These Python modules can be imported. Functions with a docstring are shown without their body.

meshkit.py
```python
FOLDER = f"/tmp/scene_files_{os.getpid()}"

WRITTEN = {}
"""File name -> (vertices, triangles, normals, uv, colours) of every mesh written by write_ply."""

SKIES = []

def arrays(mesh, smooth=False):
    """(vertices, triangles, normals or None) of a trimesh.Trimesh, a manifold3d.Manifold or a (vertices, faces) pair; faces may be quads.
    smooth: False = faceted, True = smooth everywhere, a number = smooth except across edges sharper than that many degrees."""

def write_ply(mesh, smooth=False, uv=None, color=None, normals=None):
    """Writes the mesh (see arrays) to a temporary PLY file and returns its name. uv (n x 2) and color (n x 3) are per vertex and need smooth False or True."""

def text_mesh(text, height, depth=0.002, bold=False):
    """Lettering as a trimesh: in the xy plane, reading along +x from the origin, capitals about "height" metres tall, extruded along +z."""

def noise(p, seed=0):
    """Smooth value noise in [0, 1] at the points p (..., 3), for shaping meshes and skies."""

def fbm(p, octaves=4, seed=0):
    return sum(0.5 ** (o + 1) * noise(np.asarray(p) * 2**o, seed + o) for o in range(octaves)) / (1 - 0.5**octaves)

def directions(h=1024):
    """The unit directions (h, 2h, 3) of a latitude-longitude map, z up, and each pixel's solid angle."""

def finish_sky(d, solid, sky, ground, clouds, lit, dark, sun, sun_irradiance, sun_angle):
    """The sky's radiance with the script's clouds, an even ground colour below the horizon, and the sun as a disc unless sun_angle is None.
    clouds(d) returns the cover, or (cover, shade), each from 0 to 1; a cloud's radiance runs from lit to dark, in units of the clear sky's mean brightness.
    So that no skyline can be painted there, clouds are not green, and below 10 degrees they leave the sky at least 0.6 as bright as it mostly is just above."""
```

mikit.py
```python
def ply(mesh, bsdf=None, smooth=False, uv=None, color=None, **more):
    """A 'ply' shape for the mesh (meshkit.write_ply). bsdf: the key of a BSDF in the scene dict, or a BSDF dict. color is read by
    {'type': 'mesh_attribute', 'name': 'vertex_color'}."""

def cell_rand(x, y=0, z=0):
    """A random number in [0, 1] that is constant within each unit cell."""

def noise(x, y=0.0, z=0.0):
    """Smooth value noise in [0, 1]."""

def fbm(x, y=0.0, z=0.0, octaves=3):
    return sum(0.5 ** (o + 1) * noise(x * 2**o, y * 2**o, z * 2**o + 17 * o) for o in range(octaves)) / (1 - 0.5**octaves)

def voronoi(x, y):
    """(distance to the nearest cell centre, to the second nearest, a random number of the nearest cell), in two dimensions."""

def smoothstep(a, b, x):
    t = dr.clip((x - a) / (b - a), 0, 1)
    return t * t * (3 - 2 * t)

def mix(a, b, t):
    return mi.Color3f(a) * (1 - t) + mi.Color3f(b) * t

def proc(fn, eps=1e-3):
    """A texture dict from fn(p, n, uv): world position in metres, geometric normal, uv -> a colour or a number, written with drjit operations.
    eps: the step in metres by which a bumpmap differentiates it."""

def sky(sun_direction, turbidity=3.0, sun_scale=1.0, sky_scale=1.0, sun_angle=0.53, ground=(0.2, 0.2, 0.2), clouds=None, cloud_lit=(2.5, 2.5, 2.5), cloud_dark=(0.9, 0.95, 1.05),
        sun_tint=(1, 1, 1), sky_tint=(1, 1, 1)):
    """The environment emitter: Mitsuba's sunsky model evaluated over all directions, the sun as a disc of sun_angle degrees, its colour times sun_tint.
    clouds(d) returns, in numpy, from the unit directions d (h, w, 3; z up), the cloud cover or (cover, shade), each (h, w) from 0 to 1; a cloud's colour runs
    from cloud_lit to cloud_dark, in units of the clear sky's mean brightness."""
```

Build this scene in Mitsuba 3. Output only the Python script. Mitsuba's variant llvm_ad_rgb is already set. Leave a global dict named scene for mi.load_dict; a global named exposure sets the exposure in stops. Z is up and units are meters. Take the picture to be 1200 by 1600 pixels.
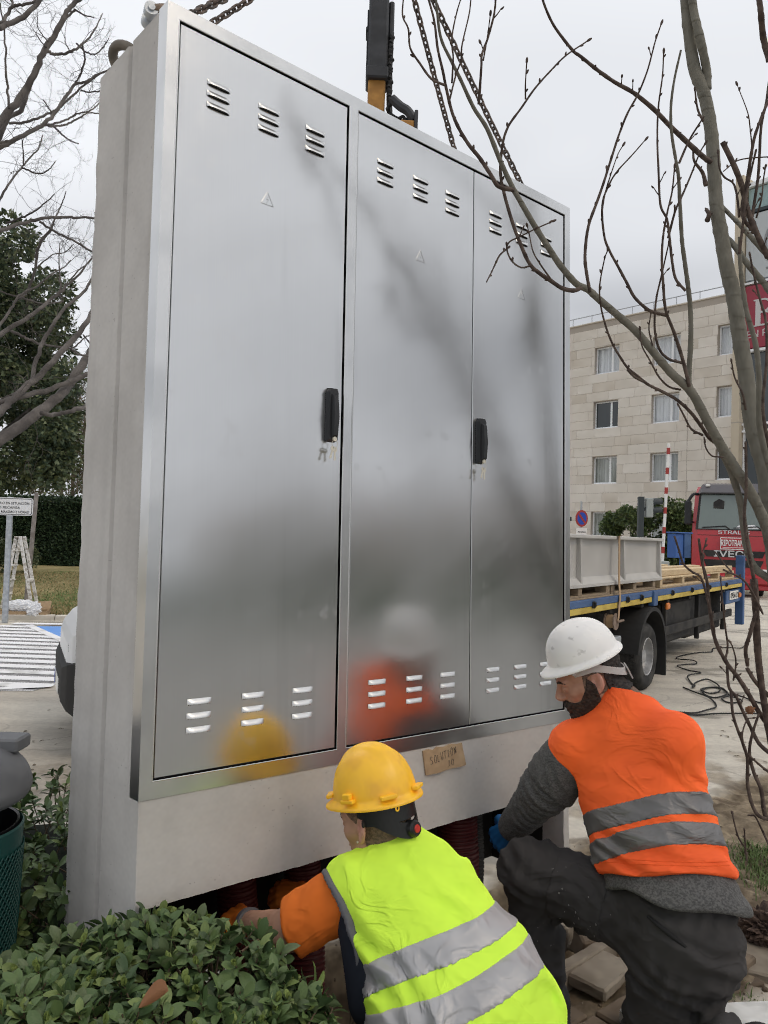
import math, random
import numpy as np, trimesh, manifold3d as m3
import drjit as dr
import mitsuba as mi
import mikit, meshkit
from scipy.sparse import coo_matrix
from shapely.geometry import Polygon, Point, box as sbox
from mikit import noise, fbm, voronoi, cell_rand, smoothstep, mix

T4 = mi.ScalarTransform4f
scene, labels = {}, {}

# ------------------------------------------------------------------ camera, sky, exposure
FOC, CX, CY = 1250.0, 600.0, 800.0            # the photograph is 1200 x 1600
PITCH, ROLL = math.radians(1.65), 0.032
CAM = np.array([0, 0, 1.65])
FW = np.array([0, math.cos(PITCH), math.sin(PITCH)])
_r0, _u0 = np.array([1.0, 0, 0]), np.array([0, -math.sin(PITCH), math.cos(PITCH)])
RT = math.cos(ROLL) * _r0 + math.sin(ROLL) * _u0
UPV = -math.sin(ROLL) * _r0 + math.cos(ROLL) * _u0
scene['camera'] = {'type': 'perspective', 'fov': math.degrees(2 * math.atan(600 / FOC)), 'fov_axis': 'x', 'near_clip': 0.05, 'far_clip': 900.0,
                   'to_world': T4().look_at(origin=CAM.tolist(), target=(CAM + FW).tolist(), up=UPV.tolist())}
exposure = 1.22


def cloud_fn(d):
    p = d / np.maximum(d[..., 2:], 0.12)
    n = meshkit.fbm(np.stack([p[..., 0] * 0.55 + 3, p[..., 1] * 0.55, p[..., 2] * 0 + 1], -1), 4, 5)
    shade = np.clip(0.60 - 0.55 * d[..., 2] + 1.9 * (n - 0.5), 0, 1)
    return np.ones(d.shape[:2]), shade


scene['sky'] = mikit.sky((0.55, -0.45, 0.75), turbidity=4, sun_scale=0.2, sun_angle=24, clouds=cloud_fn, ground=(0.3, 0.28, 0.25),
                         cloud_lit=(3.65, 3.74, 3.90), cloud_dark=(1.82, 1.89, 2.03))


def ray(px, py):
    return (px - CX) / FOC * RT - (py - CY) / FOC * UPV + FW


def at(px, py, d):
    """The point seen at a pixel of the photograph, d metres along the view axis."""
    return CAM + d * ray(px, py)


def gnd(px, py, z=0.0):
    r = ray(px, py)
    return CAM + r * (z - CAM[2]) / r[2]


# ------------------------------------------------------------------ naming
def number(k):
    if k not in scene and k not in labels:
        return k
    i = 1
    while f'{k}_{i:03d}' in scene or f'{k}_{i:03d}' in labels:
        i += 1
    return f'{k}_{i:03d}'


def thing(name, label, cat, group=None, kind=None):
    k = number(name)
    labels[k] = {'label': label, 'category': cat}
    if group: labels[k]['group'] = group
    if kind: labels[k]['kind'] = kind
    return k


_last = {}


def put(parent, name, mesh, bsdf, smooth=False, label=None, kind=None, M=None, **more):
    """One entry of the scene: a part of parent, or (parent None) the thing named name itself."""
    base = f'{parent}__{name}' if parent else name
    k = base
    if k in scene:
        i = _last.get(base, 0) + 1
        while f'{base}_{i:03d}' in scene: i += 1
        _last[base] = i
        k = f'{base}_{i:03d}'
    if isinstance(mesh, dict):
        d = dict(mesh)
    else:
        d = mikit.ply(mesh, bsdf, smooth=smooth, **more)
    if M is not None:
        d['to_world'] = T4(np.asarray(M, float).tolist())
    scene[k] = d
    if label or kind:
        labels[k] = {}
        if label: labels[k]['label'] = label
        if kind: labels[k]['kind'] = kind
    return k


def single(name, mesh, bsdf, label, cat, smooth=False, group=None, kind=None, **more):
    k = thing(name, label, cat, group, kind)
    scene[k] = mikit.ply(mesh, bsdf, smooth=smooth, **more)
    return k


def struct(name, mesh, bsdf, label=None, smooth=False):
    k = number(name)
    scene[k] = mikit.ply(mesh, bsdf, smooth=smooth)
    labels[k] = {'kind': 'structure'}
    if label: labels[k]['label'] = label
    return k


# ------------------------------------------------------------------ mesh helpers
def cat(ms):
    return trimesh.util.concatenate([m for m in ms])


def tm(v, f):
    return trimesh.Trimesh(np.asarray(v, float), np.asarray(f), process=False)


def man(m):
    a = m.to_mesh()
    return trimesh.Trimesh(np.array(a.vert_properties[:, :3], float), np.array(a.tri_verts), process=False)


def box(x0, x1, y0, y1, z0, z1):
    v = np.array([[x, y, z] for x in (x0, x1) for y in (y0, y1) for z in (z0, z1)], float)
    f = [[0, 1, 3], [0, 3, 2], [4, 6, 7], [4, 7, 5], [0, 4, 5], [0, 5, 1], [2, 3, 7], [2, 7, 6], [0, 2, 6], [0, 6, 4], [1, 5, 7], [1, 7, 3]]
    return tm(v, f)


def rbox(x0, x1, y0, y1, z0, z1, r=0.005):
    """A box with chamfered edges (the hull of 24 points)."""
    pts = []
    for x, sx in ((x0, 1), (x1, -1)):
        for y, sy in ((y0, 1), (y1, -1)):
            for z, sz in ((z0, 1), (z1, -1)):
                pts += [[x + sx * r, y + sy * r, z], [x + sx * r, y, z + sz * r], [x, y + sy * r, z + sz * r]]
    return man(m3.Manifold.hull_points(np.array(pts, float)))


def hull(pts):
    return man(m3.Manifold.hull_points(np.asarray(pts, float)))


def xf(mesh, M):
    m = mesh.copy()
    m.vertices = m.vertices @ np.asarray(M)[:3, :3].T + np.asarray(M)[:3, 3]
    if np.linalg.det(np.asarray(M)[:3, :3]) < 0:
        m.faces = m.faces[:, ::-1]
    return m


def frame(o, x, y, z):
    M = np.eye(4)
    M[:3, 0], M[:3, 1], M[:3, 2], M[:3, 3] = x, y, z, o
    return M


def unit(v):
    v = np.asarray(v, float)
    return v / np.linalg.norm(v)


def smooth_path(P, n=4):
    """Catmull-Rom through the rows of P (any width)."""
    P = np.asarray(P, float)
    if len(P) < 3 or n <= 1: return P
    Q = np.vstack([2 * P[0] - P[1], P, 2 * P[-1] - P[-2]])
    out = []
    for i in range(1, len(Q) - 2):
        for t in np.arange(n) / n:
            a, b, c, d = Q[i - 1], Q[i], Q[i + 1], Q[i + 2]
            out.append(0.5 * (2 * b + (c - a) * t + (2 * a - 5 * b + 4 * c - d) * t * t + (3 * b - a - 3 * c + d) * t ** 3))
    out.append(P[-1])
    return np.array(out)


def tube(P, R, sides=8, caps=True, bump=0.0, seed=0):
    """A tube along points P with radii R."""
    P = np.asarray(P, float)
    R = np.broadcast_to(np.asarray(R, float), (len(P),)).copy()
    t = np.gradient(P, axis=0)
    t /= np.linalg.norm(t, axis=1, keepdims=True) + 1e-12
    n = np.cross(t[0], [0.31, 0.2, 0.93]); n /= np.linalg.norm(n)
    ns = []
    for k in range(len(P)):
        n = n - t[k] * (n @ t[k]); n /= np.linalg.norm(n) + 1e-12
        ns.append(n)
    ns = np.array(ns); bs = np.cross(t, ns)
    a = np.arange(sides) * 2 * np.pi / sides
    ring = np.cos(a)[None, :, None] * ns[:, None] + np.sin(a)[None, :, None] * bs[:, None]
    rr = R[:, None] * np.ones(sides)
    if bump:
        rr = rr * (1 + bump * (np.random.default_rng(seed).random(rr.shape) - 0.5))
    v = (P[:, None] + ring * rr[..., None]).reshape(-1, 3)
    i, j = np.meshgrid(np.arange(len(P) - 1), np.arange(sides), indexing='ij')
    a0, a1 = i * sides + j, i * sides + (j + 1) % sides
    b0, b1 = a0 + sides, a1 + sides
    f = np.concatenate([np.stack([a0, a1, b1], -1).reshape(-1, 3), np.stack([a0, b1, b0], -1).reshape(-1, 3)])
    if caps:
        v = np.vstack([v, P[:1], P[-1:]])
        k = np.arange(sides); L = (len(P) - 1) * sides; c = len(v) - 2
        f = np.vstack([f, np.stack([(k + 1) % sides, k, k * 0 + c], 1), np.stack([L + k, L + (k + 1) % sides, k * 0 + c + 1], 1)])
    return tm(v, f)


def rod(a, b, r, sides=12):
    return tube([a, b], [r, r], sides)


def lathe(prof, n=32, M=None):
    """(r, z) profile turned about z; closed where r is 0."""
    prof = np.asarray(prof, float)
    a = np.arange(n) * 2 * np.pi / n
    v = np.stack([prof[:, None, 0] * np.cos(a), prof[:, None, 0] * np.sin(a), prof[:, None, 1] + 0 * a], -1).reshape(-1, 3)
    i, j = np.meshgrid(np.arange(len(prof) - 1), np.arange(n), indexing='ij')
    a0, a1 = i * n + j, i * n + (j + 1) % n
    f = np.concatenate([np.stack([a0, a1, a1 + n], -1).reshape(-1, 3), np.stack([a0, a1 + n, a0 + n], -1).reshape(-1, 3)])
    m = tm(v, f)
    m.merge_vertices(); m.update_faces(m.nondegenerate_faces())
    return xf(m, M) if M is not None else m


def prism(pts, h, M=None):
    """A polygon (list of (x, y), or shapely) extruded along z by h."""
    g = pts if isinstance(pts, Polygon) else Polygon(pts)
    m = trimesh.creation.extrude_polygon(g, h, engine='earcut')
    return xf(m, M) if M is not None else m


def sheet(pts, z):
    """A flat polygon at height z, facing up."""
    v, f = trimesh.creation.triangulate_polygon(Polygon(pts), engine='earcut')
    v3 = np.c_[v, np.full(len(v), z)]
    m = tm(v3, f)
    if m.face_normals[:, 2].mean() < 0: m.faces = m.faces[:, ::-1]
    return m


def bspheres(pts):
    """Hull of spheres: rows (x, y, z, r)."""
    s = trimesh.creation.icosphere(2).vertices
    return m3.Manifold.hull_points(np.vstack([s * p[3] + p[:3] for p in np.asarray(pts, float)]))


# ------------------------------------------------------------------ signed distances and surface nets
def smin(a, b, k):
    h = np.clip(0.5 + 0.5 * (b - a) / k, 0, 1)
    return b + (a - b) * h - k * h * (1 - h)


def smax(a, b, k):
    return -smin(-a, -b, k)


def sd_cone(p, a, b, ra, rb):
    """Round cone between two joints."""
    a, b = np.asarray(a, float), np.asarray(b, float)
    ba, pa = b - a, p - a
    h = np.clip((pa @ ba) / (ba @ ba), 0, 1)
    return np.linalg.norm(pa - h[:, None] * ba, axis=1) - (ra + (rb - ra) * h)


def sd_ell(p, c, r, Rm=None):
    q = p - np.asarray(c, float)
    if Rm is not None: q = q @ Rm
    r = np.asarray(r, float)
    k0 = np.linalg.norm(q / r, axis=1)
    k1 = np.linalg.norm(q / (r * r), axis=1) + 1e-9
    return k0 * (k0 - 1) / k1


def chain(p, joints, k=0.03):
    """joints: rows (x, y, z, r); smooth union of round cones."""
    d = None
    for a, b in zip(joints[:-1], joints[1:]):
        e = sd_cone(p, a[:3], b[:3], a[3], b[3])
        d = e if d is None else smin(d, e, k)
    return d


def nets(fn, lo, hi, h, smooth_it=1):
    """Surface of fn = 0 (negative inside) by naive surface nets; evaluated finely only near the surface."""
    lo, hi = np.asarray(lo, float), np.asarray(hi, float)
    B = 6
    nb = np.maximum(1, np.ceil((hi - lo) / (h * B)).astype(int))
    n = nb * B + 1
    c = np.stack(np.meshgrid(*[np.arange(k) for k in nb], indexing='ij'), -1).reshape(-1, 3)
    ctr = lo + (c + 0.5) * B * h
    dc = fn(ctr)
    near = np.abs(dc) < B * h * 1.6 + 0.02
    g = np.empty(n)
    big = np.where(dc < 0, -1.0, 1.0).reshape(nb)
    g[:-1, :-1, :-1] = np.repeat(np.repeat(np.repeat(big, B, 0), B, 1), B, 2)
    g[-1], g[:, -1], g[:, :, -1] = g[-2], g[:, -2], g[:, :, -2]
    k = np.arange(B + 1)
    off = np.stack(np.meshgrid(k, k, k, indexing='ij'), -1).reshape(-1, 3)
    idx = (c[near][:, None] * B + off[None]).reshape(-1, 3)
    flat = np.unique(np.ravel_multi_index(idx.T, n))
    ii = np.stack(np.unravel_index(flat, n), 1)
    g[tuple(ii.T)] = fn(lo + ii * h)
    s = g < 0
    cells = np.zeros(np.array(n) - 1, int)
    cor = [(a, b, d) for a in (0, 1) for b in (0, 1) for d in (0, 1)]
    for a, b, d in cor:
        cells += s[a:n[0] - 1 + a, b:n[1] - 1 + b, d:n[2] - 1 + d]
    act = np.argwhere((cells > 0) & (cells < 8))
    vid = np.full(cells.shape, -1)
    vid[tuple(act.T)] = np.arange(len(act))
    acc, cnt = np.zeros((len(act), 3)), np.zeros(len(act))
    val = {o: g[act[:, 0] + o[0], act[:, 1] + o[1], act[:, 2] + o[2]] for o in cor}
    for o in cor:
        for ax in range(3):
            if o[ax] == 0:
                q = list(o); q[ax] = 1; q = tuple(q)
                va, vb = val[o], val[q]
                x = (va < 0) != (vb < 0)
                t = va[x] / (va[x] - vb[x])
                pt = np.tile(np.array(o, float), (x.sum(), 1)); pt[:, ax] += t
                acc[x] += pt; cnt[x] += 1
    V = lo + (act + acc / cnt[:, None]) * h
    F = []
    for ax in range(3):
        sl0 = [slice(None)] * 3; sl1 = [slice(None)] * 3
        sl0[ax] = slice(0, -1); sl1[ax] = slice(1, None)
        e = np.argwhere(s[tuple(sl0)] != s[tuple(sl1)])
        u, w = (ax + 1) % 3, (ax + 2) % 3
        e = e[(e[:, u] > 0) & (e[:, w] > 0) & (e[:, u] < n[u] - 1) & (e[:, w] < n[w] - 1)]
        def cell(du, dw):
            q = e.copy(); q[:, u] -= du; q[:, w] -= dw
            return vid[tuple(q.T)]
        a, b, c2, d2 = cell(1, 1), cell(0, 1), cell(0, 0), cell(1, 0)
        inside = s[tuple(e.T)]
        quad = np.stack([a, b, c2, d2], 1)
        quad[~inside] = quad[~inside][:, ::-1]
        quad = quad[(quad >= 0).all(1)]
        F += [quad[:, [0, 1, 2]], quad[:, [0, 2, 3]]]
    m = tm(V, np.vstack(F))
    if smooth_it:
        e = np.vstack([m.faces[:, [0, 1]], m.faces[:, [1, 2]], m.faces[:, [2, 0]]])
        e = np.unique(np.sort(e, 1), axis=0)
        A = coo_matrix((np.ones(2 * len(e)), (np.r_[e[:, 0], e[:, 1]], np.r_[e[:, 1], e[:, 0]])), shape=(len(V), len(V))).tocsr()
        deg = np.maximum(np.asarray(A.sum(1)).ravel(), 1)[:, None]
        has = (deg > 1.5)
        v = V.copy()
        for lam in (0.5, -0.5) * smooth_it:
            v = v + lam * np.where(has, A @ v / deg - v, 0)
        m = tm(v, m.faces)
    return m


def vnoise(p, s, seed=0, oct=2):
    return meshkit.fbm(np.asarray(p) / s, oct, seed) - 0.5
# ------------------------------------------------------------------ materials
def principled(name, col, rough=0.6, two=True, **kw):
    c = col if isinstance(col, dict) else {'type': 'rgb', 'value': list(map(float, col))}
    b = {'type': 'principled', 'base_color': c, 'roughness': rough if isinstance(rough, dict) else float(rough), **kw}
    if kw.get('spec_trans'): two = False
    scene[name] = {'type': 'twosided', 'bsdf': b} if two else b
    return name


def bumped(name, col, rough, bump_fn, scale, eps=1e-3, **kw):
    c = col if isinstance(col, dict) else {'type': 'rgb', 'value': list(map(float, col))}
    scene[name] = {'type': 'twosided', 'bsdf': {'type': 'bumpmap', 'arbitrary': mikit.proc(bump_fn, eps), 'scale': float(scale),
                   'bsdf': {'type': 'principled', 'base_color': c, 'roughness': float(rough), **kw}}}
    return name


P = mikit.proc


def two_tone(a, b, s, seed=0.0, oct=3, lo=0.3, hi=0.7):
    def f(p, n, uv):
        return mix(a, b, smoothstep(lo, hi, fbm(p.x * s + seed, p.y * s + seed, p.z * s, oct)))
    return P(f)


# cabinet
def cast_col(p, n, uv):
    h = fbm(p.x * 3.1 + 4, p.y * 3.1, p.z * 3.1, 4)
    streak = fbm((p.x - p.y) * 14, (p.x + p.y) * 9, p.z * 0.7, 3)
    fine = fbm(p.x * 90, p.y * 90, p.z * 90, 2)
    pit = smoothstep(0.88, 0.93, noise(p.x * 110, p.y * 110, p.z * 110)) * smoothstep(0.5, 0.62, noise(p.x * 7, p.y * 7, p.z * 7))
    damp = smoothstep(0.62, 0.36, p.z + 0.30 * fbm(p.x * 5, p.y * 5, p.z * 2, 3)) * 0.16
    c = mix((0.465, 0.447, 0.425), (0.545, 0.526, 0.502), smoothstep(0.3, 0.7, h))
    return c * (0.95 + 0.09 * fine) * (1.0 - 0.07 * smoothstep(0.5, 0.8, streak)) * (1 - 0.22 * pit) * (1 - damp)


bumped('m_concrete_cast', P(cast_col), 0.85,
       lambda p, n, uv: fbm(p.x * 160, p.y * 160, p.z * 160, 2) * 0.6 + fbm(p.x * 14, p.y * 14, p.z * 14, 2) * 1.6  , 0.0012, specular=0.25)


def metal_rough(p, n, uv):
    s = (p.x + p.y) * 0.707
    a = fbm(s * 5 + 7, p.z * 3.2, 1.0, 4)
    wipe = fbm(s * 2.2 + p.z * 1.5, p.z * 9 - s * 5, 4.0, 3)
    grain = noise(s * 700, p.z * 10, 0.0)
    finger = smoothstep(0.70, 0.80, fbm(s * 26, p.z * 22, 8.0, 3)) * smoothstep(0.5, 0.62, fbm(s * 2.5 + 3, p.z * 1.8, 6.0, 2))
    return 0.205 + 0.075 * (a - 0.5) + 0.06 * (wipe - 0.5) + 0.010 * (grain - 0.5) + 0.07 * finger


def metal_col(p, n, uv):
    s = (p.x + p.y) * 0.707
    c = fbm(s * 3.0, p.z * 1.5 + 3, 2.0, 4)
    w = fbm(s * 1.6 + p.z * 1.2, p.z * 7 - s * 4, 9.0, 3)
    drip = smoothstep(0.62, 0.82, fbm(s * 22, p.z * 0.9, 5.0, 3)) * smoothstep(0.4, 0.6, fbm(s * 3, p.z * 2.0, 2.0, 2))
    g = noise(s * 520, p.z * 5, 3.0)
    return mi.Color3f(0.605, 0.607, 0.607) * (1.0 + 0.16 * (c - 0.5) + 0.07 * (w - 0.5) - 0.07 * drip + 0.018 * (g - 0.5))


bumped('m_sheet_metal', P(metal_col), 0.3, lambda p, n, uv: noise((p.x + p.y) * 1.9 + 2, p.z * 1.3, 0.0) + 0.18 * noise((p.x + p.y) * 7, p.z * 5, 2.0), 0.0020, 4e-3, metallic=1.0)
scene['m_sheet_metal']['bsdf']['bsdf']['roughness'] = P(metal_rough)
principled('m_frame_metal', two_tone((0.54, 0.545, 0.545), (0.66, 0.66, 0.655), 5.0), 0.27, metallic=1.0)
principled('m_louvre_metal', (0.72, 0.72, 0.71), 0.34, metallic=1.0)
principled('m_dark_gap', (0.012, 0.012, 0.013), 0.9)
principled('m_black_plastic', (0.012, 0.013, 0.016), 0.45)
principled('m_black_rubber', (0.018, 0.018, 0.018), 0.7)
principled('m_key_steel', (0.66, 0.62, 0.52), 0.45, metallic=0.4)
principled('m_galvanised', two_tone((0.42, 0.45, 0.48), (0.55, 0.58, 0.61), 22.0), 0.45, metallic=0.7)
principled('m_rust_steel', two_tone((0.085, 0.075, 0.07), (0.16, 0.12, 0.10), 60.0), 0.6, metallic=0.4)
principled('m_brown_rust', two_tone((0.16, 0.12, 0.09), (0.26, 0.19, 0.15), 40.0), 0.7)
bumped('m_cardboard', two_tone((0.36, 0.25, 0.15), (0.43, 0.31, 0.19), 30.0), 0.85, lambda p, n, uv: fbm(p.x * 60, p.y * 60, p.z * 60, 2), 0.002)
principled('m_pen_ink', (0.05, 0.04, 0.04), 0.8)
# conduits
principled('m_red_conduit', (0.085, 0.014, 0.014), 0.5)
principled('m_orange_conduit', (0.55, 0.14, 0.02), 0.5)
# building and street
bumped('m_stone_a', two_tone((0.67, 0.61, 0.53), (0.74, 0.68, 0.60), 1.3, 2.0), 0.85, lambda p, n, uv: fbm(p.x * 30, p.y * 30, p.z * 30, 2), 0.002)
principled('m_stone_b', two_tone((0.71, 0.655, 0.575), (0.78, 0.725, 0.65), 1.1, 9.0), 0.85)
principled('m_stone_c', two_tone((0.61, 0.545, 0.46), (0.70, 0.635, 0.55), 0.9, 5.0), 0.85)
principled('m_stone_joint', (0.42, 0.37, 0.315), 0.9)
principled('m_white_frame', (0.86, 0.87, 0.88), 0.4)
principled('m_reveal_grey', (0.30, 0.29, 0.275), 0.7)
principled('m_window_glass', (0.035, 0.042, 0.045), 0.06, specular=0.75)
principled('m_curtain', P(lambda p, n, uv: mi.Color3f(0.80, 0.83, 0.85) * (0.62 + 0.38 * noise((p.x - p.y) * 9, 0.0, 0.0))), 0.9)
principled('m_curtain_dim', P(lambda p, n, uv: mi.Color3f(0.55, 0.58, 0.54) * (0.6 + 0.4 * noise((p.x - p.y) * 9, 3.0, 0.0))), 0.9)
principled('m_dark_glass', (0.035, 0.045, 0.05), 0.08, specular=0.8)
principled('m_green_glass', (0.30, 0.42, 0.42), 0.12, specular=0.7)
principled('m_sign_grey', (0.52, 0.55, 0.56), 0.4)
principled('m_sign_red', (0.33, 0.04, 0.065), 0.5)
principled('m_beige_paint', (0.58, 0.50, 0.38), 0.75)
principled('m_letter_pale', (0.60, 0.58, 0.57), 0.5)
principled('m_steel_grey', (0.30, 0.31, 0.32), 0.5, metallic=0.3)
principled('m_dark_post', (0.035, 0.045, 0.05), 0.55)
principled('m_traffic_grey', (0.33, 0.36, 0.35), 0.5)
principled('m_red_paint', (0.36, 0.045, 0.04), 0.5)
principled('m_blue_sign', (0.02, 0.07, 0.42), 0.4)
principled('m_white_paint', (0.78, 0.78, 0.77), 0.45)
principled('m_blue_paint', two_tone((0.028, 0.075, 0.19), (0.05, 0.11, 0.25), 4.0), 0.5)
principled('m_blue_bright', (0.045, 0.12, 0.36), 0.5)
principled('m_yellow_paint', two_tone((0.46, 0.33, 0.05), (0.58, 0.44, 0.09), 6.0), 0.55)
principled('m_truck_red', two_tone((0.40, 0.022, 0.03), (0.46, 0.03, 0.04), 2.0), 0.3, clearcoat=0.6)
principled('m_truck_dark', two_tone((0.014, 0.014, 0.015), (0.035, 0.033, 0.03), 5.0), 0.75)
principled('m_truck_visor', (0.10, 0.095, 0.105), 0.3, clearcoat=0.5)
principled('m_windscreen', (0.16, 0.20, 0.19), 0.07, specular=0.8)
principled('m_chrome', (0.70, 0.70, 0.70), 0.25, metallic=1.0)
principled('m_wheel_rim', two_tone((0.32, 0.32, 0.32), (0.50, 0.50, 0.50), 9.0), 0.5, metallic=0.5)
principled('m_lamp_orange', (0.65, 0.20, 0.04), 0.3)
bumped('m_tyre', two_tone((0.018, 0.018, 0.018), (0.045, 0.043, 0.04), 8.0), 0.8, lambda p, n, uv: fbm(p.x * 40, p.y * 40, p.z * 40, 2), 0.002)
bumped('m_raw_wood', P(lambda p, n, uv: mix((0.42, 0.31, 0.18), (0.60, 0.48, 0.31), fbm(p.x * 6 + p.y * 14, p.y * 9, p.z * 55, 3))), 0.8,
       lambda p, n, uv: fbm(p.x * 20, p.y * 20, p.z * 120, 2), 0.001)
principled('m_pallet_wood', P(lambda p, n, uv: mix((0.19, 0.14, 0.09), (0.33, 0.26, 0.18), fbm(p.x * 7, p.y * 12, p.z * 40, 3))), 0.85)
principled('m_strap', (0.40, 0.28, 0.17), 0.85)
bumped('m_trough', two_tone((0.40, 0.39, 0.37), (0.46, 0.45, 0.43), 2.0), 0.85, lambda p, n, uv: fbm(p.x * 40, p.y * 40, p.z * 40, 2), 0.001)
principled('m_car_white', (0.66, 0.67, 0.68), 0.25, clearcoat=0.8)
principled('m_plate_white', (0.75, 0.75, 0.72), 0.4)
principled('m_plate_black', (0.02, 0.02, 0.02), 0.5)
principled('m_paper_bag', (0.80, 0.81, 0.83), 0.4)
principled('m_ladder_paint', two_tone((0.46, 0.43, 0.38), (0.76, 0.74, 0.71), 22.0, 1.0, 2, 0.36, 0.5), 0.75)
principled('m_crane_black', two_tone((0.018, 0.02, 0.024), (0.04, 0.043, 0.05), 4.0), 0.55)
principled('m_crane_ochre', two_tone((0.33, 0.155, 0.03), (0.46, 0.23, 0.05), 7.0), 0.6)
principled('m_bin_grey', two_tone((0.105, 0.11, 0.12), (0.135, 0.14, 0.15), 9.0), 0.6)
principled('m_bin_green', (0.006, 0.055, 0.05), 0.5)
principled('m_bin_liner', (0.008, 0.008, 0.009), 0.25)
# plants
bumped('m_bark_pale', P(lambda p, n, uv: mix((0.120, 0.114, 0.092), (0.215, 0.205, 0.172), fbm(p.x * 45, p.y * 45, p.z * 16, 3))), 0.85,
       lambda p, n, uv: fbm(p.x * 90, p.y * 90, p.z * 40, 2) + 1.2 * smoothstep(0.62, 0.75, noise(p.x * 12, p.y * 12, p.z * 38)), 0.0025)
principled('m_bark_brown', two_tone((0.055, 0.038, 0.032), (0.115, 0.085, 0.07), 40.0), 0.85)
bumped('m_bark_grey', two_tone((0.085, 0.076, 0.072), (0.17, 0.155, 0.145), 9.0), 0.9, lambda p, n, uv: fbm(p.x * 30, p.y * 30, p.z * 12, 2), 0.006)
principled('m_twig_dark', (0.06, 0.052, 0.05), 0.9)
principled('m_twig_pale', (0.13, 0.115, 0.108), 0.9)
for i, c in enumerate([(0.068, 0.112, 0.040), (0.092, 0.140, 0.050), (0.046, 0.080, 0.032), (0.150, 0.200, 0.065), (0.098, 0.132, 0.062)]):
    principled(f'm_leaf_{i}', c, 0.46, specular=0.32)
principled('m_leaf_young', (0.20, 0.26, 0.075), 0.45)
principled('m_leaf_dry', (0.22, 0.10, 0.045), 0.7)
principled('m_stem_brown', (0.12, 0.085, 0.055), 0.8)
for i, c in enumerate([(0.068, 0.098, 0.052), (0.100, 0.130, 0.064), (0.046, 0.072, 0.044), (0.145, 0.168, 0.083)]):
    principled(f'm_far_leaf_{i}', c, 0.6)
for i, c in enumerate([(0.052, 0.094, 0.048), (0.074, 0.118, 0.060), (0.036, 0.070, 0.040)]):
    principled(f'm_hedge_{i}', c, 0.55)
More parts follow.
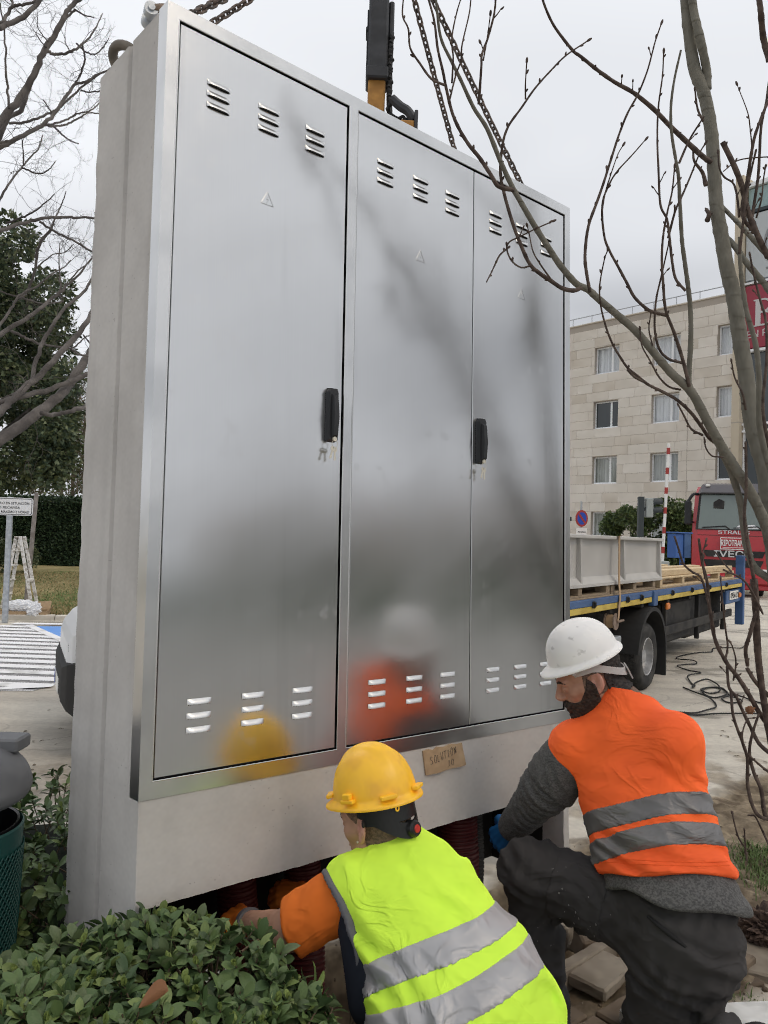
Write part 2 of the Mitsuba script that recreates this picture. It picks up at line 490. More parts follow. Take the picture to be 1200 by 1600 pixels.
for i, c in enumerate([(0.085, 0.130, 0.040), (0.13, 0.175, 0.055), (0.050, 0.083, 0.033)]):
    principled(f'm_bush_{i}', c, 0.55)
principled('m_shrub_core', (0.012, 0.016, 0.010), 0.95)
principled('m_far_brown', (0.15, 0.125, 0.095), 0.9)
principled('m_grass_green', (0.085, 0.13, 0.035), 0.7)
principled('m_grass_straw', (0.36, 0.29, 0.15), 0.8)
# ------------------------------------------------------------------ the cabinet's own axes: u along its front, w into it, v up (it hangs a little out of plumb)
CW, CH, CD = 1.802, 2.1, 0.46
CO = np.array([-0.590, 2.021, 0.965])
EU, EN, EV = unit([0.7510, 0.6601, -0.0161]), unit([-0.6601, 0.7500, -0.0418]), unit([-0.0156, 0.0420, 0.9990])
CM = frame(CO, EU, EN, EV)
GU, GN = unit([0.7510, 0.6601, 0]), unit([-0.6601, 0.7510, 0])


def cab(u, w, v):
    return CO + EU * u + EN * w + EV * v


def uw(x, y):
    dx, dy = x - CO[0], y - CO[1]
    return dx * GU[0] + dy * GU[1], dx * GN[0] + dy * GN[1]


def from_uw(u, w, z=0.0):
    q = CO + GU * u + GN * w
    return np.array([q[0], q[1], z])


# ------------------------------------------------------------------ ground: one sheet to the horizon; a planting strip with a dug trench crosses it
def sstep(a, b, x):
    t = np.clip((x - a) / (b - a), 0, 1)
    return t * t * (3 - 2 * t)


def strip_mask(u, w, n):
    return sstep(-0.62, -0.56, w + 0.05 * n) * (1 - sstep(0.60, 0.70, w + 0.12 * n))


def ground_z(x, y):
    u, w = uw(x, y)
    p = np.stack([x, y, 0 * x], -1)
    n = meshkit.fbm(p * 6, 3, 3) - 0.5
    s = strip_mask(u, w, n)
    z = s * (0.02 + 0.09 * (meshkit.fbm(p * 4, 3, 8) - 0.5) + 0.04 * (meshkit.fbm(p * 22, 3, 9) - 0.5))
    tr = sstep(-0.16, 0.0, w + 0.1 * n) * (1 - sstep(0.42, 0.58, w + 0.1 * n)) * sstep(-0.25, 0.0, u) * (1 - sstep(2.0, 2.25, u + 0.2 * n))
    return z - 0.42 * tr


def axis(lo, hi, f0, f1, h):
    fine = np.arange(f0, f1 + h / 2, h)
    out = lambda a, b: a + np.sign(b - a) * (np.geomspace(h, abs(b - a) + h, 26)[1:] - h)
    return np.concatenate([out(f0, lo)[::-1], fine, out(f1, hi)])


gx, gy = axis(-400, 400, -2.6, 3.6, 0.025), axis(-120, 500, 0.6, 6.0, 0.025)
X_, Y_ = np.meshgrid(gx, gy, indexing='ij')
gv = np.stack([X_, Y_, ground_z(X_, Y_)], -1).reshape(-1, 3)
i_, j_ = np.meshgrid(np.arange(len(gx) - 1), np.arange(len(gy) - 1), indexing='ij')
a_ = i_ * len(gy) + j_
gf = np.concatenate([np.stack([a_, a_ + len(gy), a_ + len(gy) + 1], -1).reshape(-1, 3), np.stack([a_, a_ + len(gy) + 1, a_ + 1], -1).reshape(-1, 3)])


def ground_col(p, n, uv):
    dx, dy = p.x - float(CO[0]), p.y - float(CO[1])
    w = dx * float(GN[0]) + dy * float(GN[1])
    u = dx * float(GU[0]) + dy * float(GU[1])
    nn = fbm(p.x * 6, p.y * 6, 0.3, 3) - 0.5
    s = smoothstep(-0.64, -0.56, w + 0.06 * nn) * (1 - smoothstep(0.56, 0.74, w + 0.2 * nn))
    big = fbm(p.x * 0.5, p.y * 0.5, 2.0, 3)
    drag = fbm(p.x * 1.2 + 3, p.y * 5.0, 1.0, 4)
    fine = fbm(p.x * 38, p.y * 38, 4.0, 3)
    pav = mix((0.36, 0.33, 0.285), (0.50, 0.465, 0.40), smoothstep(0.25, 0.75, 0.5 * big + 0.5 * drag))
    pav = pav * (0.88 + 0.24 * fine)
    stain = smoothstep(0.60, 0.72, fbm(p.x * 1.7 + 11, p.y * 3.1, 7.0, 4)) * 0.42
    pav = pav * (1 - stain)
    jx = dr.abs(u / 2.6 - dr.floor(u / 2.6) - 0.5)
    jw = dr.abs(w / 2.2 - dr.floor(w / 2.2) - 0.5)
    joint = dr.maximum(smoothstep(0.4965, 0.4985, jx), smoothstep(0.496, 0.4985, jw)) * smoothstep(0.3, 0.5, fbm(p.x * 3, p.y * 3, 9.0, 2))
    crack = smoothstep(0.012, 0.0, dr.abs(fbm(p.x * 0.8, p.y * 0.8, 5.0, 4) - 0.5)) * 0.18
    pav = pav * (1 - 0.35 * joint) * (1 - crack)
    soil = mix((0.10, 0.076, 0.052), (0.225, 0.18, 0.125), smoothstep(0.3, 0.72, fbm(p.x * 13, p.y * 13, p.z * 13, 4)))
    soil = soil * (0.75 + 0.5 * fine)
    spill = smoothstep(0.50, 0.72, fbm(p.x * 4.5, p.y * 4.5, 6.0, 4)) * smoothstep(1.9, 0.6, dr.abs(w)) * 0.65
    gx, gy = p.x + 1.72, p.y - 5.35
    patch = smoothstep(0.95, 0.2, dr.sqrt(gx * gx * 1.2 + gy * gy * 1.6) + 0.5 * (fbm(p.x * 5, p.y * 9, 3.0, 4) - 0.5) * 2.0) * 0.6
    return mix(mix(pav, soil * 1.15, dr.maximum(spill, patch)), soil, s)


bumped('m_ground', P(ground_col), 0.92, lambda p, n, uv: fbm(p.x * 60, p.y * 60, p.z * 60, 3) * 0.7 + 0.6 * fbm(p.x * 9, p.y * 9, 0.0, 2), 0.006, 2e-3, specular=0.2)
struct('ground', tm(gv, gf), 'm_ground', 'pale dusty concrete paving with a strip of bare soil and a trench', smooth=True)

# the lawn beyond the parking bays, with its kerb
bumped('m_lawn', P(lambda p, n, uv: mix(mix((0.19, 0.17, 0.075), (0.33, 0.27, 0.14), smoothstep(0.3, 0.7, fbm(p.x * 0.9, p.y * 0.45, 1.0, 4))), (0.10, 0.13, 0.04),
       smoothstep(0.45, 0.7, fbm(p.x * 0.5 + 5, p.y * 0.3, 4.0, 3)))), 0.95, lambda p, n, uv: fbm(p.x * 12, p.y * 12, 0.0, 3), 0.06, 5e-3)
lx = np.linspace(-34, -0.5, 120); ly = np.linspace(0, 1, 60)
LX, LY = np.meshgrid(lx, ly, indexing='ij')
y0 = 14.02 + 0.25 * (LX + 5.6)
y0 = np.maximum(y0, 10.5)
LYw = y0 + LY * (46 - y0)
lz = 0.07 + 0.05 * (meshkit.fbm(np.stack([LX, LYw, 0 * LX], -1) * 0.8, 3, 4) - 0.5) + 0.01 * np.maximum(LYw - 14, 0)
lv = np.stack([LX, LYw, lz], -1).reshape(-1, 3)
i_, j_ = np.meshgrid(np.arange(119), np.arange(59), indexing='ij'); a_ = i_ * 60 + j_
struct('lawn', tm(lv, np.concatenate([np.stack([a_, a_ + 60, a_ + 61], -1).reshape(-1, 3), np.stack([a_, a_ + 61, a_ + 1], -1).reshape(-1, 3)])), 'm_lawn', 'dry straw coloured lawn in front of the clipped hedge', smooth=True)
principled('m_kerb', two_tone((0.50, 0.47, 0.41), (0.60, 0.565, 0.50), 6.0), 0.9)
kd = unit([1, 0.25, 0])
kp = np.array([-5.6, 13.80, 0.0])
kerb = thing('lawn_kerb', 'low pale kerb along the near edge of the lawn', 'kerb')
for i in range(14):
    q = kp + kd * (-9 + i * 1.0)
    put(kerb, 'kerb_stone', xf(rbox(0.004, 0.992, 0, 0.16, -0.1, 0.085 + 0.004 * (i % 3), 0.012), frame(q, kd, [-kd[1], kd[0], 0], [0, 0, 1])), 'm_kerb')

# parking bay markings: dark asphalt, white bars, a blue bay
def wear(c, d, s):
    return P(lambda p, n, uv: mix(c, d, smoothstep(0.55, 0.85, fbm(p.x * s, p.y * s, 1.0, 4))))


principled('m_asphalt', two_tone((0.16, 0.16, 0.165), (0.24, 0.24, 0.24), 30.0), 0.9)
principled('m_unseen_road', two_tone((0.24, 0.235, 0.22), (0.33, 0.32, 0.30), 3.0), 0.9)
struct('road', sheet([(1.6, -40), (1.6, -0.6), (15.2, 21), (80, 21), (80, -40)], 0.004), 'm_unseen_road', 'grey worn asphalt road added unseen right of the frame for the door reflections')  # unseen road, added to tone the lower door reflections
principled('m_mark_white', wear((0.74, 0.74, 0.75), (0.5, 0.5, 0.49), 5.0), 0.7)
principled('m_mark_blue', wear((0.13, 0.29, 0.66), (0.20, 0.33, 0.60), 4.0), 0.7)
A_, B_ = gnd(38, 978)[:2], gnd(95, 1004)[:2]
dd = unit(np.r_[B_ - A_, 0])[:2]
D_ = A_ + dd * 4.4
bay = [A_, D_, D_ + [-0.3, -1.5], [-4.0, 7.85], [-9.5, 7.2], [-9.5, 12.5]]
struct('parking_bay', sheet(bay, 0.004), 'm_asphalt', 'dark asphalt under the hatched white bars')
bay_poly = Polygon(bay)
hatch = thing('hatched_marking', 'hatched white bars painted on the parking area left of the van', 'road marking')
ys = 7.75
while ys < 13.0:
    g = bay_poly.intersection(Polygon([(-10, ys + 0.03 * 4), (3, ys - 0.03 * 4), (3, ys - 0.03 * 4 + 0.215), (-10, ys + 0.03 * 4 + 0.215)]))
    if g.area > 0.05 and g.geom_type == 'Polygon':
        put(hatch, 'white_bar', sheet(list(g.exterior.coords)[:-1], 0.008), 'm_mark_white')
    ys += 0.352
nrm = np.array([-dd[1], dd[0]])
if nrm[1] < 0: nrm = -nrm
put(hatch, 'border_line', sheet([A_, D_, D_ + nrm * 0.13, A_ + nrm * 0.13], 0.0125), 'm_mark_white')
bl = [A_ + nrm * 0.13 + dd * 0.12, D_ + nrm * 0.13, D_ + nrm * 0.13 + np.array([3.5, 1.0]), A_ + nrm * 0.13 + dd * 0.12 + np.array([5.2, 1.2])]
struct('blue_bay', sheet(bl, 0.004), 'm_mark_blue', 'blue painted parking bay')
put(hatch, 'border_line', sheet([A_ + [-0.25, 0.02], A_ + dd * 0.12 + nrm * 0.13 + [5.2, 1.2], A_ + dd * 0.12 + nrm * 0.13 + [5.2, 1.33], A_ + [-0.25, 0.25]], 0.0165), 'm_mark_white')
put(hatch, 'border_line', sheet([[-9.5, 7.62], [-3.95, 7.78], [-3.3, 8.1], [-3.3, 8.22], [-3.95, 7.96], [-9.5, 7.8]], 0.0165), 'm_mark_white')
# ------------------------------------------------------------------ the cabinet
cabinet = thing('electrical_cabinet', 'tall precast concrete cabinet with three brushed metal louvred doors hanging on chains', 'electrical cabinet')
FACE = lambda y: frame((0, y, 0), (1, 0, 0), (0, 0, 1), (0, -1, 0))       # a (u, v) polygon extruded towards the front from depth y
VB = -0.62
body = m3.Manifold.cube([CW, CD, CH - VB]).translate([0, 0, VB])
body = body - m3.Manifold.cube([CW + 0.02, 0.052, CH + 0.01]).translate([-0.01, -0.002, 0])
body = body - m3.Manifold.cube([CW - 0.07, CD - 0.06, 0.35 + 0.01]).translate([0.035, -0.03, VB - 0.01])
groove = m3.Manifold.hull_points(np.array([[0.012, y, z] for z in (VB - .1, CH + .1) for y in (0.230, 0.240)] + [[-0.001, y, z] for y in (0.220, 0.252) for z in (VB - .1, CH + .1)]))
body = body - groove - groove.mirror([1, 0, 0]).translate([CW, 0, 0])
bm = man(body.refine_to_length(0.022))
q = bm.vertices
nn = np.stack([meshkit.fbm(q * s + o, 3, o) - 0.5 for s, o in ((26, 1), (26, 2), (26, 3))], -1)
low = 1 + 1.6 * (np.abs(q[:, 1] - CD) < 0.03) + 1.2 * (q[:, 2] < -0.2)
bm.vertices = q + nn * 0.0026 * low[:, None]
put(cabinet, 'concrete_body', bm, 'm_concrete_cast', 28, M=CM)

DOORS = [(0.0385, 0.6195, False), (0.665, 1.2165, False), (1.2205, 1.765, False)]
outer = sbox(-0.0025, 0, CW + 0.0025, CH + 0.003)
fr = outer.difference(sbox(0.0325, 0.0435, 0.6255, 2.064)).difference(sbox(0.659, 0.0435, 1.771, 2.064))
put(cabinet, 'frame', prism(fr, 0.052, FACE(0.049)), 'm_frame_metal', M=CM)
lip = []                                                      # the turned-in edge of the frame, a slim bright fillet
for a0, a1 in ((0.0325, 0.6255), (0.659, 1.771)):
    for (x0, z0), (x1, z1) in (((a0, 0.0435), (a1, 0.0435)), ((a0, 2.064), (a1, 2.064)), ((a0, 0.0435), (a0, 2.064)), ((a1, 0.0435), (a1, 2.064))):
        lip.append(rod([x0, -0.0028, z0], [x1, -0.0028, z1], 0.0018, 6))
put(cabinet, 'frame_lip', cat(lip), 'm_louvre_metal', M=CM)
principled('m_base_shade', (0.014, 0.013, 0.012), 0.95)  # near-black sheets below paint the shade inside the open base
put(cabinet, 'base_shade', cat([box(0.040, CW - 0.041, 0.362, 0.3665, VB + 0.004, -0.2745), box(0.040, CW - 0.041, 0.062, 0.3615, -0.2775, -0.2735), box(CW - 0.0405, CW - 0.037, 0.10, 0.3615, VB + 0.004, -0.278), box(0.037, 0.0395, 0.10, 0.3615, VB + 0.004, -0.278)]), 'm_base_shade', label='black sheets standing in for the shade inside the open base', M=CM)
put(cabinet, 'dark_interior', box(0.02, CW - 0.02, 0.026, 0.047, 0.02, CH - 0.02), 'm_dark_gap', M=CM)


def louvre_mesh(w=0.0725, h=0.0145, d=0.0078):
    nx, nt = 13, 7
    v = []
    for i in range(nx):
        x = i / (nx - 1)
        e = (1 - abs(2 * x - 1) ** 5)
        for t in np.linspace(0, 1, nt):
            v.append([x * w, -d * e * math.sin(t * math.pi / 2) - 0.0004, h * (0.5 - t)])
        v.append([x * w, -d * e * 0.75 - 0.0003, -h * 0.5 + 0.001])
    m = nt + 1
    f = []
    for i in range(nx - 1):
        for t in range(m - 1):
            a = i * m + t
            f += [[a, a + m, a + m + 1], [a, a + m + 1, a + 1]]
    return tm(v, f)


LOUVRE = mikit.ply(louvre_mesh(), 'm_louvre_metal', smooth=45)
lu = [(0.123, 0.290, 0.459), (0.748, 0.911, 1.069), (1.304, 1.460, 1.614)]
for di, (a0, a1, _) in enumerate(DOORS):
    lab = ['wide left metal door with a black handle and a key', 'middle metal door without a handle', 'right metal door with a black handle at its left edge'][di]
    d_ = rbox(a0, a1, 0.001, 0.026, 0.0495, 2.058, 0.0016)
    dk = put(cabinet, 'door', d_, 'm_sheet_metal', label=lab, M=CM)
    slits = []
    for u0 in lu[di]:
        for v0 in (1.934, 1.902, 1.870, 0.236, 0.199, 0.162):
            put(dk, 'louvre', LOUVRE, None, M=CM @ frame((u0, 0, v0 - 0.003), (1, 0, 0), (0, 1, 0), (0, 0, 1)))
            slits.append(box(u0 + 0.005, u0 + 0.0675, -0.0010, 0.002, v0 - 0.0122, v0 - 0.0090))
    put(dk, 'louvre_slit', cat(slits), 'm_dark_gap', kind='stuff', M=CM)
    # stamped warning triangle with a bolt
    cu, cv = [0.3285, 0.949, 1.495][di], 1.652
    tri = [np.array([cu, 0.0004, cv + 0.030]), np.array([cu + 0.0215, 0.0004, cv - 0.0085]), np.array([cu - 0.0215, 0.0004, cv - 0.0085])]
    emb = [rod(tri[k], tri[(k + 1) % 3], 0.0007, 6) for k in range(3)]
    bolt = [np.array([cu + a, 0.0004, cv + b]) for a, b in ((0.004, 0.018), (-0.003, 0.008), (0.004, 0.007), (-0.002, -0.004))]
    emb += [rod(bolt[k], bolt[k + 1], 0.0006, 5) for k in range(3)]
    put(dk, 'warning_triangle', cat(emb), 'm_frame_metal', 40, M=CM)
    if di != 1:
        hu = 0.556 if di == 0 else 1.2365
        hb = hull([[hu + a, y, v] for a, y, v in [(0.002, 0.0, 0.974), (0.036, 0.0, 0.974), (0.0, 0.0, 0.985), (0.038, 0.0, 0.985), (0.0, 0.0, 1.128), (0.038, 0.0, 1.128), (0.006, 0.0, 1.140), (0.032, 0.0, 1.140),
                                                  (0.003, -0.020, 0.980), (0.035, -0.020, 0.980), (0.003, -0.020, 1.126), (0.035, -0.020, 1.126), (0.008, -0.020, 1.137), (0.030, -0.020, 1.137)]])
        lev = hull([[hu + a, y, v] for a, y, v in [(0.008, -0.019, 0.983), (0.030, -0.019, 0.983), (0.008, -0.019, 1.120), (0.030, -0.019, 1.120), (0.011, -0.031, 0.992), (0.027, -0.031, 0.992),
                                                   (0.010, -0.036, 1.050), (0.028, -0.036, 1.050), (0.011, -0.030, 1.112), (0.027, -0.030, 1.112)]])
        put(dk, 'handle_base', hb, 'm_black_plastic', 20, M=CM)
        put(dk, 'handle_lever', lev, 'm_black_plastic', 30, M=CM)
        put(dk, 'lock', xf(lathe([(0, 0), (0.007, 0), (0.007, 0.006), (0, 0.006)], 16), frame((hu + 0.019, -0.022, 0.981), (1, 0, 0), (0, 0, 1), (0, -1, 0))), 'm_key_steel', M=CM)
        # the key ring that hangs from the lock
        ku, kv = hu + 0.021, 0.976
        key = thing('key', 'small steel key hanging from the lock of the %s cabinet handle' % ('left' if di == 0 else 'right'), 'key')
        a = np.linspace(0, 2 * np.pi, 17)
        put(key, 'ring', tube([[ku + 0.011 * math.sin(t), -0.024, kv - 0.010 + 0.011 * math.cos(t)] for t in a], 0.0009, 6), 'm_key_steel', True, M=CM)
        kb = Polygon([(ku + 0.009 * math.cos(t), kv - 0.027 + 0.008 * math.sin(t)) for t in a[:-1]]).union(sbox(ku - 0.0028, kv - 0.060, ku + 0.0028, kv - 0.030)).union(sbox(ku, kv - 0.056, ku + 0.005, kv - 0.050))
        kb = kb.difference(Point(ku, kv - 0.024).buffer(0.003))
        put(key, 'blade', prism(kb, 0.0018, FACE(-0.023)), 'm_key_steel', M=CM)
        kb2 = xf(prism(kb, 0.0018, FACE(0.0)), trimesh.transformations.rotation_matrix(0.35, [0, 1, 0], [ku, 0, kv]))
        kb2.vertices[:, 1] -= 0.026
        put(key, 'blade', kb2, 'm_key_steel', M=CM)

# cardboard note tucked under the frame
note = thing('cardboard_note', 'torn piece of brown cardboard with handwriting stuck below the middle door', 'cardboard note')
top = [(0.986, -0.010), (1.008, -0.006), (1.035, -0.012), (1.052, -0.004), (1.085, -0.009), (1.12, -0.003), (1.150, -0.008), (1.174, -0.006)]
cb = prism(top[::1] + [(1.190, -0.083), (1.002, -0.091)], 0.0045, FACE(-0.001))
cb = cb.subdivide().subdivide().subdivide()
cb.vertices[:, 1] -= 0.004 * (1 + np.sin(cb.vertices[:, 0] * 55)) * np.clip((-0.02 - cb.vertices[:, 2]) / 0.06, 0, 1)
put(note, 'card', cb, 'm_cardboard', 30, M=CM)
STROKES = {'S': [(.8, .9, .4, 1, .1, .8, .3, .55, .7, .45, .8, .2, .4, 0, .05, .1)], 'O': [(.4, 1, .1, .6, .2, .1, .6, 0, .85, .5, .7, .9, .4, 1)], 'L': [(.15, 1, .1, 0, .7, .05)],
           'U': [(.1, 1, .15, .2, .4, 0, .75, .2, .8, 1)], 'T': [(0, 1, .9, .95), (.45, 1, .4, 0)], 'I': [(.4, 1, .4, 0), (.15, 1, .7, 1), (.15, 0, .7, 0)], 'N': [(.1, 0, .1, 1, .7, .05, .75, 1)],
           '3': [(.1, .9, .5, 1, .8, .8, .4, .55, .8, .3, .5, 0, .1, .1)], '0': [(.4, 1, .1, .6, .2, .1, .6, 0, .85, .5, .7, .9, .4, 1)]}
ink = []
for text, u0, v0, hh, ang in (('SOLUTION', 1.020, -0.058, 0.024, 0.16), ('30', 1.105, -0.077, 0.019, 0.14)):
    for i, ch in enumerate(text):
        for st in STROKES[ch]:
            pts = np.array(st).reshape(-1, 2)
            x = i * 0.0165 + pts[:, 0] * 0.0125
            y = pts[:, 1] * hh * (1 + 0.1 * math.sin(i * 2.3))
            uu, vv = u0 + x * math.cos(ang) - y * math.sin(ang) * 0.5, v0 + x * math.sin(ang) + y
            yy = -0.0062 - 0.004 * (1 + np.sin(uu * 55)) * np.clip((-0.02 - vv) / 0.06, 0, 1)
            ink.append(tube(smooth_path(np.stack([uu, yy, vv], 1), 3), 0.00085, 5))
put(note, 'handwriting', cat(ink), 'm_pen_ink', M=CM)

# ------------------------------------------------------------------ lifting gear
HOOK = at(609, -150, 2.9)
a = np.linspace(0, 2 * np.pi, 25)[:-1]
lp = np.stack([0.0165 * np.sign(np.cos(a)) * 0 + 0.0094 * np.cos(a), 0 * a, 0.0122 * np.sign(np.sin(a)) * (np.abs(np.sin(a)) > 0.02) * 0.62 + 0.0094 * np.sin(a)], 1)
lp = np.vstack([lp, lp[:1]])
LINK = mikit.ply(tube(lp, 0.0041, 7, caps=False), 'm_rust_steel', smooth=True)


def chain_of(label, a, b, sag):
    ck = thing('lifting_chain', label, 'chain', None)
    L = np.linalg.norm(b - a)
    n = int(L / 0.0245)
    for i in range(n + 1):
        t = i / n
        pt = a + (b - a) * t - np.array([0, 0, sag]) * 4 * t * (1 - t)
        t2 = t + 0.5 / n
        dirv = unit((b - a) - np.array([0, 0, sag]) * 4 * (1 - 2 * t2))
        s = unit(np.cross(dirv, [0.3, -0.8, 0.2]))
        s2 = np.cross(dirv, s)
        tw = 0.15 * math.sin(i * 0.31)
        x = (s if i % 2 else s2) * math.cos(tw) + (s2 if i % 2 else -s) * math.sin(tw)
        put(ck, 'link', LINK, None, M=frame(pt, x, np.cross(dirv, x), dirv))
    return ck


AN = {'fr': cab(1.575, 0.06, CH + 0.035), 'rr': cab(1.66, 0.40, CH + 0.035), 'fl': cab(0.10, 0.10, CH + 0.06), 'rl': cab(0.10, 0.40, CH + 0.06)}
chain_of('rusty chain rising from the right front of the cabinet top', AN['fr'], HOOK, 0.015)
chain_of('rusty chain rising from the right rear of the cabinet top', AN['rr'], HOOK, 0.02)
chain_of('rusty chain rising from the left front corner of the cabinet top', AN['fl'], HOOK, 0.02)
chain_of('chain at the left rear of the cabinet top, half hidden', AN['rl'], HOOK, 0.02)


principled('m_bronze', two_tone((0.10, 0.088, 0.072), (0.19, 0.165, 0.135), 30.0), 0.6)


def shackle(o, x, z, r, t, label, mat):
    """A bow shackle: bow round o, its pin along the bow's open end."""
    k = thing('shackle', label, 'shackle')
    y = np.cross(z, x)
    aa = np.linspace(-0.25 * np.pi, 1.25 * np.pi, 22)
    pts = np.array([o + x * r * math.cos(q) + z * r * 1.25 * math.sin(q) for q in aa])
    put(k, 'bow', tube(pts, t, 10), mat, True)
    p0, p1 = pts[0], pts[-1]
    e = unit(p1 - p0)
    put(k, 'pin', tube([p0 - e * t * 1.6, p1 + e * t * 1.6], t * 0.85, 10), 'm_galvanised', 30)
    for q in (p0, p1):
        put(k, 'eye', tube([q - e * t * 1.1, q + e * t * 1.1], t * 1.7, 14), 'm_galvanised', 30)
    return k


shackle(at(199, 97, 2.42), unit(at(215, 76, 2.40) - at(176, 108, 2.46)), unit(-0.6 * RT + 0.8 * UPV - 0.2 * FW), 0.042, 0.0145, 'brown bow shackle at the left rear edge of the cabinet top', 'm_bronze')
shackle(cab(0.035, 0.125, CH + 0.045), unit(EN + 0.3 * EU), unit(EU + 0.35 * EV - 0.3 * EN), 0.034, 0.0115, 'pale bow shackle at the left front corner of the cabinet top', 'm_brown_rust')
shackle(cab(1.56, 0.06, CH + 0.012), EU, EV, 0.022, 0.008, 'small shackle at the right end of the cabinet top', 'm_rust_steel')
shackle(cab(1.66, 0.40, CH + 0.012), EU, EV, 0.022, 0.008, 'small shackle at the right rear of the cabinet top', 'm_rust_steel')
bolt = tube([cab(0.585, 0.30, CH - 0.01), cab(0.585, 0.30, CH + 0.03), cab(0.60, 0.30, CH + 0.045)], 0.006, 8)
single('lifting_bolt', bolt, 'm_brown_rust', 'bent rusty rod end sticking up behind the cabinet top', 'rod', 40)

# conduits that come up out of the trench into the open base
def conduit(name, pts, r, mat, label, group=None):
    Pp = smooth_path(pts, 12)
    L = np.r_[0, np.cumsum(np.linalg.norm(np.diff(Pp, axis=0), axis=1))]
    s = np.arange(0, L[-1], 0.0032)
    Q = np.stack([np.interp(s, L, Pp[:, k]) for k in range(3)], 1)
    ph = (s / 0.0145) % 1
    rr = r * np.where(ph < 0.5, 1.0, 0.90)
    return single(name, tube(Q, rr, 20), mat, label, 'conduit', 35, group)


def lo(u, w, z):
    q = from_uw(u, w); return np.array([q[0], q[1], z])


G = 'red corrugated conduits rising into the base of the cabinet'
conduit('corrugated_conduit', [lo(1.275, 0.10, 0.95), lo(1.275, 0.10, 0.62), lo(1.27, 0.08, 0.40), lo(1.28, 0.10, -0.35)], 0.074, 'm_red_conduit', 'thick dark red corrugated conduit between the two workers', None)
conduit('corrugated_conduit', [lo(1.435, 0.16, 0.95), lo(1.425, 0.16, 0.60), lo(1.415, 0.14, 0.35), lo(1.42, 0.2, -0.35)], 0.040, 'm_black_rubber', 'thin dark corrugated conduit beside the blue glove', None)
conduit('corrugated_conduit', [lo(0.42, 0.20, 0.95), lo(0.42, 0.20, 0.55), lo(0.45, 0.10, 0.2), lo(0.52, 0.1, -0.35)], 0.060, 'm_red_conduit', 'dark red corrugated conduit behind the orange gloves, left', None)
conduit('corrugated_conduit', [lo(0.66, 0.22, 0.95), lo(0.66, 0.20, 0.58), lo(0.63, 0.12, 0.25), lo(0.58, 0.08, -0.35)], 0.060, 'm_red_conduit', 'dark red corrugated conduit behind the orange gloves, right', None)
conduit('corrugated_conduit', [lo(0.40, -0.02, 0.30), lo(0.47, -0.03, 0.22), lo(0.55, 0.0, 0.08), lo(0.62, 0.08, -0.2)], 0.048, 'm_red_conduit', 'red corrugated conduit end below the orange sleeve', None)
# ------------------------------------------------------------------ the stone-faced building behind
rng = np.random.default_rng(5)
DB = unit([-0.64886, 0.76090, 0])
BIN = np.array([0.76090, 0.64886, 0])                    # into the building
BM = frame((16.611, 38.015, 0), -DB, BIN, (0, 0, 1))      # local: X to the right (towards the camera's right), Y in, Z up
BFACE = lambda y: frame((0, y, 0), (1, 0, 0), (0, 0, 1), (0, -1, 0))
building = thing('hotel_building', 'pale stone clad building with white windows and a flat roof', 'building')
CWID, CHGT, Z0 = 1.57, 0.507, 4.83 - 9 * 0.507
wins = []
for ci in range(-1, 5):
    x0 = -8.02 + 3.553 * (1 - ci) if ci < 0 else None
cols = [(-15.12, -13.55), (-11.57, -10.0), (-8.02, -6.45), (-4.47, -2.90), (-0.95, -0.14)]
floors = [1.80, 4.83, 7.87, 10.89]
holes = [sbox(a, z, b, z + 1.50) for a, b in cols for z in floors]
wall_poly = sbox(-27, -1.0, -0.13, 13.80)
for h_ in holes: wall_poly = wall_poly.difference(h_)
put(building, 'wall', prism(wall_poly, 0.30, BFACE(0.335)), 'm_stone_joint', M=BM)
put(building, 'side_wall', box(-27, -26.7, 0.34, 14, -1, 13.8), 'm_stone_a', M=BM)
nst, far_stones = 0, {'a': [], 'b': [], 'c': []}
for r in range(0, 26):
    z0, z1 = Z0 + r * CHGT, min(Z0 + (r + 1) * CHGT, 13.80)
    x = -27.0 + rng.uniform(0, 1)
    while x < -0.15:
        w = rng.choice([0.98, 1.24, 1.44, 1.62])
        xb = min(x + w, -0.14)
        g = sbox(x + 0.006, z0 + 0.007, xb - 0.006, z1 - 0.007)
        for h_ in holes:
            if g.intersects(h_): g = g.difference(h_.buffer(0.004, join_style=2))
        x = xb
        m_ = rng.choice(['a', 'b', 'c'], p=[0.5, 0.33, 0.17])
        for gg in getattr(g, 'geoms', [g]):
            if gg.area < 0.02: continue
            b = gg.bounds
            st = prism(gg, 0.032 + rng.uniform(0, 0.006), BFACE(0.034))
            if b[0] > -10.6 and b[1] > 3.0 and nst < 292:
                nst += 1
                put(building, 'stone', st, f'm_stone_{m_}', M=BM)
            else:
                far_stones[m_].append(st)
for m_, L in far_stones.items():
    put(building, 'stone_cladding', cat(L), f'm_stone_{m_}', kind='stuff', M=BM)
scene['m_pane'] = {'type': 'thindielectric', 'int_ior': 1.5}
wi = 0
